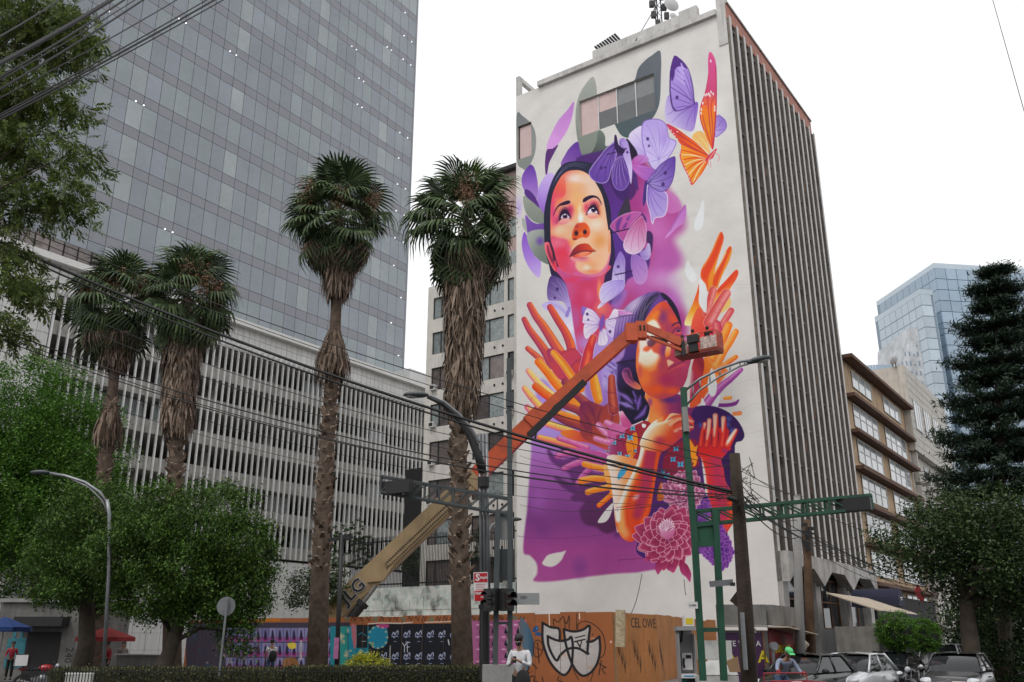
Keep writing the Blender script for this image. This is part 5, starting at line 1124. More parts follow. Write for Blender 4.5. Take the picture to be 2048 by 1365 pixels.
# ================= low peeling yard wall with iron fence =================
m_peel = mat('peeling_white_paint', (.55, .53, .50), .9, .2, 1.4, .4, 6, stain=.75, col2=(.42, .50, .48)); m_cap = mat('cream_canopy_edge', (.60, .55, .47), .85, .1)
LF = Frame(MF.w(0, -.1, 0), math.degrees(MF.a)); lx0 = LF.loc(640, 1200)[0]; lx1 = -MW-.05; lz = LF.loc(860, 1172)[1]; lzc = LF.loc(860, 1222)[1]
YW = thing('yard_wall', 'low peeling white wall with cream ledge and dark iron railings left of the mural', 'wall', LF.o, LF.a)
obj('wall', MB().box(lx0, lx1, 0, .4, 0, lz), m_peel, YW); obj('ledge', MB().box(lx0, lx1+.04, -1.3, -.01, lzc-.9, lzc-.35), m_cap, YW)
for k in range(14):
    xx = lx0+(lx1-lx0)*k/14; obj('block', MB().box(xx+.03, xx+(lx1-lx0)/14-.03, -.045, -.005, lzc+.1, lz-.9+.2*(k % 3)), m_peel, YW)
fbar = MB().box(-.016, .016, .1, .14, lz, LF.loc(860, 1066)[1]).mesh('railing_bar', m_iron); nbar = 110; lzf = LF.loc(860, 1066)[1]
for k in range(nbar): obj('railing_bar', fbar, None, YW, (lx0+3+(lx1-lx0-3)*k/nbar, 0, 0))
obj('rail', MB().box(lx0+3, lx1, .11, .15, lz+.2, lz+.3).box(lx0+3, lx1, .11, .15, lzf-.4, lzf-.3), m_iron, YW)
# dark shrubs screening the yard behind the railings are added with the trees
# ================= foliage =================
def leaf_mat(n, c1, c2, tr=.25): return mat(n, c1, .55, .2, .8, col2=c2, island=.35, trans=tr, spec=.35)
m_bark = mat('grey_brown_bark', (.07, .055, .042), .95, .3, 3, .5, 20); m_palmbark = mat('palm_bark', (.12, .085, .062), .95, .3, 4, .5, 18, stain=.3)
def leaf_cloud(centers, size, elong=2.2, up=.5, droop=0, rng=RNG):
    """two-triangle folded leaves, one per centre"""
    n = len(centers); nrm = rng.normal(size=(n, 3)); nrm[:, 2] = np.abs(nrm[:, 2])+up; nrm /= np.linalg.norm(nrm, axis=1)[:, None]
    d = rng.normal(size=(n, 3)); d[:, 2] -= droop; d -= (d*nrm).sum(1)[:, None]*nrm; d /= np.linalg.norm(d, axis=1)[:, None]+1e-9
    s = np.cross(nrm, d); L = size*rng.uniform(.6, 1.35, n)[:, None]; w = L/elong
    a = centers-d*L*.5; t = centers+d*L*.5-nrm*L*.08; l = centers+s*w*.5+nrm*w*.12; r = centers-s*w*.5+nrm*w*.12
    V = np.stack([a, l, t, r], 1).reshape(-1, 3); F = np.arange(4*n).reshape(n, 4); return V, F
def crown_pts(blobs, n_cl, per, spread, shell=.55, rng=RNG, gap=0.0):
    """clusters of points through ellipsoid blobs: denser near the surface"""
    vol = np.array([b[3]*b[4]*b[5] for b in blobs])**(2/3); cnt = rng.multinomial(n_cl, vol/vol.sum()); P_ = []
    for b, c in zip(blobs, cnt):
        v = rng.normal(size=(c, 3)); v /= np.linalg.norm(v, axis=1)[:, None]; r = shell+(1-shell)*rng.random(c)**.6; r *= 1+.12*rng.normal(size=c)
        P_.append(np.array(b[:3])+v*r[:, None]*np.array(b[3:6]))
    C = np.concatenate(P_); 
    if gap: C = C[rng.random(len(C)) > gap]
    q = np.repeat(C, per, 0)+rng.normal(size=(len(C)*per, 3))*np.array(spread if hasattr(spread, '__len__') else (spread, spread, spread*.7)); return q, C
def tree(name, label, loc, blobs, lm, trunk, leaf=.16, n_cl=500, per=30, spread=.35, elong=2, up=.5, droop=0, shell=.5, cat='tree', group=None, limbs=6, bark=None, br=.07, gap=0.0):
    t = thing(name, label, cat, loc, 0, group)
    q, C = crown_pts(blobs, n_cl, per, spread, shell, gap=gap)
    V, F = leaf_cloud(q, leaf, elong, up, droop); obj('crown', npmesh('crown', V, F, lm), None, t)
    b = MB(); b.tube(trunk[0], trunk[1], 9); rg = random.Random(int(abs(loc[0])*10)+3); top = Vector(trunk[0][-1])
    idx = [C[rg.randrange(len(C))] for _ in range(limbs)] if limbs else []
    for e in idx:
        e = Vector(e); s_ = Vector(trunk[0][-2]).lerp(top, rg.random()); m_ = s_.lerp(e, .5)+Vector((rg.uniform(-.3, .3), rg.uniform(-.3, .3), .3)); b.tube([s_, m_, e], [br*1.5, br, br*.3], 6)
    obj('trunk', b, bark or m_bark, t, smooth=True); return t
# ---- fan palms ----
m_pf = leaf_mat('palm_frond_green', (.045, .078, .028), (.085, .125, .048), .15); m_py = leaf_mat('palm_frond_young', (.14, .24, .04), (.16, .28, .06), .3)
m_pd = mat('dead_palm_frond', (.115, .072, .045), .95, .3, 3, island=.6, col2=(.20, .15, .115)); m_pt = mat('palm_fruit_stalk', (.32, .19, .12), .95, .3, 5, island=.4)
m_pst = mat('palm_petiole', (.10, .12, .04), .7, .2)
def frond_mesh(seed, nseg=26, L=1.25, pet=1.15, droop=.5, mt=None, spread=115):
    rg = random.Random(seed); b = MB(); b.tube([(0, 0, 0), (pet*.5, 0, .06), (pet, 0, 0)], [.035, .028, .02], 5, 1)
    for k in range(nseg):
        a = R(-spread+2*spread*k/(nseg-1)); ln = L*(.72+.28*math.cos(a*.75))*rg.uniform(.9, 1.08); d = Vector((math.cos(a), math.sin(a), 0)); s_ = Vector((-math.sin(a), math.cos(a), 0))
        w = ln*math.tan(R(spread/(nseg-1)))*.95; o = Vector((pet, 0, 0)); dr = droop*rg.uniform(.7, 1.4)
        p1 = o+d*ln*.55; p2 = p1+(d*.5-Vector((0, 0, dr*.55)))*ln*.35; p3 = p2+(d*.25-Vector((0, 0, 1))*dr*1.3)*ln*.30
        p1.z += .05; n = Vector((0, 0, w*.4))
        b.add([o, p1-s_*w*.5, p1+n, p1+s_*w*.5, p2-s_*w*.3, p2+n*.5, p2+s_*w*.3, p3], [(0, 1, 2), (0, 2, 3), (1, 4, 5, 2), (2, 5, 6, 3), (4, 7, 5), (5, 7, 6)], 0)
    return b.mesh('frond', [mt or m_pf, m_pst])
FR = [frond_mesh(i, droop=.35+.2*i) for i in range(4)]; FY = [frond_mesh(9, droop=.1, mt=m_py, spread=60)]; FD = [frond_mesh(20+i, droop=1.2, mt=m_pd, spread=70, L=1.1) for i in range(2)]
def strips(n, zt, zb, rt, rb, Ls, rng, wv=.05, flare=.25):
    """dead hanging leaf strips round a trunk: n folded ribbons"""
    t = rng.random(n); z = zt+(zb-zt)*t; a = rng.uniform(0, 2*math.pi, n); r = (rt+(rb-rt)*t)*rng.uniform(.55, 1.05, n); L = rng.uniform(*Ls, n)
    c = np.stack([np.cos(a), np.sin(a), np.zeros(n)], 1); sN = np.stack([-np.sin(a), np.cos(a), np.zeros(n)], 1); w = wv*rng.uniform(.5, 1.5, n)[:, None]
    p0 = c*r[:, None]; p0[:, 2] = z; p1 = p0+c*(flare*rng.uniform(0, 1, n))[:, None]; p1[:, 2] -= L*.5; p1 += sN*rng.normal(0, .07, n)[:, None]
    p2 = p1+c*(flare*rng.uniform(-.5, .5, n))[:, None]; p2[:, 2] -= L*.5; p2 += sN*rng.normal(0, .1, n)[:, None]
    V = np.stack([p0-sN*w, p0+sN*w, p1+sN*w, p1-sN*w, p2+sN*w*.2, p2-sN*w*.2], 1).reshape(-1, 3); i = np.arange(n)[:, None]*6
    return V, np.concatenate([i+np.array([[0, 1, 2, 3]]), i+np.array([[3, 2, 4, 5]])])
def palm(label, Y, pts, crown, crad, skirt, boots, r0, r1, seed, extra=None):
    """pts: trunk pixels bottom->top; crown centre pixel; skirt (y top px, y bottom px, radius top, radius bottom)"""
    rg = random.Random(seed); ng = np.random.default_rng(seed); base = at(pts[0][0], 1283, Y); ys = np.linspace(0, 1, len(pts))
    P_ = [at(px, py, Y) for px, py in pts]; base = Vector((P_[0].x, Y, .1)); P_ = [p-base for p in P_]; P_[0].z = 0
    t = thing('fan_palm', label, 'palm tree', base, 0, 'tall fan palms in front of the hoarding')
    obj('trunk', MB().tube(P_, [r0*1.25]+[r0+(r1-r0)*k/(len(P_)-2) for k in range(len(P_)-1)], 12), m_palmbark, t, smooth=True)
    def xat(z):
        for a, c in zip(P_[:-1], P_[1:]):
            if a.z <= z <= c.z+1e-6: return a.lerp(c, (z-a.z)/max(c.z-a.z, 1e-6))
        return P_[-1]
    # leaf-base boots on the trunk: individual stubs
    z0, z1 = at(0, boots[0], Y).z, at(0, boots[1], Y).z; bm_ = MB()
    bst = MB(); bst.prism([(-.15, 0), (.15, 0), (.07, .34), (-.07, .34)], -.04, .04, 0, Matrix.Translation((0, 0, 0)) @ Matrix.Rotation(R(22), 4, 'X')); bme = bst.mesh('leaf_base', m_pd)
    nb_ = int((z1-z0)/.11); 
    for k in range(nb_):
        z = z0+(z1-z0)*k/nb_
        for q in range(3 if k % 2 else 2):
            a = k*2.4+q*2.2+rg.uniform(-.4, .4); p_ = xat(z); rr_ = (r0+(r1-r0)*z/P_[-1].z)*.97
            M = Matrix.Translation(p_+Vector((math.sin(a)*rr_, -math.cos(a)*rr_, 0))) @ Matrix.Rotation(a, 4, 'Z') @ Matrix.Rotation(R(rg.uniform(0, 30)), 4, 'X') @ Matrix.Scale(rg.uniform(.55, 1.05), 4)
            bm_.add([M @ Vector(v) for v in bst.v], bst.f)
    tag(obj('leaf_base_stubs', bm_, m_pd, t), kind='stuff')
    for (ya, yb, ra, rb, n_, Ls) in skirt:
        za, zb = at(0, ya, Y).z, at(0, yb, Y).z; V, F = strips(n_, za, zb+Ls[0], ra, rb, Ls, ng); mid = xat((za+zb)/2); c_ = np.array([[xat(v).x, xat(v).y, 0] for v in np.linspace(zb-1, za+1, 12)])
        V[:, 0] += np.interp(V[:, 2], np.linspace(zb-1, za+1, 12), c_[:, 0]); V[:, 1] += np.interp(V[:, 2], np.linspace(zb-1, za+1, 12), c_[:, 1])
        tag(obj('dead_frond_skirt', npmesh('dead_frond_skirt', V, F, m_pd), None, t), kind='stuff')
    cc = at(crown[0], crown[1], Y)-base; crad *= 1.1; n = 60
    for k in range(n):
        u = (k+.5)/n; el = 80-158*u**.8; az = k*137.5+rg.uniform(-18, 18); sc = crad/2.1*rg.uniform(.78, 1.15)
        me = FY[0] if k == 0 else rg.choice(FR)
        o = obj('frond', me, None, t, cc+Vector((0, 0, .55-1.35*u)), (R(rg.uniform(-35, 35)), R(-el), R(az))); o.scale = (sc,)*3
    for k in range(16):
        o = obj('dead_frond', rg.choice(FD), None, t, cc-Vector((0, 0, .9)), (R(rg.uniform(-20, 20)), R(rg.uniform(35, 80)), R(k*51+rg.uniform(-10, 10)))); o.scale = (crad/2.3,)*3
    # flower stalk bunches
    for k in range(6):
        a = rg.uniform(math.pi*.9, math.pi*2.1); e = cc+Vector((math.cos(a)*crad*.62, math.sin(a)*crad*.6, rg.uniform(-.1, 1.0))); V = ng.normal(size=(260, 3))*np.array([.24, .24, .42])+np.array(e); Vv, Ff = leaf_cloud(V, .16, 3, 0, 1.5, ng)
        b = tag(obj('fruit_stalk', npmesh('fruit_stalk', Vv, Ff, m_pt), None, t), kind='stuff')
    return t
palm('tallest left centre fan palm with a collar of dead leaves halfway down its bare stem', 45, [(634,1345),(642,1100),(655,880),(668,690),(676,560),(680,440)], (678,434), 2.75, [(470,592,1.0,.55,1500,(.9,1.8)),(655,765,.25,.95,520,(1.0,1.6))], (1150,770), .42, .20, 11)
palm('fan palm beside the mural wearing a thick shaggy skirt of dead fronds', 40.5, [(926,1345),(920,1100),(918,900),(925,760),(930,600),(935,450)], (935,444), 2.75, [(500,820,1.0,.62,5200,(.8,1.6))], (1180,800), .40, .26, 12)
palm('shorter left fan palm whose thin stem carries torn dead leaves', 48, [(190,1345),(196,1060),(215,880),(228,760),(235,640)], (232,610), 2.55, [(640,735,1.05,.6,1300,(.8,1.6)),(800,890,.2,.7,420,(.9,1.6))], (1050,800), .38, .22, 13)
palm('second fan palm from the left with a long brown dead frond skirt', 47, [(345,1345),(346,1060),(352,900),(362,740),(374,600)], (376,592), 2.6, [(640,868,1.0,.68,4200,(.8,1.5))], (1060,870), .38, .30, 14)
# ---- broad-leaved trees ----
lm_dark = leaf_mat('dark_ficus_leaf', (.025, .065, .008), (.085, .17, .022), .2); lm_bright = leaf_mat('bright_green_leaf', (.05, .14, .02), (.12, .25, .035), .3)
lm_ash = leaf_mat('ash_leaf', (.055, .095, .014), (.13, .165, .035), .35); lm_mid = leaf_mat('street_tree_leaf', (.025, .05, .014), (.06, .10, .03), .2); lm_top = leaf_mat('clipped_leaf', (.045, .125, .010), (.10, .22, .025), .2)
lm_con = leaf_mat('conifer_needle', (.010, .026, .015), (.026, .052, .028), .05); lm_yel = leaf_mat('yellow_flowering_leaf', (.22, .26, .02), (.42, .40, .03), .3); lm_hedge = leaf_mat('hedge_leaf', (.05, .075, .018), (.12, .11, .04), .2)
def B3(px, py, Y, rx, rz, base, ry=None): p_ = at(px, py, Y)-Vector(base); return (p_.x, p_.y, p_.z, rx, ry or rx, rz)
def lt(label, Y, px, blobs, lm, name='broadleaf_tree', r=.28, **k):
    b_ = Vector((at(px, 1283, Y).x, Y, .1)); bl = [B3(a, c, Y+(q[3] if len(q) > 3 else 0), q[0], q[1], b_, q[2] if len(q) > 2 else None) for a, c, *q in blobs]
    zt_ = max(.8, min(b[2]-b[5]*.6 for b in bl)); cx = np.mean([b[0] for b in bl])
    return tree(name, label, b_, bl, lm, ([(0, 0, 0), (.1, 0, zt_*.5), (cx*.25, 0, zt_), (cx*.5, 0, zt_+1.6)], [r*1.3, r, r*.85, r*.5]), **k)
lt('bright green leafy tree at the left edge before the slatted offices', 56, 60, [(60,830,4.4,3.8),(0,900,3.6,4.4),(130,920,3.6,4.0),(60,980,4.8,4.4),(160,1010,3.0,3.0),(10,1080,4,3.6),(110,1080,3.6,2.6)], lm_bright, n_cl=1300, per=100, spread=(.36,.36,.28), leaf=.19, r=.4, shell=.75)
lt('dark ficus tree left of the hoarding, nearest the motorbike', 40, 170, [(150,1080,2.0,1.5),(190,1020,1.8,1.3),(120,1130,1.6,1.5),(210,1130,1.8,1.5),(170,1180,2.0,.9)], lm_dark, n_cl=270, per=120, spread=(.22,.22,.22), leaf=.13, r=.36, shell=.6, up=.2, droop=1.2)
lt('large dark ficus tree with drooping twigs covering the left end of the posters', 37, 330, [(310,1060,1.9,1.3),(400,1040,2.0,1.5),(470,1090,1.5,1.4),(260,1110,1.7,1.3),(350,1140,2.3,1.4),(440,1170,1.7,1.1),(505,1120,1.0,1.1),(300,1190,1.7,.9),(470,1200,1.2,1.0),(525,1170,.55,1.2),(400,1230,1.2,.7),(480,1260,.7,.8),(330,1000,1.0,.8),(540,1110,.3,.6)], lm_dark, n_cl=560, per=140, spread=(.21,.21,.22), leaf=.125, r=.32, shell=.6, up=.2, droop=1.5)
lt('small dark olive tree and bare twigs behind the second palm trunk', 53, 618, [(612,1175,1.0,1.2),(655,1150,1.1,1.3),(668,1180,.7,.9),(590,1180,.6,.9)], lm_mid, n_cl=170, per=26, spread=.22, leaf=.15, r=.1, limbs=10, br=.04)
lt('spreading dark street tree in front of the stone flats at the right', 42, 1935, [(1850,1080,2.4,1.4),(1930,1050,2.8,1.5),(2010,1070,3,1.8),(1830,1130,1.8,1.1),(1950,1130,3,1.4),(2050,1150,3,2.0),(1990,1190,2.4,1.2)], lm_mid, n_cl=430, per=84, spread=(.44,.44,.28), leaf=.17, r=.38, limbs=14, br=.12, shell=.45)
lt('dark bushy tree at the right edge behind the parked cars', 50, 2010, [(1985,1240,3,1.6),(2050,1230,3.5,2.2),(1960,1290,2.2,1.0),(2030,1300,3,1.2)], lm_mid, n_cl=620, per=30, spread=.36, leaf=.2, r=.3)
for k, (px, py, r_) in enumerate(((1796,1264,.74),(1846,1273,.70))):
    Yk = 38+k*2.5; b_ = Vector((at(px, 1283, Yk).x, Yk, .1)); c_ = at(px, py, Yk)-b_
    q, C = crown_pts([(0, 0, c_.z, r_, r_, r_*.95)], 460, 26, .06, .95); V, F = leaf_cloud(q, .062, 1.7, .6)
    t = thing('clipped_tree', ['round clipped green topiary tree nearer the awning', 'round clipped green topiary tree behind the first one'][k], 'topiary tree', b_, 0, 'clipped ball trees on the pavement')
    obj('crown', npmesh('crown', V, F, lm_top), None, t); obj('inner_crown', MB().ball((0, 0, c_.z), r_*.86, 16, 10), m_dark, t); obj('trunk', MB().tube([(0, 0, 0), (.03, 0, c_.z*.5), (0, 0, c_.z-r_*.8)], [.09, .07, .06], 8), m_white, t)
# overhanging ash branches, near, top left
b_ = Vector((-17.5, 19, .1))
bl = [B3(a, c, 19+q[2] if len(q) > 2 else 19, q[0], q[1], b_, 1.3) for a, c, *q in ((40,60,1.3,.8),(130,90,.75,.55),(110,30,.9,.5),(20,180,1.2,.8),(120,210,.75,.5),(60,300,1.2,.6),(165,320,.5,.28),(40,400,1.1,.5),(110,410,.75,.32),(155,385,.3,.35),(20,500,.75,.3),(20,560,.7,.35),(60,580,.35,.3),(20,660,.45,.35),(-30,250,1.2,2.4),(165,60,.4,.4),(10,20,1.2,.6))]
t = thing('overhanging_ash_tree', 'near leafy ash tree hanging into the top left corner above the cables', 'tree', b_)
q, C = crown_pts(bl, 2700, 1, .02, .2)
# compound leaves: each cluster is a twig with pairs of leaflets
tw_ = []; dirs = []
rgn = np.random.default_rng(31); nC = len(C); lf_ = 13
d = rgn.normal(size=(nC, 3)); d[:, 2] -= .7; d[:, 0] += .35; d /= np.linalg.norm(d, axis=1)[:, None]; sd_ = np.cross(d, rgn.normal(size=(nC, 3))); sd_ /= np.linalg.norm(sd_, axis=1)[:, None]; up_ = np.cross(sd_, d)
Vs = []; 
for k in range(lf_):
    f = (k//2+1)/7; sgn = 1 if k % 2 else -1; base_ = C+d*(.34*f); ld = d*.65+sd_*sgn*.75 if k < lf_-1 else d; ld = ld+rgn.normal(size=(nC, 3))*.12; ld[:, 2] -= .25; ld /= np.linalg.norm(ld, axis=1)[:, None]
    L = .15*rgn.uniform(.7, 1.2, nC)[:, None]; wv = np.cross(ld, up_); wv /= np.linalg.norm(wv, axis=1)[:, None]+1e-9
    Vs.append(np.stack([base_, base_+ld*L*.45+wv*L*.15, base_+ld*L, base_+ld*L*.45-wv*L*.15], 1))
V = np.concatenate(Vs, 0).reshape(-1, 3); obj('crown', npmesh('crown', V, np.arange(len(V)).reshape(-1, 4), lm_ash), None, t)
tb_ = MB(); tb_.tube([(0, 0, 0), (.3, 0, 4), (1, 0, 8), (2.5, 0, 13)], [.4, .35, .28, .15], 10)
rg = random.Random(2)
for k in range(46):
    e = Vector(C[rg.randrange(nC)]); s_ = Vector((1.0+rg.random()*1.5, 0, 7+rg.random()*6)); tb_.tube([s_, s_.lerp(e, .6)+Vector((0, 0, .35)), e], [.06, .03, .008], 5)
obj('trunk', tb_, m_bark, t)
# conifer with layered drooping branches, right edge
cb_ = Vector((at(2000, 1283, 46).x, 46, .1)); t = thing('norfolk_pine', 'dark layered conifer with upturned branch tips at the right edge', 'conifer', cb_)
top = at(1990, 545, 46)-cb_; tr_ = MB().tube([(0, 0, 0), (top.x*.6, 0, top.z*.6), (top.x, 0, top.z)], [.34, .2, .04], 9); NV = []; rg = np.random.default_rng(8)
lay = 15
for k in range(lay):
    f = k/(lay-1); z = top.z*(1-.66*f); L = (.7+2.9*f**.75)*(1.12 if k % 2 else .8); nbv = 8+k//3; bx = top.x*(z/top.z)
    for j in range(nbv):
        a = 2*math.pi*(j+.4*k)/nbv+rg.uniform(-.15, .15); Lb = L*rg.uniform(.82, 1.12); s_ = np.linspace(0, 1, 14); pts = np.stack([bx+np.cos(a)*Lb*s_, np.sin(a)*Lb*s_, z-.34*Lb*s_+.30*Lb*s_**3], 1)
        tr_.tube([tuple(p_) for p_ in pts[::4]], [.05, .04, .03, .015], 5)
        for p_, s__ in zip(pts[2:], s_[2:]):
            n_ = int(54*(.5+.7*s__)); c_ = p_+rg.normal(size=(n_, 3))*np.array([.20, .20, .09])*(.6+.8*s__); c_[:, 2] += .08; NV.append(c_)
V, F = leaf_cloud(np.concatenate(NV), .30, 5, .15, -.5, rg); obj('crown', npmesh('crown', V, F, lm_con), None, t); obj('trunk', tr_, m_bark, t)
# ---- hedges and bushes ----
def hedge(name, label, F_, x0, x1, y0, y1, h, lm, n, leaf=.09, cat='hedge'):
    t = thing(name, label, cat, F_.w(x0, y0, .15), F_.a); q = RNG.random((n, 3))*np.array([x1-x0, y1-y0, h]); f = RNG.integers(0, 3, n); q[f == 0, 2] = h+RNG.normal(0, .035, (f == 0).sum()); q[f == 1, 1] = RNG.normal(0, .05, (f == 1).sum()); q[f == 2, 2] = np.maximum(q[f == 2, 2], .1)
    V, Ff = leaf_cloud(q, leaf, 1.8, .5); obj('foliage', npmesh('foliage', V, Ff, lm), None, t); obj('inner_foliage', MB().box(.05, x1-x0-.05, .06, y1-y0-.05, 0, h-.06), lm, t); return t
MEF = Frame((-16, 33.0), 0)
hedge('hedge', 'low clipped hedge between the fence and the palms, right part under the yellow bush', MEF, 8.2, 15.0, 0, 1.1, .82, lm_hedge, 16000)
hedge('hedge', 'low clipped hedge between the fence and the palms, left part below the ficus trees', MEF, 0, 8.1, 0, 1.1, .78, lm_hedge, 14000)
def bush(label, px, py, Y, rx, rz, lm, n, leaf=.08, cat='bush'):
    c_ = at(px, py, Y); b_ = Vector((c_.x, Y, .15)); q, C = crown_pts([(0, 0, c_.z-.15, rx, rx*.8, rz)], n, 24, .09, .75); V, F = leaf_cloud(q, leaf, 1.8, .6); t = thing('bush', label, cat, b_); obj('foliage', npmesh('foliage', V, F, lm), None, t); obj('stem', MB().tube([(0, 0, 0), (0, 0, max(.2, c_.z-.3))], .05, 6), m_bark, t)
bush('bright yellow green round bush on the median', 732, 1338, 35.2, .8, .5, lm_yel, 200)
bush('dull green shrub low beside the trunk of the mural palm', 965, 1345, 36, .7, .25, lm_hedge, 90)
bush('shrub growing over the left end of the railings', 690, 1120, 86, 3.0, 3.2, lm_mid, 240, .2)
bush('shrub behind the railings near the gantry', 985, 1110, 69, 2.0, 2.2, lm_mid, 300, .2)
bush('shrub filling the gap behind the railings', 880, 1115, 76, 3.6, 2.2, lm_mid, 420, .2)
bush('broad leafy plants behind the right hand parked cars', 1990, 1325, 45, 2.6, 1.0, lm_mid, 300, .16)
# ================= plywood hoarding with posters and graffiti =================
HH = at(1225, 1224, 38.5).z; hx0 = HF.loc(372, 1283)[0]
def paint_hoarding(P):
    O = P.o; Sh = P.shape; L = P.line; B = P.blob; rg = np.random.default_rng(5); rnd = random.Random(5)
    O(0, 0, 1)
    for i in range(60): B(rg.uniform(380, 1225), rg.uniform(1225, 1370), rg.uniform(6, 40), rg.uniform(3, 14), rnd.choice(['#7a4526','#a0633c','#6c3c22','#93583a']), .35)
    Sh([(372,1234),(560,1237),(560,1243),(372,1241)], '#b06a18', .5, .8, sm=False)
    # torn old paper base, left
    Sh([(372,1246),(700,1245),(700,1345),(372,1350)], '#3a3440', .6, sm=False)
    # lilac posters: grid
    def poster(x0, y0, x1, y1, bg, fn): Sh([(x0,y0),(x1,y0),(x1,y1),(x0,y1)], bg, .3, sm=False); fn(x0, y0, x1-x0, y1-y0)
    def lil(x, y, w, h):
        B(x+w*.5, y+h*.8, w*.55, h*.28, '#8e2a6a', .95, hard=.5); Sh([(x+w*.42,y+h*.2),(x+w*.6,y+h*.2),(x+w*.72,y+h*.8),(x+w*.3,y+h*.8)], '#272038', .3); B(x+w*.5, y+h*.16, w*.1, h*.08, '#7a4a48', 1, hard=.5)
    for r_, (ya, yb) in enumerate(((1256,1284),(1286,1314),(1316,1338))):
        for k in range(17):
            x = 452+k*14.4
            if x > 655: break
            if rnd.random() < .8 or r_ == 0: poster(x, ya, x+13.4, yb, rnd.choice(['#6d6c96','#7a779e','#666290']), lil)
    for k in range(26): B(rg.uniform(380, 520), rg.uniform(1260, 1340), rg.uniform(4, 12), rg.uniform(4, 14), rnd.choice(['#5a3a4a','#8a8070','#2c4a58','#4a2a3a','#9a9488']), .7)
    Sh([(575,1288),(590,1286),(592,1296),(580,1298)], '#c8b040', .4); Sh([(566,1320),(590,1316),(600,1340),(570,1342)], '#8a5a2c', .8, .8)
    for x in (600, 622): Sh([(x,1284),(x+5,1284),(x+4,1318),(x,1318)], '#a8a4a8', .4, .8)
    # teal sheets
    for x0, x1, c in ((660,678,'#1f7484'),(680,696,'#2a8a84'),(697,712,'#1f8aa0'),(712,741,'#127a90')): Sh([(x0,1253),(x1,1253),(x1,1340),(x0,1340)], c, .4, sm=False)
    for k in range(20): B(rg.uniform(680, 745), rg.uniform(1256, 1335), rg.uniform(2, 7), rg.uniform(3, 12), rnd.choice(['#b0916a','#8ac0b8','#c8b898','#1b6070']), .75, hard=.3)
    Sh([(703,1252),(712,1252),(713,1290),(708,1296)], '#b8707a', .5)
    Sh([(714,1250),(735,1250),(735,1296),(714,1296)], '#161a20', .4, sm=False); L([(717,1270),(724,1266),(732,1272)], .9, '#1f7a8a', .4); L([(724,1283),(731,1283)], .7, '#9aa4a8', .3)
    # black posters with white crest
    Sh([(737,1249),(908,1247),(908,1337),(737,1339)], '#15161e', .5, sm=False)
    for ya in (1270, 1314):
        for k in range(-1, 6):
            x = 790.5+k*23.2
            if ya == 1270 and k < 0: continue
            L([(x-6,ya+1),(x-3,ya-5),(x,ya),(x+3,ya-6),(x+6,ya-8),(x+6,ya-1)], .9, '#aab0cc', .35, .9, sm=True); L([(x-6,ya+4),(x-2,ya+3),(x-2,ya+6),(x+3,ya+2),(x+6,ya+4)], .9, '#9aa2c4', .35, .9, sm=True); B(x-1, ya-3, 2, 2, '#c8ccdc', .9)
            L([(x-2,ya+13.5),(x-.6,ya+13.5)], .7, '#8088a4', .3); L([(x+.8,ya+13.5),(x+3,ya+13.5)], .7, '#8088a4', .3)
    Sh([(748,1253),(768,1252),(776,1262),(775,1285),(765,1296),(748,1297),(738,1285),(737,1266)], '#1c7590', .6); Sh([(752,1250),(776,1249),(776,1256),(760,1256)], '#a03f78', .4)
    for k in range(12): a = k/12*6.28; B(756+math.cos(a)*19, 1275+math.sin(a)*22, 3.5, 3, '#c0a878', .85, hard=.3)
    B(745,1288,5,5,'#c89a50',.9); L([(742,1300),(748,1330)], 1.5, '#3a2a4a', .5)
    L([(805,1286),(809,1293),(813,1286)], .7, '#b8bcc8', .3); L([(809,1293),(809,1305)], .7, '#b8bcc8', .3); L([(815,1305),(814,1286),(820,1285)], .7, '#b8bcc8', .3); L([(814,1295),(819,1294)], .7, '#b8bcc8', .3)
    L([(781,1292),(780,1335)], .8, '#b0aca8', .4); L([(896,1280),(898,1290)], 1, '#c8c4c8', .4); L([(770,1336),(818,1336)], 1.6, '#2c5a98', .6)
    # white torn strip on top
    L([(737,1248),(760,1246),(800,1247),(825,1245)], 1.2, '#b8b2a8', .5); L([(850,1245),(905,1243)], 1, '#b8b2a8', .5)
    # tagged rail
    for k in range(26): x = 690+k*14; L([(x,1240+rg.uniform(-3,3)),(x+3,1233+rg.uniform(-2,3)),(x+6,1242),(x+9,1234)], .9, '#3a2418' if k % 4 else '#2a7a70', .4, .8, sm=True)
    # pink posters with suited figures
    Sh([(928,1242),(1053,1240),(1053,1338),(928,1337)], '#a8608c', .5, sm=False)
    for r_ in range(4):
        for k in range(5):
            x = 939+k*25.2; y = 1254+r_*24.5; B(x-8, y-4, 6, 1.6, '#e0c0d4', .9, hard=.4); B(x-8, y+3, 7, 5, '#8e4878', .6)
            Sh([(x-6,y+13),(x-4,y+3),(x,y),(x+4,y+4),(x+5,y+13)], '#1c1a28', .4); Sh([(x-1,y),(x+2,y+1),(x+1,y+10),(x-1,y+8)], '#c8c4cc', .4); B(x, y-4, 2.4, 3, '#6a3a30', 1, hard=.4); L([(x-3,y-8),(x+3,y-8)], .9, '#2a2030', .4); L([(x-13,y-10),(x+12,y-10)], .4, '#8a4a76', .3)
    # grey-blue half disc
    Sh([(1040,1242),(1052,1245),(1062,1262),(1068,1285),(1066,1315),(1058,1338),(1048,1348),(1040,1350)], (( 1040,1290),(1068,1290),['#5c6068','#4a6478','#2a4a60']), .8)
    # big throw-up tag
    O(1000, 1150, 6.35)
    sil = ((600,700),(1200,1250),['#a8a4a2','#b0aaa8','#98928e'])
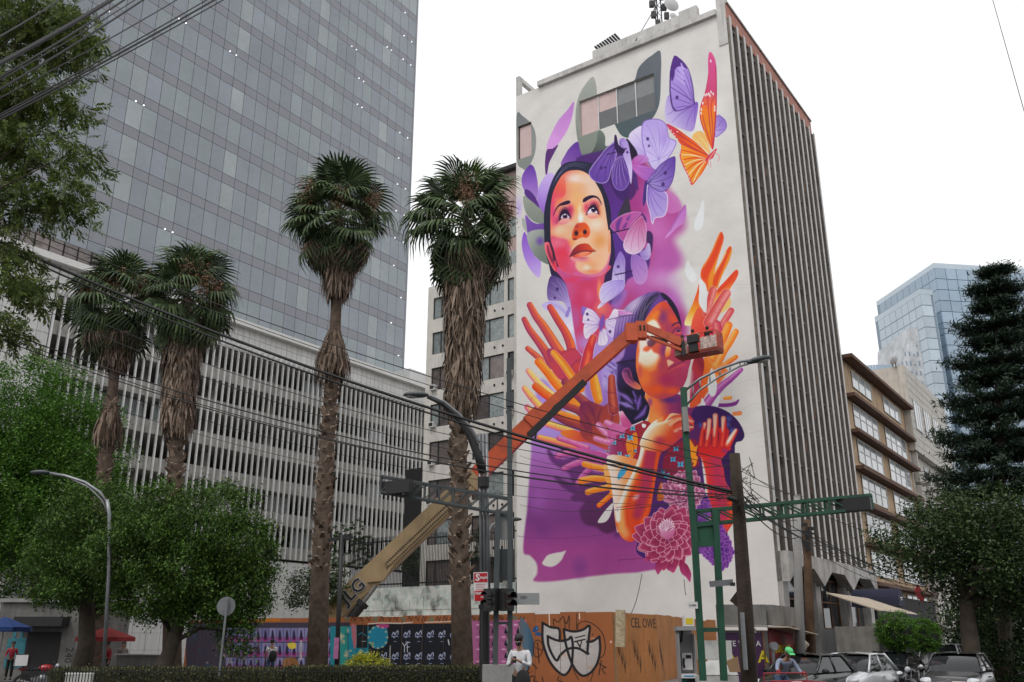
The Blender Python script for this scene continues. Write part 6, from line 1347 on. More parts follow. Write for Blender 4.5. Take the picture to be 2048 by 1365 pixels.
    Sh([(545,620),(640,670),(760,690),(770,830),(820,810),(820,700),(960,730),(1060,700),(1130,650),(1130,840),(1180,840),(1260,790),(1275,950),(1240,1120),(1160,1240),(1060,1290),(980,1230),(915,1130),(880,1220),(820,1280),(740,1240),(650,1130),(590,1000),(550,830)], sil, .6)
    for k in range(70): x = rg.uniform(600, 1230); y = rg.uniform(740, 1220); L([(x,y),(x+rg.uniform(20, 60),y-rg.uniform(5, 25))], 5, rnd.choice(['#c8c4c4','#a88478','#8a8684','#b09488']), .8, .5)
    for x, y in ((830,1020),(1170,1180)): B(x, y, 90, 40, '#b8704a', .35)
    blk = '#1c1a1e'
    for q in ([(545,610),(650,665),(755,690),(760,840)],[(545,610),(545,830),(590,1000),(660,1140),(750,1240),(820,1275),(880,1220),(920,1130)],[(610,780),(690,820),(780,840),(870,820),(905,790),(925,870),(925,1010),(915,1130)],[(610,780),(620,900),(670,1020),(725,1090),(770,1020),(850,950),(930,930),(1010,940),(1110,1000),(1125,1000)],[(815,690),(930,720),(1050,700),(1140,650),(1130,800),(1110,1000)],[(815,690),(830,840),(870,1000),(915,1130)],[(915,1130),(980,1230),(1060,1285),(1160,1240),(1240,1120),(1275,950),(1265,785)],[(1110,850),(1180,845),(1265,785)],[(770,840),(830,840)]):
        L(q, 15, blk, .6, sm=True)
    L([(960,800),(1080,770)], 7, blk, .5); L([(950,850),(1080,820)], 9, blk, .5); L([(980,850),(1020,920)], 8, blk, .5); L([(1040,840),(1020,920)], 7, blk, .5)
    for q, w in (([(690,680),(685,560),(740,600),(810,530),(830,680)],6),([(820,570),(850,620),(880,520),(880,680)],6),([(980,490),(975,690)],5),([(990,690),(1000,620),(1100,590),(1220,650),(1310,760),(1340,900),(1320,1020),(1250,1070)],6),([(430,960),(440,860),(490,830),(540,880),(545,960),(500,1040),(440,1030),(430,960)],6),([(480,860),(500,1120)],7),([(440,920),(540,960)],5),([(400,1110),(470,1190)],8),([(1260,1130),(1350,1180)],7),([(1290,1090),(1260,1270)],7),([(1340,1180),(1300,1200),(1340,1260)],6),([(330,1270),(360,1340),(400,1290),(450,1300),(430,1350),(480,1360)],7),([(540,1300),(550,1360)],6),([(750,1290),(740,1340),(790,1360)],6),([(930,1200),(1000,1340)],5),([(1190,1240),(1150,1360)],5),([(345,1250),(335,1330)],9)):
        L(q, w, '#2a1c16', .5, .9, sm=True)
    Sh([(415,720),(440,660),(480,650),(495,690),(470,720),(430,725)], '#1c4a7c', .6); Sh([(440,750),(490,725),(530,755),(510,775),(470,770)], '#1c4a7c', .6); B(470,680,16,20,'#7aa8d0',.8)
    B(1180,760,12,12,'#2a1c16',1,hard=.5); B(1413,853,17,20,'#c8a8a4',1,hard=.5); B(1040,610,60,60,'#a04a3a',.25)
    for x in (628, 1010): L([(x,490),(x+3,640 if x < 800 else 560)], 5, '#e0dcd4', .4)
HW = 1560
TX, TY = grid_tex(HF, hx0, 0, 0, HH, HW, 240)
PH = Painter(HW, 240, TX, TY, '#8e5433'); paint_hoarding(PH)
m_hoard = imgmat('pasted_plywood', PH.image('hoarding_print', .8), .75, .15, 5); del PH, TX, TY
m_ply = mat('orange_plywood', (.44, .175, .05), .75, .12, .8, .1, 6, stain=.2); m_plyedge = mat('plywood_edge', (.3, .2, .11), .9, .2, 5)
HB = thing('hoarding', 'long orange plywood hoarding covered with posters and a silver graffiti tag', 'hoarding', HF.o, HF.a); npn = int(-hx0/1.22); pwid = -hx0/npn; rr = random.Random(3)
for k in range(npn):
    xa, xb = hx0+k*pwid+.008, hx0+(k+1)*pwid-.008; tz = HH+rr.uniform(-.05, .03); dy = rr.uniform(-.02, .02)
    v = [(xa,dy,0),(xb,dy,0),(xb,dy,tz),(xa,dy,tz),(xa,dy+.03,0),(xb,dy+.03,0),(xb,dy+.03,tz),(xa,dy+.03,tz)]
    me = bpy.data.meshes.new('plywood_panel'); me.from_pydata(v, [], [(0,1,2,3),(5,4,7,6),(0,3,7,4),(1,5,6,2),(3,2,6,7)]); me.materials.append(m_hoard); me.materials.append(m_plyedge); me.polygons.foreach_set('material_index', [0,1,1,1,1])
    uv = me.uv_layers.new(name='u')
    for lp in me.loops: c = v[lp.vertex_index]; uv.data[lp.index].uv = ((c[0]-hx0)/(-hx0), c[2]/HH)
    obj('plywood_panel', me, None, HB)
    obj('post', MB().box(xb-.04, xb+.04, .05, .13, 0, HH-.1), m_plyedge, HB)
obj('timber_batten', MB().box(.02, .42, -.06, .04, HH-1.35, HH+.08), mat('pale_raw_timber', (.42, .34, .22), .9, .3, 8), HB, rot=(0, R(3), 0)); 
# right hand return of the hoarding
RP = [HE.xy, at(1312, 1229, 42).xy, at(1368, 1240, 50).xy, at(1440, 1246, 56).xy]
txm = mat('black_spray_paint', (.02, .016, .014), .6, .1)
HB2 = thing('hoarding_return', 'orange plywood boards with black spray tags turning the corner behind the phone booth', 'hoarding', (RP[0].x, RP[0].y, 0))
tags = []
for a, c in zip(RP[:-1], RP[1:]):
    d = (c-a).length; n_ = max(2, int(d/1.22)); ang = math.atan2(c.y-a.y, c.x-a.x)
    for k in range(n_):
        p0 = a+(c-a)*(k/n_)-RP[0]; o = obj('plywood_panel', MB().box(.01, d/n_-.01, 0, .03, 0, HH+rr.uniform(-.06, .04)), m_ply, HB2, (p0.x, p0.y, 0), (0, 0, ang)); tags.append((o, d/n_, ang))
def stroke(par, pts, w=.03, mt=None, y=-.006): 
    b = MB(); [b.beam((p_[0], y, p_[1]), (q_[0], y, q_[1]), w, .004, up=(0, 1, 0)) for p_, q_ in zip(pts[:-1], pts[1:])]; return b
MT = Matrix.Rotation(R(90), 4, 'X')
o = tags[1][0] if len(tags) > 1 else tags[0][0]
for k, s_ in enumerate(('CEL', 'OWE.')):
    if k < len(tags): text(s_, .58, tags[k+1][0], txm, Matrix.Translation((tags[k+1][1]*.5, -.006, HH-.42)) @ MT, 'spray_lettering', .002)
for k, o_ in enumerate(tags[:4]):
    b = MB()
    for j in range(3):
        x = .3+.25*j+.05*k; z = 1.9-.3*j; pts = [(x, z), (x+.1, z-.5), (x+.2, z), (x+.12, z-.7), (x+.3, z-.2)]; [b.beam((p_[0], -.006, p_[1]), (q_[0], -.006, q_[1]), .02, .004, up=(0, 1, 0)) for p_, q_ in zip(pts[:-1], pts[1:])]
    tag(obj('spray_tag', b, txm, o_[0]), kind='stuff')
obj('paper_notice', MB().box(.35, .78, -.01, -.002, 1.75, 2.3), mat('grey_paper', (.45, .44, .43), .9, .08), tags[0][0])
# ================= boom lift =================
m_tanp = mat('tan_machine_paint', (.36, .255, .135), .55, .1, 1, streak=.15, stain=.12); m_org = mat('orange_machine_paint', (.56, .085, .025), .5, .12, 1.2, stain=.25); m_dred = mat('dark_red_underside', (.20, .03, .02), .6, .2)
m_rub = mat('black_rubber', (.018, .018, .019), .7, .15); m_steel = mat('worn_steel', (.30, .29, .28), .4, .2, 3, metal=.7); m_cloth = mat('paint_splashed_cloth', (.62, .55, .48), .95, .35, 3.5, .5, 12, col2=(.42, .24, .24)); m_pinkcl = mat('pink_splashed_cloth', (.45, .24, .22), .95, .3, 3, .5, 12, col2=(.5, .42, .38))
p0 = at(628, 1262, 54); pa = at(950, 955, 54); pb_ = at(1080, 831, 53.8); pc = at(1262, 668, 53.2); LB = Vector((p0.x, p0.y, 0))
BL = thing('boom_lift', 'telescopic boom lift, tan base section and orange upper boom reaching to the mural', 'boom lift', LB)
def seg(name, a, c, w, h, mt): return obj(name, MB().beam(a-LB, c-LB, w, h), mt, BL)
s1 = seg('boom_section', p0, pa, .9, 1.22, m_tanp); d1 = (pa-p0).normalized(); seg('boom_section', pa-d1*.6, pb_, .72, .98, m_org); seg('boom_section', pb_-d1*.5, pc, .58, .74, m_org)
upv = Vector((1, 0, 0)).cross(d1).cross(d1); nrm_ = d1.cross(Vector((0, 1, 0))).normalized()
if nrm_.z < 0: nrm_ = -nrm_
# nose wear pads, cable carrier, side channel with bolt heads
q0 = pa-d1*7.2; b = MB(); b.beam(q0-LB+Vector((0, -.52, 0))-nrm_*.25, pa-d1*1.0-LB+Vector((0, -.52, 0))-nrm_*.25, .12, .5); obj('side_channel', b, m_tanp, BL)
b = MB()
for k in range(44): c_ = q0.lerp(pa-d1*1.0, k/43)-LB+Vector((0, -.60, 0))-nrm_*.25; b.box(c_.x-.04, c_.x+.04, c_.y-.03, c_.y, c_.z+.12, c_.z+.2); b.box(c_.x-.04, c_.x+.04, c_.y-.03, c_.y, c_.z-.22, c_.z-.14)
tag(obj('bolt_head', b, m_dark, BL), kind='stuff')
e0 = at(1058, 872, 53.4)-LB; e1 = at(1165, 768, 53.2)-LB; b = MB(); 
for k in range(26): c_ = e0.lerp(e1, k/25); b.beam(c_, c_+(e1-e0).normalized()*.2, .3, .38)
obj('cable_carrier', b, m_rub, BL)
hz = [at(1070,878,53.3), at(1072,866,53.3), at(1090,840,53.3), at(1110,812,53.3), at(1124,802,53.3), at(1135,803,53.3), at(1165,766,53.3)]; obj('hose', MB().tube([v-LB for v in hz], .07, 6), m_rub, BL)
seg('boom_collar', pb_-d1*.9, pb_+d1*.1, .86, 1.12, m_org); obj('boom_nose', MB().beam(pa-LB-d1*.5, pa-LB+d1*.1, 1.0, 1.34), m_tanp, BL)
# hydraulic lift cylinder
ca = at(700, 1236, 53.4)-LB; cb2 = at(722, 1212, 53.4)-LB; cc2 = at(742, 1180, 53.4)-LB; c0 = at(660, 1290, 53.4)-LB; obj('lift_cylinder', MB().tube([c0, cb2], .27, 12).tube([cb2, cb2+(cb2-c0).normalized()*.25], .36, 12), m_rub, BL, smooth=False); obj('cylinder_rod', MB().tube([cb2, at(752,1172,53.4)-LB], .12, 10), m_steel, BL)
obj('cylinder_bracket', MB().prism([(0, .5), (.9, .6), (1.5, 1.5), (.9, 1.2)], -.3, .3, 0, Matrix.Translation(at(735, 1184, 53.7)-LB)), m_tanp, BL)
# lettering on the boom
al = math.atan2(d1.z, d1.x); M = Matrix.Translation(at(706, 1183, 53.5)-LB) @ Matrix.Rotation(-al, 4, 'Y') @ MT
text('JLG', 1.05, BL, mat('grey_lettering_edge', (.45, .45, .45), .6, .05), M @ Matrix.Translation((0, 0, 0)), 'lettering', .003, font_bold=.05); text('JLG', 1.05, BL, mat('black_lettering', (.02, .02, .022), .5, .05), M @ Matrix.Translation((0, 0, .012)), 'lettering', .003, font_bold=.018)
# chassis behind the hoarding
ch = MB().box(-2.2, 2.6, -1.2, 1.2, .8, 1.5); obj('chassis', ch, m_org, BL, (1.5, 0, 0)); obj('turntable', MB().box(-1.8, 1.8, -1.1, 1.1, 1.52, 2.5), m_tanp, BL, (.6, 0, 0))
for x in (-.2, 3.4):
    for y in (-1.3, 1.3): w_ = obj('wheel', MB().tube([(x, y-.2, .55), (x, y+.2, .55)], .55, 16), m_rub, BL); obj('rim', MB().tube([(x, y-.22, .55), (x, y+.22, .55)], .28, 12), m_org, w_)
# jib and basket
kn = pc-LB; b = MB(); b.box(-.35, .35, -.4, .4, -.55, .6); b.box(.30, .95, -.32, .32, -.35, .75); obj('jib_knuckle', b, m_org, BL, kn)
b = MB(); 
for x in (.55, .8): b.box(x-.06, x+.06, -.34, -.325, .1, .45)
obj('knuckle_hole', b, m_dark, BL, kn)
bk = at(1392, 704, 52.3); fw = Vector((math.cos(MF.a), math.sin(MF.a), 0))
j0 = pc+Vector((.9, 0, .45)); j1 = at(1364, 686, 52.6); j2 = pc+Vector((.9, 0, -.15)); j3 = at(1370, 703, 52.6)
obj('jib_arm', MB().beam(j0-LB, j0.lerp(j1, .62)-LB, .34, .42).beam(j0.lerp(j1, .55)-LB, j1-LB, .3, .5), m_org, BL); obj('jib_rod', MB().beam(j2-LB, j3-LB, .2, .17), m_org, BL); obj('jib_cylinder', MB().tube([j0.lerp(j1, .15)-Vector((0, 0, .5))-LB, j0.lerp(j1, .6)-Vector((0, 0, .35))-LB], .1, 8), m_rub, BL)
obj('jib_bracket', MB().box(-.09, .09, -.15, .15, -.2, 1.1), m_black, BL, at(1366, 706, 52.6)-LB)
BKL = bk-LB; bkm = MF.a; hw_ = 1.38; dp = .95
def bkobj(name, mb, mt): return obj(name, mb, mt, BL, BKL, (0, 0, bkm))
bkobj('basket_floor', MB().box(-hw_, hw_, 0, dp, -.12, .02), m_dred); bkobj('toe_board', MB().box(-hw_, hw_, -.02, .02, .02, .18).box(hw_-.02, hw_+.02, 0, dp, .02, .18).box(-hw_-.02, -hw_+.02, 0, dp, .02, .18), m_org)
b = MB()
for x in (-hw_, -.45, .3, hw_):
    b.tube([(x, 0, 0), (x, 0, 1.15)], .035, 6); b.tube([(x, dp, 0), (x, dp, 1.15)], .035, 6)
for z in (.6, 1.15):
    for y in (0, dp): b.tube([(-hw_, y, z), (hw_, y, z)], .03, 6)
    for x in (-hw_, hw_): b.tube([(x, 0, z), (x, dp, z)], .03, 6)
bkobj('basket_rail', b, m_org)
b = MB(); 
for k in range(12):
    x0 = .32+k*.088; b.box(x0, x0+.09, -.05-.02*(k % 2), -.035, .1, .80+.03*(k % 3))
bkobj('cloth_screen', b, m_cloth); b = MB()
for k in range(10): x0 = -hw_+k*.085; b.box(x0, x0+.087, -.05-.02*(k % 2), -.035, -.02, .74)
bkobj('cloth_screen', b, m_pinkcl); bkobj('control_box', MB().box(-.42, .28, -.30, -.05, .55, 1.02).box(-.4, .2, -.2, -.05, .0, .5), m_black); bkobj('side_screen', MB().box(hw_+.02, hw_+.05, .05, dp-.05, .1, 1.0), mat('red_mesh_cloth', (.42, .09, .08), .9, .35, 8)); bkobj('paint_bucket', MB().tube([(0, .4, 1.12), (0, .4, 1.3)], .12, 10), m_white)
# ================= poles, gantries and lamps =================
m_gp = mat('grey_green_pole_paint', (.065, .075, .078), .5, .12, 2, streak=.2); m_green = mat('dark_green_pole_paint', (.018, .085, .05), .5, .15, 2, streak=.2, stain=.15); m_galv = mat('galvanised_steel', (.24, .25, .26), .4, .15, 3, metal=.5)
m_wood = mat('dark_wood_pole', (.045, .03, .02), .9, .3, 4, .5, 20, streak=.4); m_cpole = mat('concrete_pole', (.30, .29, .28), .9, .12, 2, .2, 10, streak=.2); m_lens = mat('lamp_lens', (.45, .45, .42), .3, .05)
def upright(par, pts, Y, r, mt, name='post', sq=True, base=None):
    P_ = [at(a, c, Y)-base for a, c in pts]; b = MB()
    if sq:
        for a, c in zip(P_[:-1], P_[1:]): b.beam(a, c, r*2, r*2)
    else: b.tube(P_, r, 10)
    return obj(name, b, mt, par, smooth=not sq)
def G0(px, Y): p_ = at(px, 1283, Y); return Vector((p_.x, Y, .004))
def truss(par, a, c, dep, wd, n, mt, base):
    a = a-base; c = c-base; b = MB(); dz = Vector((0, 0, dep)); d = (c-a)
    for y in (0, wd):
        o_ = Vector((0, y, 0)); b.beam(a+o_, c+o_, .07, .07); b.beam(a+o_-dz, c+o_-dz, .07, .07)
        for k in range(n+1): q = a.lerp(c, k/n)+o_; b.beam(q, q-dz, .05, .05)
        for k in range(n): q = a.lerp(c, k/n)+o_-dz; q2 = a.lerp(c, (k+1)/n)+o_; b.beam(q, q2, .035, .035)
    for k in range(n+1): q = a.lerp(c, k/n); b.beam(q, q+Vector((0, wd, 0)), .04, .04)
    return obj('truss_arm', b, mt, par)
def signal_head(par, c, rz, mt, n=3, horiz=True, s=.34):
    h = obj('signal_head', MB().box(-n*s/2-.06, n*s/2+.06, -.12, .14, -s/2-.04, s/2+.04), mt, par, c, (0, 0, rz))
    for k in range(n):
        x = (k-(n-1)/2)*s; b = MB(); m = 10
        for i in range(m):
            a0 = math.pi*(i/m)-.3; a1 = math.pi*((i+1)/m)-.3; r_ = s*.42
            b.add([(x+r_*math.cos(a0), -.12, r_*math.sin(a0)), (x+r_*math.cos(a1), -.12, r_*math.sin(a1)), (x+r_*math.cos(a1), -.38, r_*math.sin(a1)-.03), (x+r_*math.cos(a0), -.38, r_*math.sin(a0)-.03)], [(0, 1, 2, 3)])
        obj('visor', b, m_black, h); obj('lens', MB().tube([(x, -.14, 0), (x, -.115, 0)], s*.36, 14), [mat('red_lens', (.05, .008, .007), .3, .05), mat('amber_lens', (.05, .03, .006), .3, .05), mat('green_lens', (.006, .035, .025), .3, .05)][k % 3], h)
    return h
# left signal gantry (Y 30)
Yg = 30; base = G0(1004, Yg); GT = thing('traffic_signal_gantry', 'grey-green twin post traffic signal gantry with a truss arm reaching left', 'traffic light', base)
upright(GT, [(990, 1352), (996, 1020)], Yg, .085, m_gp, base=base); upright(GT, [(1020, 1352), (1020, 1020), (1018, 718)], Yg, .085, m_gp, base=base)
truss(GT, at(762, 952, Yg), at(1024, 998, Yg), .52, .35, 9, m_gp, base)
hd1 = signal_head(GT, at(795, 975, Yg-.1)-base, R(150), m_black, 3); 
obj('rung', MB().box(-.25, .25, -.04, .04, -.04, .04), m_gp, GT, at(1005, 1247, Yg)-base); obj('sign_plate', MB().box(-.3, .3, -.03, .03, -.45, .5), mat('pale_back_plate', (.33, .34, .33), .6, .08), GT, at(1008, 1052, Yg+.12)-base); obj('dark_plate', MB().box(-.33, .33, -.03, .03, -.5, .5), m_gp, GT, at(1008, 1130, Yg+.12)-base)
for k, (px, py, a) in enumerate(((983, 1192, 40), (1012, 1192, -40), (983, 1208, 40), (1012, 1208, -40))): signal_head(GT, at(px, py, Yg-.25)-base, R(-a), m_black, 1, s=.36)
sp_ = obj('street_name_sign', MB().box(0, .85, -.015, .015, -.2, .16), mat('grey_sign', (.30, .31, .31), .5, .05), GT, at(1026, 1197, Yg)-base, (0, 0, R(-4))); text('1031', .13, sp_, m_black, Matrix.Translation((.35, -.02, .02)) @ MT)
obj('pole_bracket', MB().box(-.12, .12, -.12, .12, -.25, .25), m_gp, GT, at(1019, 800, Yg)-base)
PB = thing('concrete_planter', 'pale concrete block base under the signal gantry', 'concrete block', (base.x-.35, Yg-.5, .154)); obj('block', MB().box(-.25, .75, 0, 1.1, 0, 1.0), m_cpole, PB)
# triple tube lamp post with two curved arms
Yl = 30.5; base = G0(969, Yl); LP = thing('street_lamp', 'tall triple tube street lamp with a long black curved arm above the gantry', 'street lamp', base); b = MB()
for dx, px in ((-.12, 969), (0, 969), (.12, 969)): b.tube([at(971, 1225, Yl)-base+Vector((dx, 0, 0)), at(966, 868, Yl)-base+Vector((dx, 0, 0))], .055, 8)
obj('pole', b, m_galv, LP, smooth=True); obj('pole_base', MB().tube([at(969, 1360, Yl)-base, at(969, 1215, Yl)-base], .17, 12).tube([at(969, 1217, Yl)-base, at(969, 1210, Yl)-base], .2, 12), m_black, LP); obj('collar', MB().tube([at(967, 975, Yl)-base, at(967, 955, Yl)-base], .2, 12), m_rub, LP)
arm = [(966, 945), (958, 915), (940, 870), (915, 835), (885, 808), (855, 794)]; obj('curved_arm', MB().tube([at(a, c, Yl)-base for a, c in arm], [.16, .15, .13, .10, .08, .06], 8), m_black, LP, smooth=True)
obj('tie_arm', MB().tube([at(a, c, Yl-.2)-base for a, c in ((962, 888), (945, 860), (920, 830), (890, 805), (860, 792))], .04, 6), m_galv, LP)
lh = obj('lamp_head', MB().ball(at(832, 790, Yl)-base, (.46, .2, .11), 14, 8), m_gp, LP, smooth=True, rot=(0, 0, 0)); obj('lamp_glass', MB().ball(at(826, 793, Yl)-base, (.28, .15, .07), 12, 6), m_lens, lh, smooth=True)
# poster on the lamp post
m_red = mat('red_banner', (.50, .012, .02), .5, .06); m_wt = mat('white_banner', (.7, .68, .68), .6, .06)
PS = thing('phone_number_banner', 'red and white hanging banner with a big S on the lamp post', 'banner', at(948, 1204, Yl-.3)); pw_ = .47; ph_ = .92
obj('sheet', MB().box(0, pw_, -.006, .006, 0, ph_), m_wt, PS, rot=(0, R(-2), 0)); obj('red_band', MB().box(.02, pw_-.02, -.012, -.008, .6, ph_-.03).box(.02, pw_-.02, -.012, -.008, .02, .34), m_red, PS, rot=(0, R(-2), 0))
text('S', .30, PS, m_wt, Matrix.Translation((.11, -.016, .75)) @ MT, font_bold=.01); text('imple', .12, PS, m_wt, Matrix.Translation((.31, -.016, .76)) @ MT, font_bold=.004); text('556842-5', .105, PS, m_wt, Matrix.Translation((.235, -.016, .26)) @ MT, font_bold=.004); obj('print_line', MB().box(.22, .42, -.016, -.0125, .13, .165), m_wt, PS)
for k in range(4): obj('print_line', MB().box(.05, .36-.04*(k % 2), -.011, -.007, .54-.055*k, .553-.055*k), m_red, PS)
# lamp seen behind the gantry
base = G0(962, 44); L3 = thing('street_lamp', 'small grey street lamp head seen low behind the gantry', 'street lamp', base); obj('pole', MB().tube([Vector((0, 0, 0)), at(970, 1180, 44)-base, at(972, 1080, 44)-base, at(985, 1050, 44)-base, at(1012, 1038, 44)-base], .08, 8), m_galv, L3, smooth=True); obj('lamp_head', MB().ball(at(1027, 1039, 44)-base, (.42, .18, .1), 12, 6), m_gp, L3, smooth=True)
# left curved lamp
base = G0(218, 36); L4 = thing('street_lamp', 'pale street lamp with an arched arm in front of the left trees', 'street lamp', base); obj('pole', MB().tube([Vector((0, 0, 0)), at(218, 1150, 36)-base, at(219, 1030, 36)-base, at(214, 1000, 36)-base], .08, 8), m_galv, L4, smooth=True)
obj('arm', MB().tube([at(a, c, 36)-base for a, c in ((216, 1010), (200, 985), (170, 965), (130, 952), (100, 947))], .06, 8).tube([at(a, c, 36)-base for a, c in ((216, 1030), (205, 1002), (178, 975), (140, 957))], .035, 6), m_galv, L4, smooth=True); obj('lamp_head', MB().ball(at(80, 945, 36)-base, (.42, .17, .1), 12, 6), m_gp, L4, smooth=True)
# cross topped pole, round sign back
base = G0(677, 35.5); t = thing('floodlight_pole', 'slim black pole with a crossbar top beside the tan boom', 'pole', base); obj('pole', MB().tube([Vector((0, 0, 0)), at(684, 1070, 35.5)-base], [.09, .085], 8), m_black, t, smooth=True); obj('crossbar', MB().beam(at(656, 1081, 35.5)-base, at(706, 1074, 35.5)-base, .1, .12), m_black, t); obj('sticker', MB().box(-.09, .09, -.1, -.09, 0, .75), mat('pink_sticker', (.35, .12, .25), .7, .3, 9), t, at(672, 1318, 35.5)-base)
base = G0(440, 31.5); t = thing('round_road_sign', 'round road sign seen from its grey back on a thin leaning post', 'road sign', base); obj('disc', MB().tube([at(452, 1213, 31.5)-base, at(452, 1213, 31.5)-base+Vector((0, .02, 0))], .31, 24), m_galv, t); obj('post', MB().beam(at(438, 1352, 31.4)-base, at(455, 1196, 31.4)-base, .06, .06), m_galv, t)
# green gantry right (Y 22)
Yr = 23; base = G0(1412, Yr); GG = thing('traffic_signal_gantry', 'dark green twin post signal gantry with a truss arm reaching right', 'traffic light', base)
upright(GG, [(1406, 1362), (1388, 1060), (1372, 880), (1367, 776)], Yr, .075, m_green, base=base); upright(GG, [(1448, 1362), (1432, 1060), (1428, 1018)], Yr, .075, m_green, base=base)
obj('cable_sleeve', MB().tube([at(1369, 815, Yr-.1)-base, at(1373, 768+46+50, Yr-.1)-base], .08, 8), m_cpole, GG)
truss(GG, at(1742, 990, Yr+.5), at(1392, 1022, Yr), .34, .3, 8, m_green, base)
b = MB(); b.beam(at(1390, 1050, Yr)-base, at(1434, 1046, Yr)-base, .12, .12); b.beam(at(1392, 1090, Yr)-base, at(1436, 1088, Yr)-base, .12, .12); b.beam(at(1398, 1260, Yr)-base, at(1442, 1260, Yr)-base, .08, .1); obj('rung', b, m_green, GG)
p_ = at(1413, 1068, Yr)-base; obj('control_plate', MB().box(-.22, .22, -.02, .04, -.24, .24), m_green, GG, p_)
signal_head(GG, at(1708, 1010, Yr+.4)-base, R(150), m_black, 3, s=.24); sp_ = obj('number_sign', MB().box(-.14, .1, -.02, .02, -.08, .08), m_white, GG, at(1387, 1211, Yr-.12)-base); text('61-9301', .05, sp_, m_black, Matrix.Translation((-.02, -.025, 0)) @ MT)
b = MB(); top_ = [at(a, c, Yr)-base for a, c in ((1372, 780), (1400, 758), (1440, 738), (1480, 724), (1500, 721))]; bot_ = [at(a, c, Yr)-base for a, c in ((1372, 812), (1400, 780), (1440, 753), (1480, 733), (1498, 728))]; b.tube(top_, .035, 6); b.tube(bot_, .03, 6)
for k in range(5):
    for f in (0, .5):
        if k+f < 4: a_ = top_[k].lerp(top_[min(k+1, 4)], f); c_ = bot_[k].lerp(bot_[min(k+1, 4)], f); b.tube([a_, c_], .02, 5)
obj('lamp_bracket', b, m_galv, GG, smooth=True); lh = obj('lamp_head', MB().ball((0, 0, 0), (.33, .15, .09), 14, 8).ball((-.24, 0, -.02), (.15, .09, .06), 10, 6), m_gp, GG, at(1520, 719, Yr)-base, (0, R(-12), 0), smooth=True); obj('lamp_glass', MB().ball((.05, 0, -.05), (.2, .11, .06), 12, 6), m_lens, lh, smooth=True)
sp_ = thing('street_name_sign', 'grey street name plate seen edge on across the bare wall by the green posts', 'street sign', at(1419, 1169, 22.6)); obj('plate', MB().box(0, .58, -.01, .01, -.07, .07), m_galv, sp_, rot=(0, R(-5), 0)); obj('bracket', MB().box(.5, .62, -.03, .03, -.04, .04), m_frame, sp_)
# poles at right
def pole(name, label, pts, Y, r0, r1, mt, cat='utility pole'):
    P_ = [at(a, c, Y) for a, c in pts]; b_ = Vector((P_[0].x, Y, .004)); t = thing(name, label, cat, b_); P_ = [v-b_ for v in P_]; P_[0].z = 0
    obj('pole', MB().tube(P_, [r0+(r1-r0)*k/(len(P_)-1) for k in range(len(P_))], 12), mt, t, smooth=True); return t, b_
WP, wb = pole('utility_pole', 'dark leaning wooden utility pole tangled with cables before the mural corner', [(1497, 1362), (1490, 1210), (1478, 1030), (1469, 908)], 20, .18, .12, m_wood)
obj('splice_box', MB().tube([at(1455, 995, 19.8)-wb, at(1472, 1000, 19.8)-wb], .06, 8), m_rub, WP); 
ring_ = [at(1438+9*math.cos(a)*.8, 990+9*math.sin(a), 19.8)-wb for a in np.linspace(0, 6.28, 16)]; obj('coiled_cable', MB().tube(ring_, .012, 5), m_rub, WP)
rg = random.Random(12); b = MB()
for k in range(16):
    c_ = (1484+rg.uniform(-8, 30), 990+rg.uniform(-60, 40)); pts = [at(c_[0]+rg.uniform(-16, 16), c_[1]+rg.uniform(-22, 22), 19.8)-wb for _ in range(5)]; b.tube(pts, .008, 4)
tag(obj('cable_tangle', b, m_rub, WP), kind='stuff')
obj('conduit', MB().tube([at(1492, 1340, 19.75)-wb, at(1484, 1225, 19.75)-wb], .05, 8), m_galv, WP); obj('diamond_plate', MB().box(-.16, .16, -.005, .005, -.16, .16), m_wood, WP, at(1480, 1200, 20.3)-wb, (0, R(40), 0))
CP, cpb = pole('utility_pole', 'square grey concrete utility pole before the arched windows', [(1598, 1340), (1596, 1150), (1594, 990)], 31, .17, .11, m_cpole); VP_, vpb = pole('utility_pole', 'brown wooden utility pole with a transformer bracket beside the concrete pole', [(1620, 1330), (1616, 1150), (1613, 1040)], 33, .17, .12, mat('brown_wood_pole', (.10, .055, .03), .9, .3, 4, .5, 20, streak=.3))
b = MB()
for k in range(7): c_ = at(1613+rg.uniform(-9, 9), 1050+k*8, 32.8)-vpb; b.box(c_.x-.1, c_.x+.1, c_.y-.1, c_.y, c_.z-.06, c_.z+.06)
b.beam(at(1598, 1062, 32.8)-vpb, at(1628, 1068, 32.8)-vpb, .06, .06); obj('insulator_bracket', b, m_rub, VP_)
# ================= overhead cables =================
ncab = [0]
def cable(p0, p1, sag, r, label, grp='overhead cables', name='overhead_cable', n=18):
    p0 = at(*p0); p1 = at(*p1); b = MB(); pts = [p0.lerp(p1, k/n)-Vector((0, 0, sag*4*(k/n)*(1-k/n)))-p0 for k in range(n+1)]; b.tube(pts, r, 5); o = obj(name, b, m_rub, None, p0); return tag(o, label, 'cable', grp)
ORD = ['first','second','third','fourth','fifth','sixth','seventh','eighth','ninth','tenth','eleventh']
for k, (y0, x1, r) in enumerate(((78, 114, .010), (133, 221, .026), (162, 245, .013), (167, 268, .007), (186, 283, .012), (203, 354, .007), (236, 414, .008), (241, 430, .012), (246, 448, .008))):
    cable((-40, y0+40*y0/x1*.62, 11), (x1+30, -18, 15), .05, r*1.5, ('thickest black cable across the top left corner' if k == 1 else 'black cable, %s from the top left corner, in front of the ash tree' % ORD[k]), 'cables across the top left corner')
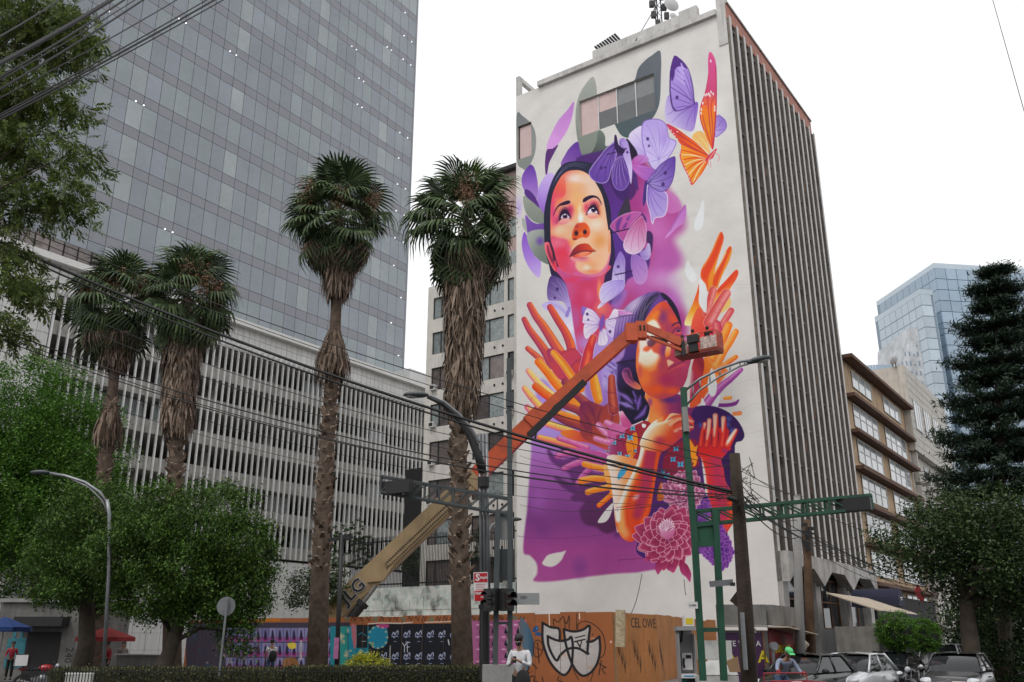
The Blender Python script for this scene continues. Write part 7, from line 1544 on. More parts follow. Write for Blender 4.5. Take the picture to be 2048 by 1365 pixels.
for k, (x0, y0, x1, y1, r, sg) in enumerate(((-30,425,1472,925,.011,.4),(-30,437,1474,940,.009,.45),(-30,470,1472,985,.034,.5),(-30,480,1474,990,.022,.55),(-30,540,1474,955,.008,.9),(-30,560,1474,975,.008,1.0),(-30,647,1476,992,.014,.7),(-30,657,1476,996,.010,.75),(-30,667,1476,999,.012,.7),(-30,690,1476,1003,.006,.8),(-30,720,1478,1010,.005,.9))):
    cable((x0, y0, 19), (x1, y1, 20), sg, r, ('thickest cable bundle from the left edge to the dark wooden pole' if k == 2 else 'long cable to the dark wooden pole, %s from the top at the left edge' % ORD[k]), 'cables running to the wooden pole')
for k, (a, c, d, e, Y2, r, sg) in enumerate(((1476,930,1600,990,31,.008,.2),(1478,940,1700,1010,40,.008,.3),(1478,955,1594,1010,31,.010,.3),(1480,960,1950,1035,60,.007,.5),(1478,965,1594,1040,31,.012,.3),(1480,985,1613,1055,33,.020,.4),(1480,990,1980,1165,60,.012,1.2),(1480,995,1613,1065,33,.016,.5),(1480,1000,1900,1160,60,.014,1.0),(1480,1003,1750,1075,46,.014,.8))):
    cable((a, c, 20), (d, e, Y2), sg, r, 'side street cable leaving the dark wooden pole %s from its top' % ORD[k], 'cables along the side street')
for k, (a, c, d, e, r, sg) in enumerate(((1596,1000,2080,1050,.007,.5),(1596,1010,2080,1135,.010,.6),(1613,1060,1900,1150,.018,.7),(1613,1068,2080,1185,.016,1.0),(1613,1075,2080,1200,.012,1.2),(1640,1110,1980,1180,.010,.9))):
    cable((a, c, 32), (d, e, 52), sg, r, 'cable from the grouped poles to the right edge, %s from the top' % ORD[k], 'cables towards the right edge')
cable((1982, -12, 12), (2056, 250, 10), .0, .005, 'thin purple line crossing the sky at the top right corner', 'lines in the sky')
for nm, (a, c) in zip(('longer', 'shorter'), (((1284, 1148), (1262, 1228)), ((1368, 1160), (1372, 1190)))): cable((a[0], a[1], 50), (c[0], c[1], 46), .25, .02, 'loose %s thin cable dangling on the bare foot of the mural wall' % nm, 'loose cables on the mural wall')
for nm, y0, y1 in (('upper', 912, 930), ('lower', 1010, 985)): cable((1040, y0, 50), (1472, y1, 20.3), .4, .01, '%s thin cable from the left edge of the mural to the dark wooden pole' % nm, 'cables off the wall')
# ================= kiosks, phone booth, left low shop, awnings =================
m_kios = mat('weathered_grey_kiosk', (.20, .19, .175), .8, .15, 2, .1, 8, streak=.35, stain=.2); m_purp = mat('dark_purple_poster', (.06, .018, .07), .5, .1); m_mar = mat('maroon_banner', (.20, .015, .02), .6, .15, 3); m_yel = mat('yellow_lettering', (.65, .50, .02), .6, .05)
m_whm = mat('rusty_white_metal', (.50, .50, .48), .5, .12, 2, .1, 6, stain=.35); m_navy = mat('navy_canvas', (.018, .02, .05), .8, .15, 2); m_bei = mat('beige_canvas', (.48, .40, .31), .85, .1, 1.5, streak=.15); m_blue_ = mat('blue_tarp', (.01, .04, .16), .7, .15, 3)
Yk = 30; kx = at(1440, 1283, Yk).x; KA = R(90-60)
KS = thing('news_kiosk', 'grey newspaper kiosk with purple number poster and maroon banner at the corner', 'kiosk', (kx, Yk, .154), 0)
kw = at(1532, 1283, Yk).x-kx; kz = at(1500, 1210, Yk).z-.154
obj('front_wall', MB().box(0, kw, 0, .08, 0, kz-.78), m_kios, KS); obj('top_box', MB().box(-.04, kw+.02, -.22, .1, kz-.62, kz), m_kios, KS); obj('cornice', MB().box(-.06, kw+.04, -.26, .1, kz-.68, kz-.63), m_cpole, KS)
po = obj('poster', MB().box(.08, kw-.12, -.02, -.004, .15, kz-.85), m_purp, KS); obj('poster_frame', MB().box(.02, .06, -.03, 0, .1, kz-.8).box(kw-.1, kw-.06, -.03, 0, .1, kz-.8), m_brown, KS)
TMx = lambda x, z, y=-.026: Matrix.Translation((x, y, z)) @ MT
text("TE VOY A", .24, po, m_wt, TMx(kw*.52, 1.62)); text('A IV A', .50, po, m_yel, TMx(kw*.55, 1.22), font_bold=.01); text('6999', .2, po, m_wt, TMx(kw*.72, .35)); text('4', .17, po, m_wt, TMx(kw*.60, 2.02)); obj('crest', MB().box(kw*.68, kw*.80, -.026, -.021, 1.95, 2.08), m_wt, po)
side = (at(1590, 1283, 33)-at(1536, 1283, Yk)); sl_ = side.length; sa = math.atan2(side.y, side.x)
K2 = obj('side_wall', MB().box(0, sl_, 0, .08, 0, kz-.78), m_kios, KS, (kw+.03, 0, 0), (0, 0, sa)); obj('banner', MB().box(.15, sl_-.2, -.03, -.012, 1.0, 2.1), m_mar, K2); obj('striped_stock', MB().box(.15, sl_-.2, -.25, -.035, .45, 1.0), m_wt, K2); text('DORILOCOS', .34, K2, m_yel, TMx(sl_*.5, 1.45, -.04), font_bold=.01)
obj('top_box', MB().box(.0, sl_, -.22, .1, kz-.62, kz), m_kios, KS, (kw+.05, 0, 0), (0, 0, sa)); obj('sheet_awning', MB().prism([(0, kz-.7), (sl_+.6, kz-.9), (sl_+.6, kz-.88), (0, kz-.66)], -.7, 0), m_bei, KS, (kw+.05, 0, 0), (0, 0, sa))
mt_ = obj('meter_box', MB().tube([(kw+.15, -.2, 1.55), (kw+.15, -.4, 1.55)], .13, 12).tube([(kw+.15, -.16, 0), (kw+.15, -.16, 1.5)], .05, 8), m_galv, KS)
# white metal vending cabinet
Yc = 27.5; cx_ = at(1395, 1283, Yc).x; VC = thing('metal_cabinet', 'dented white metal street stall cabinet with a sloping lid, rust on its hinges', 'stall', (cx_, Yc, .154)); cw = at(1472, 1283, Yc).x-cx_
obj('body', MB().box(0, cw, 0, .7, 0, .75), m_whm, VC); obj('lid', MB().prism([(0, 0), (cw, 0), (cw-.12, .48), (.1, .48)], 0, .03, 0, Matrix.Translation((0, 0, .78)) @ Matrix.Rotation(R(-35), 4, 'X')), m_whm, VC); obj('back_panel', MB().box(.1, cw-.06, .34, .7, 1.18, 1.72), m_whm, VC); obj('hinge', MB().box(.2, .3, .25, .34, 1.14, 1.2).box(cw-.35, cw-.25, .25, .34, 1.14, 1.2), m_brown, VC)
cbd = thing('cardboard_sheet', 'brown cardboard sheet leaning on the white metal cabinet', 'cardboard', at(1460, 1345, 27), R(20)); obj('sheet', MB().prism([(0, 0), (.35, 0), (.3, .42), (-.1, .3)], 0, .015), mat('cardboard', (.32, .20, .11), .9, .1), cbd)
PBk = thing('stone_planter', 'low rough stone planter with iron spikes below the green posts', 'planter', (at(1393, 1283, 25).x, 25, .154)); pw2 = at(1455, 1283, 25).x-at(1393, 1283, 25).x
obj('block', MB().box(0, pw2, 0, .8, 0, .52), m_conc, PBk); spk = MB(); 
for k in range(6): obj('spike', MB().tube([(.15+k*.13, .05, .52), (.15+k*.13, .05, .68)], [.02, .003], 5), m_iron, PBk)
# phone booth
Yp = 29.5; bx_ = at(1357, 1283, Yp).x; PBo = thing('phone_booth', 'open steel public phone booth with a white handset unit and teal side', 'phone booth', (bx_, Yp, .154)); w_ = at(1391, 1283, Yp).x-bx_; bt = at(1370, 1268, Yp).z-.154
m_teal = mat('teal_panel', (.02, .17, .15), .6, .1); m_st2 = mat('brushed_booth_steel', (.38, .38, .38), .4, .1, metal=.4)
obj('back_panel', MB().box(0, w_, .5, .54, 0, bt+.1), m_st2, PBo); obj('side_panel', MB().box(0, .03, 0, .5, 0, bt), m_st2, PBo); obj('side_panel', MB().box(w_-.03, w_, 0, .5, 0, bt), m_st2, PBo); obj('roof', MB().box(-.03, w_+.03, -.05, .56, bt+.1, bt+.22), m_st2, PBo)
obj('shelf', MB().box(.03, w_-.03, -.04, .5, .62, .74), m_wt, PBo); obj('lower_panel', MB().box(.03, .2, .1, .14, 0, .6), m_teal, PBo); obj('lower_screen', MB().box(.24, w_-.05, .1, .14, 0, .5), mat('blue_sticker', (.02, .12, .3), .5, .2, 8), PBo); ph = obj('telephone', MB().box(.14, w_-.06, .36, .5, .85, 1.35), m_wt, PBo); obj('handset', MB().tube([(.2, .33, .92), (.17, .31, 1.05), (.2, .33, 1.2)], .03, 8), m_black, ph); obj('screen', MB().box(.26, w_-.1, .34, .36, 1.2, 1.29), m_black, ph)
obj('shelf_lettering', MB().box(.1, w_-.12, -.046, -.041, .66, .70), mat('blue_shelf_print', (.03, .25, .5), .5, .1), PBo)
hp_ = obj('hood', MB().tube([at(1362, 1285, Yp+.4)-Vector(PBo.location), at(1364, 1262, Yp+.4)-Vector(PBo.location), at(1372, 1247, Yp+.4)-Vector(PBo.location), at(1388, 1240, Yp+.4)-Vector(PBo.location)], .04, 6), m_black, PBo); bxx = obj('topped_box', MB().box(.25, w_+.02, .1, .5, bt+.23, bt+.55), m_wt, PBo); obj('yellow_sticker', MB().box(.28, w_-.02, .09, .098, bt+.28, bt+.47), m_yel, bxx)
# sloping shop awnings along the ribbed facade
AWF = Frame(SF.w(0, -3.4, 0), math.degrees(SF.a)); AW = thing('shop_stall', 'long shop stall with a sloping beige canvas roof and dark blue valance', 'stall', AWF.w(3, 0, .154), AWF.a)
al_ = 9.5; obj('canvas_roof', MB().prism([(0, 3.9), (al_, 3.6), (al_, 3.65), (0, 3.96)], -1.2, 1.2, 0, Matrix.Rotation(R(0), 4, 'X')), m_bei, AW); 
rf_ = MB(); rf_.add([(0, -1.3, 3.35), (al_, -1.3, 3.35), (al_, 1.6, 4.4), (0, 1.6, 4.4), (0, -1.3, 3.28), (al_, -1.3, 3.28), (al_, 1.6, 4.33), (0, 1.6, 4.33)], [(0, 1, 2, 3), (7, 6, 5, 4), (0, 4, 5, 1), (1, 5, 6, 2), (2, 6, 7, 3), (3, 7, 4, 0)]); AW.children[0].data = rf_.mesh('canvas_roof', m_bei)
va = MB(); 
for k in range(19): va.box(k*.5, k*.5+.46, -1.34, -1.31, 2.9, 3.3)
obj('valance', MB().box(0, al_, -1.345, -1.31, 2.75, 3.3), m_navy, AW); obj('stall_wall', MB().box(.2, al_-.2, -.9, 1.4, 0, 2.5), m_kios, AW); obj('hatch', MB().box(.5, 4.5, -.93, -.905, 1.2, 2.3), m_dark, AW); obj('hatch_awning', MB().prism([(.4, 2.4), (4.7, 2.4), (4.7, 2.5), (.4, 2.5)], -1.6, -.92), m_bei, AW); obj('blue_counter', MB().box(.5, 4.6, -1.0, -.94, .5, 1.15), m_blue_, AW)
obj('door', MB().box(6, 8.4, -.95, -.91, 0, 2.4), m_black, AW)
NX = SF.loc(1690, 1225)[0]; NZ = SF.loc(1690, 1242)[1]+1.25; NA = thing('barrel_awning', 'navy blue barrel shaped canvas canopy projecting above the shops', 'awning', SF.w(NX, -.7, NZ), SF.a); b = MB(); nn = 10; L_ = 3.0; rb = .75
for k in range(nn):
    a0 = math.pi*k/nn; a1 = math.pi*(k+1)/nn; b.add([(rb*math.cos(a0), 0, rb*math.sin(a0)), (rb*math.cos(a0), -L_, rb*math.sin(a0)), (rb*math.cos(a1), -L_, rb*math.sin(a1)), (rb*math.cos(a1), 0, rb*math.sin(a1))], [(0, 1, 2, 3)])
pl = [(rb*math.cos(math.pi*k/nn), -L_, rb*math.sin(math.pi*k/nn)) for k in range(nn+1)]; b.add(pl, [tuple(range(nn+1))]); b.box(-rb-.01, -rb+.02, -L_, 0, -.4, 0); b.box(rb-.02, rb+.01, -L_, 0, -.4, 0); b.box(-rb, rb, -L_-.02, -L_+.01, -.4, 0)
obj('canvas', b, m_navy, NA); tag(obj('white_print', MB().box(-.35, .3, -L_-.03, -L_-.021, .12, .2).box(-.2, .15, -L_-.03, -L_-.021, 0, .06), m_wt, NA), kind='stuff')
for k, (px, py, Y, lab) in enumerate(((1905, 1285, 58, 'dark blue shop awning beyond the topiary trees, nearer one'), (1950, 1270, 66, 'dark blue shop awning beyond the topiary trees, farther one'))):
    t = thing('shop_awning', lab, 'awning', at(px, py, Y), SF.a); obj('canvas', MB().prism([(0, 0), (4, 0), (4, .9), (0, .9)], -1.6, 0, 0, Matrix.Rotation(R(25), 4, 'X')), m_navy, t)
fl = thing('red_banner', 'small red banner hanging over the pavement above the topiary trees', 'banner', at(1832, 1205, 47), R(30)); obj('cloth', MB().prism([(0, .55), (.35, .9), (.75, .25), (.55, 0), (.2, .2)], 0, .02), m_red, fl)
tc = thing('wrapped_bundle', 'beige tarpaulin wrapped bundle against the brown wooden pole', 'tarp bundle', (at(1606, 1283, 31).x, 31.5, .154)); bb_ = MB().tube([(0, 0, 0), (.03, 0, .8), (-.03, 0, 1.4), (.1, 0, 1.7), (.3, 0, 1.55)], [.22, .25, .2, .28, .08], 9); obj('tarp', bb_, m_bei, tc, smooth=True)
# left low shop building
LBx = at(-30, 1283, 46); LS = thing('low_grey_shop', 'low grey rendered shop with a black awning and tagged wall at the left edge', 'building', (LBx.x, 47, .0), R(3)); lsw = at(165, 1283, 47).x-LBx.x
m_lsw = mat('dull_grey_render', (.17, .165, .155), .9, .15, 1.2, .3, 6, streak=.25, stain=.25); lh_ = at(80, 1205, 47).z
obj('wall', MB().box(0, lsw, 0, 6, 0, lh_), m_lsw, LS); obj('roof_cap', MB().box(-.1, lsw+.1, -.15, 6.1, lh_, lh_+.18), m_cpole, LS); xd0 = at(52, 1283, 47).x-LBx.x; xd1 = at(118, 1283, 47).x-LBx.x
obj('opening', MB().box(xd0, xd1, -.03, -.005, 0, 2.3), m_dark, LS); obj('awning', MB().prism([(xd0-.4, 2.55), (xd1+.3, 2.55), (xd1+.3, 3.0), (xd0-.4, 3.0)], -.9, -.01), m_black, LS); xs_ = at(15, 1283, 47).x-LBx.x
b = MB().box(xs_, xs_+.9, -.02, -.006, .6, 2.0).box(xs_+.2, xs_+.35, -.02, -.006, 2.0, 2.7).box(xs_+.55, xs_+.7, -.02, -.006, 2.0, 2.5); tag(obj('teal_graffiti', b, mat('teal_spray', (.03, .18, .22), .7, .3, 5), LS), kind='stuff'); o_ = obj('house_number_board', MB().box(xd1+.3, xd1+.7, -.03, -.006, .4, 2.1), m_lsw, LS); text('240', .5, o_, m_black, Matrix.Translation((xd1+.5, -.035, 1.2)) @ Matrix.Rotation(R(90), 4, 'Y') @ MT)
def parasol(label, px, py, Y, r, mt, hgt):
    c_ = at(px, py, Y); t = thing('parasol', label, 'parasol', (c_.x, Y, .154)); n = 8; z0 = c_.z-.154; b = MB(); b.v = [(0, 0, z0+.45)]+[(r*math.cos(2*math.pi*k/n), r*math.sin(2*math.pi*k/n), z0) for k in range(n)]+[(r*math.cos(2*math.pi*k/n), r*math.sin(2*math.pi*k/n), z0-.18) for k in range(n)]
    for k in range(n): b.f += [(0, 1+k, 1+(k+1) % n), (1+k, 1+n+k, 1+n+(k+1) % n, 1+(k+1) % n)]; b.m += [0, 0]
    obj('canopy', b, mt, t); obj('pole', MB().tube([(0, 0, 0), (0, 0, z0+.45)], .025, 6), m_galv, t)
    return t
parasol('faded red food stall parasol under the ficus trees', 212, 1275, 43, 1.35, mat('faded_red_canvas', (.30, .03, .03), .8, .15, 2), 2.3); parasol('dark blue parasol cut by the left edge', 8, 1255, 42, 1.2, m_blue_, 2.3)
TB2 = thing('food_cart', 'grey food cart with a white counter under the red parasol', 'food cart', (at(238, 1283, 43.5).x, 43.5, .154)); obj('body', MB().box(0, 1.9, 0, .8, .3, 1.1), m_kios, TB2); obj('counter', MB().box(-.08, 1.98, -.1, .9, 1.1, 1.16), m_wt, TB2)
for x in (.3, 1.6): obj('wheel', MB().tube([(x, -.02, .26), (x, .06, .26)], .26, 14), m_rub, TB2)
# low iron fence in front of the hedge
FN = thing('low_iron_fence', 'low black iron picket fence in front of the clipped hedge', 'fence', (-16, 31.2, .154)); pk_m = MB().box(-.012, .012, -.012, .012, 0, .86).prism([(-.02, .86), (.02, .86), (0, .96)], -.008, .008).mesh('picket', m_iron); fl_ = 15.0
for k in range(150): obj('picket', pk_m, None, FN, (k*fl_/150, 0, 0))
obj('rail', MB().box(0, fl_, -.015, .015, .12, .15).box(0, fl_, -.015, .015, .74, .77), m_iron, FN)
# ================= people =================
m_skin = mat('brown_skin', (.26, .13, .08), .55, .08, 8); m_skin2 = mat('tan_skin', (.34, .19, .12), .55, .08, 8); m_hair = mat('black_hair', (.012, .01, .01), .6, .2, 20); m_eye = mat('eye_white', (.6, .58, .55), .3, .02)
def skin_mesh(name, V, E, Rr, mt, par, sub=1):
    me = bpy.data.meshes.new(name); me.from_pydata([tuple(v) for v in V], E, []); me.materials.append(mt); o = link(bpy.data.objects.new(name, me)); o.parent = par
    bm = bmesh.new(); bm.from_mesh(me); ly = bm.verts.layers.skin.verify()
    for i, v in enumerate(bm.verts): r_ = Rr[i]; v[ly].radius = r_ if isinstance(r_, tuple) else (r_, r_); v[ly].use_root = (i == 0)
    bm.to_mesh(me); bm.free(); md = o.modifiers.new('skin', 'SKIN'); md.use_smooth_shade = True; md.branch_smoothing = .4; sb = o.modifiers.new('sub', 'SUBSURF'); sb.levels = sub; sb.render_levels = sub; return o
def person(label, loc, rz, J, top, bot, skin=None, hair=m_hair, shoes=m_black, long_sleeve=True, s=1.0, extras=None, cap=None, mask=None, hoodie=False, short_hair=True):
    """J: joint positions (x right, y forward, z up), person faces +y"""
    skin = skin or m_skin; t = thing('person', label, 'person', loc, rz); t.scale = (s, s, s)
    J = {k: Vector(v) for k, v in J.items()}; V = []; Rr = []; E = []; ix = {}
    def a(n, v, r, p=None):
        ix[n] = len(V); V.append(v); Rr.append(r)
        if p: E.append((ix[p], ix[n]))
    a('pel', J['pelvis'], .11); a('sp', J['pelvis'].lerp(J['chest'], .5), .115, 'pel'); a('ch', J['chest'], .125, 'sp'); a('nk', J['neck'], .055, 'ch'); hd = J['head']; up = (hd-J['neck']).normalized()
    a('h0', J['neck'].lerp(hd, .5), .06, 'nk'); a('h1', hd, (.083, .098), 'h0'); a('h2', hd+up*.085, .062, 'h1')
    for s_ in ('l', 'r'):
        a('sh'+s_, J['sh'+s_], .055, 'ch'); a('el'+s_, J['el'+s_], .042, 'sh'+s_); a('wr'+s_, J['wr'+s_], .028, 'el'+s_); d = (J['wr'+s_]-J['el'+s_]).normalized(); hp = J['wr'+s_]+d*.05; a('pa'+s_, hp, .036, 'wr'+s_)
        sx = d.orthogonal().normalized()
        for k in range(4): f0 = hp+d*.035+sx*(.018*(k-1.5)); a('f%d%s' % (k, s_), f0+d*.03, .0095, 'pa'+s_); a('g%d%s' % (k, s_), f0+d*(.055+.008*(k in (1, 2)))+d.cross(sx)*.02, .008, 'f%d%s' % (k, s_))
        a('t'+s_, hp+sx*.045, .011, 'pa'+s_); a('u'+s_, hp+sx*.055+d*.035, .009, 't'+s_)
        a('hi'+s_, J['hi'+s_], .085, 'pel'); a('kn'+s_, J['kn'+s_], .056, 'hi'+s_); a('an'+s_, J['an'+s_], .036, 'kn'+s_); a('to'+s_, J['to'+s_], .034, 'an'+s_)
    skin_mesh('body', V, E, Rr, skin, t)
    # shirt
    V2 = [J['pelvis'].copy()+Vector((0, 0, -.07)), J['pelvis'].lerp(J['chest'], .5), J['chest'], J['neck'].lerp(J['chest'], .35)]; R2 = [.128, .132, .142, .078]; E2 = [(0, 1), (1, 2), (2, 3)]
    for s_ in ('l', 'r'):
        n = len(V2); V2 += [J['sh'+s_], J['el'+s_] if long_sleeve else J['sh'+s_].lerp(J['el'+s_], .6)]; R2 += [.066, .05]; E2 += [(2, n), (n, n+1)]
        if long_sleeve: V2.append(J['el'+s_].lerp(J['wr'+s_], .85)); R2.append(.038); E2.append((n+1, n+2))
    skin_mesh('shirt', V2, E2, R2, top, t)
    V3 = [J['pelvis']+Vector((0, 0, .06))]; R3 = [.130]; E3 = []
    for s_ in ('l', 'r'):
        n = len(V3); V3 += [J['hi'+s_], J['kn'+s_], J['kn'+s_].lerp(J['an'+s_], .9)]; R3 += [.102, .078, .062]; E3 += [(0, n), (n, n+1), (n+1, n+2)]
    skin_mesh('trousers', V3, E3, R3, bot, t)
    for s_ in ('l', 'r'): d = (J['to'+s_]-J['an'+s_]); obj('shoe', MB().ball(J['an'+s_]+d*.45-Vector((0, 0, .01)), (.05, .13, .05), 10, 6), shoes, t, smooth=True)
    # head details; face direction = forward y, slightly down if bent
    fw_ = Vector((0, 1, 0)); fw_ = (fw_-up*fw_.dot(up)).normalized(); M = Matrix((fw_.cross(up), fw_, up)).transposed().to_4x4(); M.translation = hd
    def hp_(mb): mb.v = [tuple(M @ Vector(v)) for v in mb.v]; return mb
    if cap is None:
        obj('hair', hp_(MB().ball((0, -.022, .055), (.096, .105, .088), 12, 8) if not hoodie else MB().ball((0, -.03, .02), (.115, .125, .135), 12, 8)), hair if not hoodie else top, t, smooth=True)
    else:
        obj('cap', hp_(MB().ball((0, 0, .075), (.102, .112, .075), 12, 8).box(-.07, .07, .06, .19, .055, .067)), cap, t, smooth=False)
    obj('nose', hp_(MB().ball((0, .102, .0), (.013, .02, .02), 6, 5)), skin, t, smooth=True); obj('ear', hp_(MB().ball((.088, 0, .005), (.012, .022, .03), 6, 5)), skin, t); obj('ear', hp_(MB().ball((-.088, 0, .005), (.012, .022, .03), 6, 5)), skin, t)
    for x in (-.033, .033): e_ = obj('eye', hp_(MB().ball((x, .088, .022), (.014, .01, .008), 6, 5)), m_eye, t); obj('pupil', hp_(MB().ball((x, .097, .022), (.006, .004, .006), 6, 4)), m_black, e_)
    obj('mouth', hp_(MB().box(-.022, .022, .092, .1, -.045, -.037)), mat('lips', (.2, .06, .05), .5, .05), t)
    if mask: obj('face_mask', hp_(MB().ball((0, .055, -.03), (.066, .058, .05), 10, 6)), mask, t, smooth=True)
    return t
STAND = dict(pelvis=(0, 0, .95), chest=(0, .01, 1.30), neck=(0, .01, 1.47), head=(0, .03, 1.62), shl=(-.18, 0, 1.40), shr=(.18, 0, 1.40), ell=(-.24, 0, 1.12), elr=(.24, 0, 1.12), wrl=(-.24, .08, .88), wrr=(.24, .08, .88), hil=(-.09, 0, .90), hir=(.09, 0, .90), knl=(-.10, .02, .50), knr=(.10, .02, .50), anl=(-.10, -.02, .09), anr=(.10, -.02, .09), tol=(-.11, .13, .03), tor=(.11, .13, .03))
def pose(**k): d = dict(STAND); d.update(k); return d
m_wsh = mat('white_shirt', (.62, .62, .64), .85, .06, 4, .2, 10); m_bsh = mat('pale_blue_shirt', (.27, .31, .42), .85, .1, 4, .2, 10); m_jeans = mat('blue_jeans', (.06, .10, .18), .85, .15, 6); m_blk = mat('black_cloth', (.014, .014, .016), .85, .15, 6); m_redc = mat('red_cloth', (.30, .015, .03), .8, .1, 5)
Ym = 21; mx_ = at(1040, 1283, Ym).x
P1 = person('man in a white shirt and black mask reading his phone beside the signal gantry', (mx_, Ym, .154), R(160), pose(head=(0, .07, 1.61), elr=(.24, .06, 1.12), ell=(-.24, .06, 1.12), wrr=(.07, .27, 1.22), wrl=(-.07, .27, 1.22)), m_wsh, m_blk, mask=m_blk, s=1.06, skin=m_skin2)
t = thing('smartphone', 'black smartphone held in both hands by the man in the white shirt', 'phone', (mx_-.12, Ym-.34, .154+1.32), R(160)); obj('case', MB().box(-.037, .037, -.005, .005, -.07, .07), m_black, t); obj('screen', MB().box(-.033, .033, .0055, .0065, -.063, .063), m_darkglass, t)
bg_ = thing('shoulder_bag', 'black rucksack hanging in front of the standing man', 'rucksack', (mx_+.06, Ym-.19, 1.02), R(170)); obj('bag', MB().ball((0, 0, 0), (.17, .10, .25), 12, 8), m_blk, bg_, smooth=True); obj('strap', MB().tube([(-.1, -.02, .2), (-.13, -.12, .35), (-.1, -.2, .42)], .018, 6), m_blk, bg_)
Ys = 41.5; sx_ = at(545, 1283, Ys).x
P2 = person('man in a white T-shirt walking away past the lilac posters', (sx_, Ys, .154), R(15), pose(anr=(.10, .22, .10), knr=(.10, .18, .52), tor=(.11, .36, .06), anl=(-.10, -.2, .12), elr=(.22, .08, 1.12), wrr=(.2, .24, .98)), m_wsh, m_jeans, long_sleeve=False, s=1.02)
bg_ = thing('black_backpack', 'black round backpack on the back of the man in the white T-shirt', 'backpack', (sx_+.12, Ys-.22, 1.24), R(15)); obj('bag', MB().ball((0, 0, 0), (.17, .12, .24), 12, 8), m_blk, bg_, smooth=True); obj('strap', MB().tube([(-.12, 0, .18), (-.16, .2, .3), (-.12, .3, .2)], .018, 6), m_blk, bg_)
Yx = 24; cx_ = at(1562, 1283, Yx).x
P3 = person('cyclist in a bright green cap and pale blue shirt leaning forward over the cargo trike', (cx_, Yx, .12), R(196), pose(pelvis=(0, -.18, .93), chest=(0, .12, 1.19), neck=(0, .22, 1.33), head=(0, .29, 1.45), shl=(-.19, .13, 1.28), shr=(.19, .13, 1.28), ell=(-.24, .3, 1.05), elr=(.34, .25, 1.12), wrl=(-.22, .48, .98), wrr=(.42, .42, 1.02), hil=(-.09, -.16, .88), hir=(.09, -.16, .88), knl=(-.12, .12, .62), knr=(.12, .05, .45), anl=(-.11, -.02, .26), anr=(.11, .0, .08), tol=(-.11, .12, .22), tor=(.11, .13, .05)), m_bsh, m_jeans, cap=mat('bright_green_cap', (.12, .62, .22), .7, .05), s=1.0)
obj('glove', MB().ball((.44, .47, 1.02), .055, 10, 6), m_redc, P3, smooth=True); obj('glove', MB().ball((-.22, .53, .98), .055, 10, 6), m_redc, P3, smooth=True)
# cargo trike
TR = thing('cargo_tricycle', 'red tubular cargo tricycle with a bare front frame ridden by the cyclist', 'tricycle', (cx_-.25, Yx-1.1, .004), R(196)); b = MB(); m_redt = mat('red_tube_paint', (.30, .02, .03), .45, .1)
for x in (-.45, .45): b.tube([(x, .0, .95), (x, .9, .95), (x, .9, .55), (x, 0, .55), (x, 0, .95)], .016, 6)
for z in (.55, .95):
    for y in (0, .9): b.tube([(-.45, y, z), (.45, y, z)], .016, 6)
b.tube([(-.62, -.12, 1.12), (.55, -.12, 1.12)], .018, 6); b.tube([(-.62, -.12, 1.12), (-.62, -.12, .95), (-.3, -.1, .85)], .016, 6); b.tube([(.55, -.12, 1.12), (.55, -.12, .95), (.3, -.1, .85)], .016, 6); b.tube([(0, 0, .6), (0, -.9, .45), (0, -1.5, .35)], .022, 6); b.tube([(0, -.95, .45), (0, -1.0, .85)], .018, 6)
obj('frame', b, m_redt, TR); obj('saddle', MB().ball((0, -1.0, .88), (.1, .15, .05), 10, 6), m_rub, TR)
def wheel(par, c, r, ax='x', w=.03, rim=m_galv):
    n = 20; pts = [(c[0], c[1]+r*math.cos(2*math.pi*k/n), c[2]+r*math.sin(2*math.pi*k/n)) for k in range(n+1)]; o = obj('wheel', MB().tube([(c[0]-w, c[1], c[2]), (c[0]+w, c[1], c[2])], r*.12, 8), rim, par); obj('tyre', MB().tube(pts, w, 6, cap=False), m_rub, o); b = MB()
    for k in range(8): a_ = math.pi*k/8; b.tube([(c[0], c[1]+r*math.cos(a_), c[2]+r*math.sin(a_)), (c[0], c[1]-r*math.cos(a_), c[2]-r*math.sin(a_))], .004, 4)
    obj('spokes', b, rim, o); return o
wheel(TR, (-.5, .45, .33), .33); wheel(TR, (.5, .45, .33), .33); wheel(TR, (0, -1.5, .33), .33)
crt = thing('cardboard_box', 'small orange brown cardboard box inside the tricycle frame', 'box', (cx_-.35, Yx-1.6, .56), R(30)); obj('carton', MB().box(-.2, .2, -.15, .15, 0, .25), mat('cardboard', (.32, .20, .11)), crt)
# people at the food cart
for k, (px, Y, rz, top, bot, lab) in enumerate(((28, 44, 200, m_redc, m_blk, 'woman in a patterned red top standing by the teal graffiti'), (218, 42, 150, m_redc, m_blk, 'person in a red hooded top under the red parasol'), (248, 44.6, 200, m_kios, m_blk, 'person in a dull grey jacket behind the food cart'), (178, 45, 120, m_blk, m_blk, 'person in black standing left of the red parasol pole'))):
    person(lab, (at(px, 1283, Y).x, Y, .154), R(rz), pose(wrr=(.18, .25, 1.05), elr=(.24, .06, 1.12)), top, bot, s=.97)
# painters in the basket, seen from behind
for k, (dx, lab, hd_) in enumerate(((-.35, 'painter in dark clothes at the left of the lift basket', False), (.62, 'painter in a black hood at the right of the lift basket', True))):
    w_ = bk+fw*dx+Vector((-fw.y, fw.x, 0))*.5; person(lab, (w_.x, w_.y, w_.z+.03), MF.a+R(0), pose(elr=(.25, .22, 1.3), wrr=(.2, .45, 1.45), ell=(-.24, .15, 1.2), wrl=(-.2, .38, 1.2)), m_blk, m_blk, hoodie=True, s=.93)
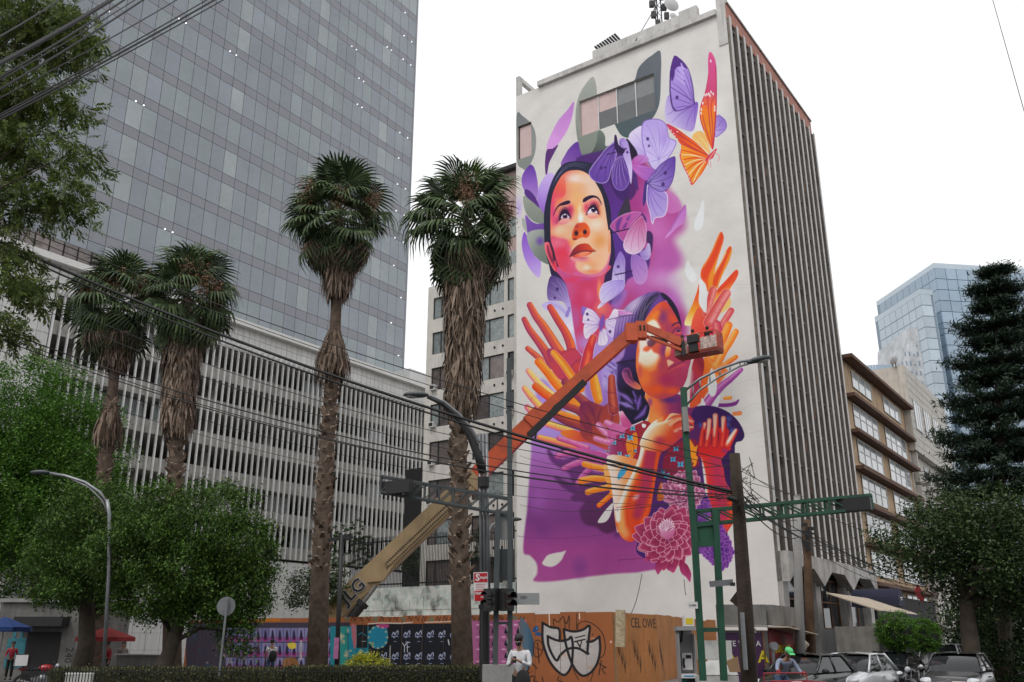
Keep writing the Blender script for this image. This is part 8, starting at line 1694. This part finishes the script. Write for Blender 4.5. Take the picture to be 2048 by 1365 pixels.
# ================= vehicles =================
m_tyre = m_rub; m_rimm = mat('alloy_wheel', (.35, .35, .36), .35, .1, metal=.7); m_cglass = mat('car_glass', (.012, .014, .016), .03, .1, .5, ior=1.45); m_hl = mat('headlight_glass', (.55, .57, .6), .1, .15, 12, ior=1.5); m_plate = mat('number_plate', (.6, .6, .58), .5, .05)
def car(label, px, Y, paint, rz, L=4.35, Wd=1.72, H=1.46, suv=False, emblem=False, amber=False, group='cars queued at the kerb'):
    x_ = at(px, 1283, Y).x; t = thing('parked_car', label, 'car', (x_, Y, .004), rz, group); hw = Wd/2; fl = L/2
    belt = .92 if not suv else 1.05; hood = .86 if not suv else 1.02; nose = .70 if not suv else .84
    st = [(fl, .30, nose-.10, .62), (fl-.06, .24, nose+.02, .80), (fl-.25, .2, nose+.10, .93), (fl-.6, .19, hood-.02, .985), (fl-1.05, .19, hood+.05, 1), (.72, .19, belt+.06, 1), (-.5, .19, belt+.04, 1), (-fl+1.0, .19, belt+.08, 1), (-fl+.5, .22, belt+.07, .97), (-fl+.12, .26, belt+.02, .9), (-fl, .34, belt-.1, .8)]
    b = MB(); n = 14
    for x, zl, zh, w in st:
        w *= hw; mid = (zl+zh)/2
        pr = [(-w*.86, zl), (-w*.97, zl+.08), (-w, mid-.05), (-w*.99, mid+.12), (-w*.95, zh-.07), (-w*.86, zh-.005), (-w*.4, zh+.03), (w*.4, zh+.03), (w*.86, zh-.005), (w*.95, zh-.07), (w*.99, mid+.12), (w, mid-.05), (w*.97, zl+.08), (w*.86, zl)]
        b.v += [(x, y, z) for y, z in pr]
    for i in range(len(st)-1):
        for k in range(n): a_ = i*n+k; c_ = i*n+(k+1) % n; b.f.append((a_, c_, c_+n, a_+n)); b.m.append(0)
    b.f.append(tuple(range(n))); b.m.append(0); b.f.append(tuple(range((len(st)-1)*n, len(st)*n))); b.m.append(0)
    bo = obj('body', b, paint, t, smooth=True); md = bo.modifiers.new('s', 'SUBSURF'); md.levels = 1; md.render_levels = 1
    # cabin: pillars and roof painted, glass between
    zr_g = .05; wb, rf, rr_, bb_ = (.95, .22, -1.15, -1.85) if not suv else (.95, .35, -1.75, -2.05); zb = belt+.02; zr = H-.03; rw = hw*.74; bw_ = hw*.92
    pts = lambda x, z, w: [(x, -w, z), (x, w, z)]
    g = MB(); nu, nv = 9, 5
    for j in range(nv):
        f_ = j/(nv-1)
        for i in range(nu):
            u_ = -1+2*i/(nu-1); g.v.append((wb+(rf-wb)*f_+.16*(1-u_*u_)*(1-.3*f_), u_*(bw_+(rw-bw_)*f_)*.95, zb+(zr-zr_g-zb)*f_+.05*math.sin(math.pi*f_)))
    for j in range(nv-1):
        for i in range(nu-1): g.f.append((j*nu+i, j*nu+i+1, (j+1)*nu+i+1, (j+1)*nu+i)); g.m.append(0)
    wsd = obj('windscreen', g, m_cglass, t, smooth=True)
    g = MB(); g.add([(bb_, -bw_, zb), (bb_, bw_, zb), (rr_, rw, zr), (rr_, -rw, zr)], [(0, 3, 2, 1)]); obj('rear_window', g, m_cglass, t)
    for s_ in (-1, 1):
        for xa, xb, ta, tb in ((wb-.1, -.32, rf-.06, -.32), (-.40, bb_+.35, -.40, rr_+.05)):
            g = MB(); g.add([(xa, s_*bw_*1.0, zb+.02), (xb, s_*bw_*1.0, zb+.02), (tb, s_*(rw+.02), zr-.05), (ta, s_*(rw+.02), zr-.05)], [(0, 1, 2, 3)]); obj('side_window', g, m_cglass, t)
        p_ = MB(); p_.tube([(wb+.02, s_*bw_, zb-.02), ((wb+rf)/2+.02, s_*((bw_+rw)/2+.015), (zb+zr)/2+.02), (rf, s_*rw, zr)], .035, 6); p_.tube([(bb_-.02, s_*bw_, zb-.02), (rr_, s_*rw, zr)], .06, 6); p_.beam((-.36, s_*bw_, zb), (-.36, s_*rw, zr), .04, .07); p_.tube([(rf, s_*rw, zr), (-.4, s_*(rw+.01), zr+.02), (rr_, s_*rw, zr)], .04, 6); obj('pillar', p_, paint, t, smooth=True)
        mr = obj('wing_mirror', MB().ball((wb-.25, s_*(hw+.11), zb+.06), (.07, .12, .075), 10, 6), m_black if not emblem else paint, t, smooth=True)
        obj('door_handle', MB().box(-.32, -.14, s_*hw-.02 if s_ > 0 else s_*hw-.03, s_*hw+.03 if s_ > 0 else s_*hw+.02, belt-.17, belt-.13), paint, t)
    rfm = MB(); nx_ = 5; xs_ = np.linspace(rf+.02, rr_-.02, nx_); 
    for i, x in enumerate(xs_):
        for j in range(7): y = -rw+2*rw*j/6; rfm.v.append((x, y, zr+.055*(1-(y/rw)**2)+.03*math.sin(math.pi*i/(nx_-1))))
    for i in range(nx_-1):
        for j in range(6): rfm.f.append((i*7+j, i*7+j+1, i*7+j+8, i*7+j+7)); rfm.m.append(0)
    obj('roof', rfm, paint, t, smooth=True)
    for s_ in (-1, 1):
        hb = MB().ball((0, 0, 0), (.20, .24, .085), 12, 8); h_ = obj('headlight', hb, m_hl, t, (fl-.20, s_*hw*.70, nose-.0), (0, R(15), R(-s_*28)), smooth=True); obj('bulb', MB().ball((.10, 0, .01), (.06, .06, .045), 8, 6), m_black if not amber else mat('amber_glass', (.5, .15, .02), .2, .1), h_)
        obj('fog_lamp', MB().tube([(fl-.04, s_*hw*.72, .36), (fl+.015, s_*hw*.72, .36)], .07, 10), m_hl, t)
    gr = obj('grille', MB().box(fl-.10, fl+.02, -.42, .42, nose-.30, nose-.12), m_black, t)
    for k in range(4): obj('slat', MB().box(fl+.02, fl+.03, -.41, .41, nose-.28+.045*k, nose-.265+.045*k), m_rimm, gr)
    obj('lower_grille', MB().box(fl-.1, fl+.02, -.5, .5, .28, .42), m_black, t); obj('number_plate', MB().box(fl+.022, fl+.034, -.17, .17, .44, .54), m_plate, t)
    if emblem:
        e = MB()
        for rx_, rz__, dz in ((.09, .06, 0), (.035, .055, 0), (.07, .02, .03)):
            n = 20; e.tube([(fl-.02, rx_*math.cos(2*math.pi*k/n), nose-.02+dz+rz__*math.sin(2*math.pi*k/n)) for k in range(n+1)], .008, 5, cap=False)
        obj('emblem', e, m_rimm, t)
    else: obj('emblem', MB().box(fl-.04, fl+.0, -.12, .12, nose-.10, nose-.05), m_rimm, t)
    for x in (fl-.82, -fl+.85):
        for s_ in (-1, 1):
            w_ = obj('wheel', MB().tube([(x, s_*(hw-.2), .31), (x, s_*(hw+.005), .31)], .31, 20), m_tyre, t); obj('rim', MB().tube([(x, s_*(hw-.05), .31), (x, s_*(hw+.015), .31)], .2, 14), m_rimm, w_)
    obj('wiper', MB().beam((wb+.01, -.3, zb+.03), (wb-.22, .15, zb+.2), .02, .02), m_black, wsd); obj('aerial', MB().tube([(rf-.1, .1, zr+.05), (rf-.4, .1, zr+.42)], .006, 4), m_black, t)
    return t
pw = mat('white_car_paint', (.62, .63, .65), .25, .03, .5, coat=.8); pb2 = mat('black_car_paint', (.010, .010, .012), .2, .05, .5, coat=.4); pg = mat('dark_grey_car_paint', (.030, .028, .030), .22, .05, .5, coat=.35, spec=.4); psv = mat('silver_white_car_paint', (.5, .52, .55), .25, .03, coat=.8); pgd = mat('dark_metallic_car_paint', (.022, .025, .024), .25, .05, coat=.35)
hd = math.atan2(-math.cos(R(AZA)), -math.sin(R(AZA)))   # heading towards the crossing
car('dark old sedan partly behind the green capped cyclist', 1606, 29.5, pgd, hd-R(8))
car('white sedan with amber lamps between the two dark sedans', 1702, 31.5, pw, hd-R(4), amber=True)
car('black sedan behind the white sedan', 1778, 38.0, pb2, hd)
car('white sports utility vehicle behind the dark grey sedan', 1880, 43.0, psv, hd+R(2), 4.5, 1.84, 1.72, suv=True)
car('dark grey sedan with oval ring emblem, nearest the right edge', 1908, 31.0, pg, hd+R(2), 4.45, 1.76, 1.48, emblem=True)
# motorcycles
def moto(label, x, y, rz, paint, box=False):
    t = thing('motorcycle', label, 'motorcycle', (x, y, .004), rz, 'parked motorcycles'); wheel(t, (0, .68, .3), .29, w=.05, rim=m_galv); wheel(t, (0, -.62, .3), .29, w=.055, rim=m_galv)
    obj('tank', MB().ball((0, .15, .86), (.15, .27, .14), 12, 8), paint, t, smooth=True); obj('seat', MB().ball((0, -.28, .82), (.13, .36, .07), 12, 6), m_rub, t, smooth=True); obj('tail', MB().ball((0, -.62, .83), (.1, .22, .07), 10, 6), paint, t, smooth=True)
    obj('engine', MB().ball((0, .08, .48), (.14, .2, .17), 10, 8).box(-.1, .1, -.2, .25, .3, .55), m_galv, t); obj('exhaust', MB().tube([(.12, .2, .35), (.15, -.1, .3), (.17, -.7, .42)], [.025, .03, .055], 8), m_steel, t); obj('fork', MB().tube([(-.09, .68, .3), (-.09, .45, .95)], .022, 6).tube([(.09, .68, .3), (.09, .45, .95)], .022, 6), m_galv, t)
    obj('handlebar', MB().tube([(-.36, .3, 1.08), (-.12, .43, 1.02), (.12, .43, 1.02), (.36, .3, 1.08)], .016, 6), m_rub, t); obj('headlamp', MB().ball((0, .54, .93), (.1, .08, .1), 10, 8), m_hl, t, smooth=True); obj('mudguard', MB().ball((0, .68, .6), (.07, .25, .05), 10, 6), paint, t, smooth=True)
    for s_ in (-1, 1): obj('mirror', MB().tube([(s_*.28, .34, 1.06), (s_*.34, .34, 1.2)], .008, 5).ball((s_*.35, .33, 1.24), (.06, .02, .04), 8, 6), m_rub, t)
    if box: bx = obj('delivery_box', MB().box(-.24, .24, -.95, -.48, .92, 1.38), m_blk, t); obj('white_panel', MB().box(-.22, .22, -.965, -.952, .95, 1.35), m_wt, bx); obj('logo_ring', MB().tube([(.13*math.cos(a_), -.97, 1.15+.13*math.sin(a_)) for a_ in np.linspace(0, 6.283, 20)], .012, 5).tube([(.06*math.cos(a_), -.97, 1.15+.06*math.sin(a_)) for a_ in np.linspace(0, 6.283, 16)], .02, 5), m_blk, bx); obj('side_panel', MB().box(.242, .25, -.93, -.5, .95, 1.35), m_wt, bx); 
    return t
moto('red motorcycle carrying a white and black delivery box at the left edge', at(92, 1283, 37).x, 37, R(-70), mat('red_motorcycle_paint', (.42, .012, .02), .3, .05, coat=.6), True)
moto('black motorcycle parked between the black sedan and the grey sedan', at(1815, 1283, 33).x, 33, hd-R(90), pb2); moto('second dark motorcycle further back beside the white utility vehicle', at(1838, 1283, 36).x, 36, hd-R(85), pb2)
for k, (px, Y, nm) in enumerate(((158, 33, 'left'), (186, 33, 'right'))):
    t = thing('plastic_container', 'pale plastic container behind the low iron fence, %s one of two' % nm, 'container', (at(px, 1283, Y).x, Y, .154), 0, 'plastic containers'); obj('container_body', MB().box(-.22, .22, -.15, .15, 0, .62), m_whm, t); obj('cap', MB().box(-.23, .23, -.16, .16, .62, .67), m_white, t)

# the striped office block across the crossing, behind the camera: it shades the junction and shows mirrored in the windscreens
OBk = thing('office_block', 'pale striped office block across the crossing, seen only as reflections in the windscreens', 'building', (-34, -30, 0), R(-6)); obj('wall', MB().box(0, 80, -14, 0, 0, 30), m_tile, OBk)
for k in range(8): obj('window', MB().box(1, 79, .01, .06, 2.2+k*3.4, 3.9+k*3.4), m_darkglass, OBk)
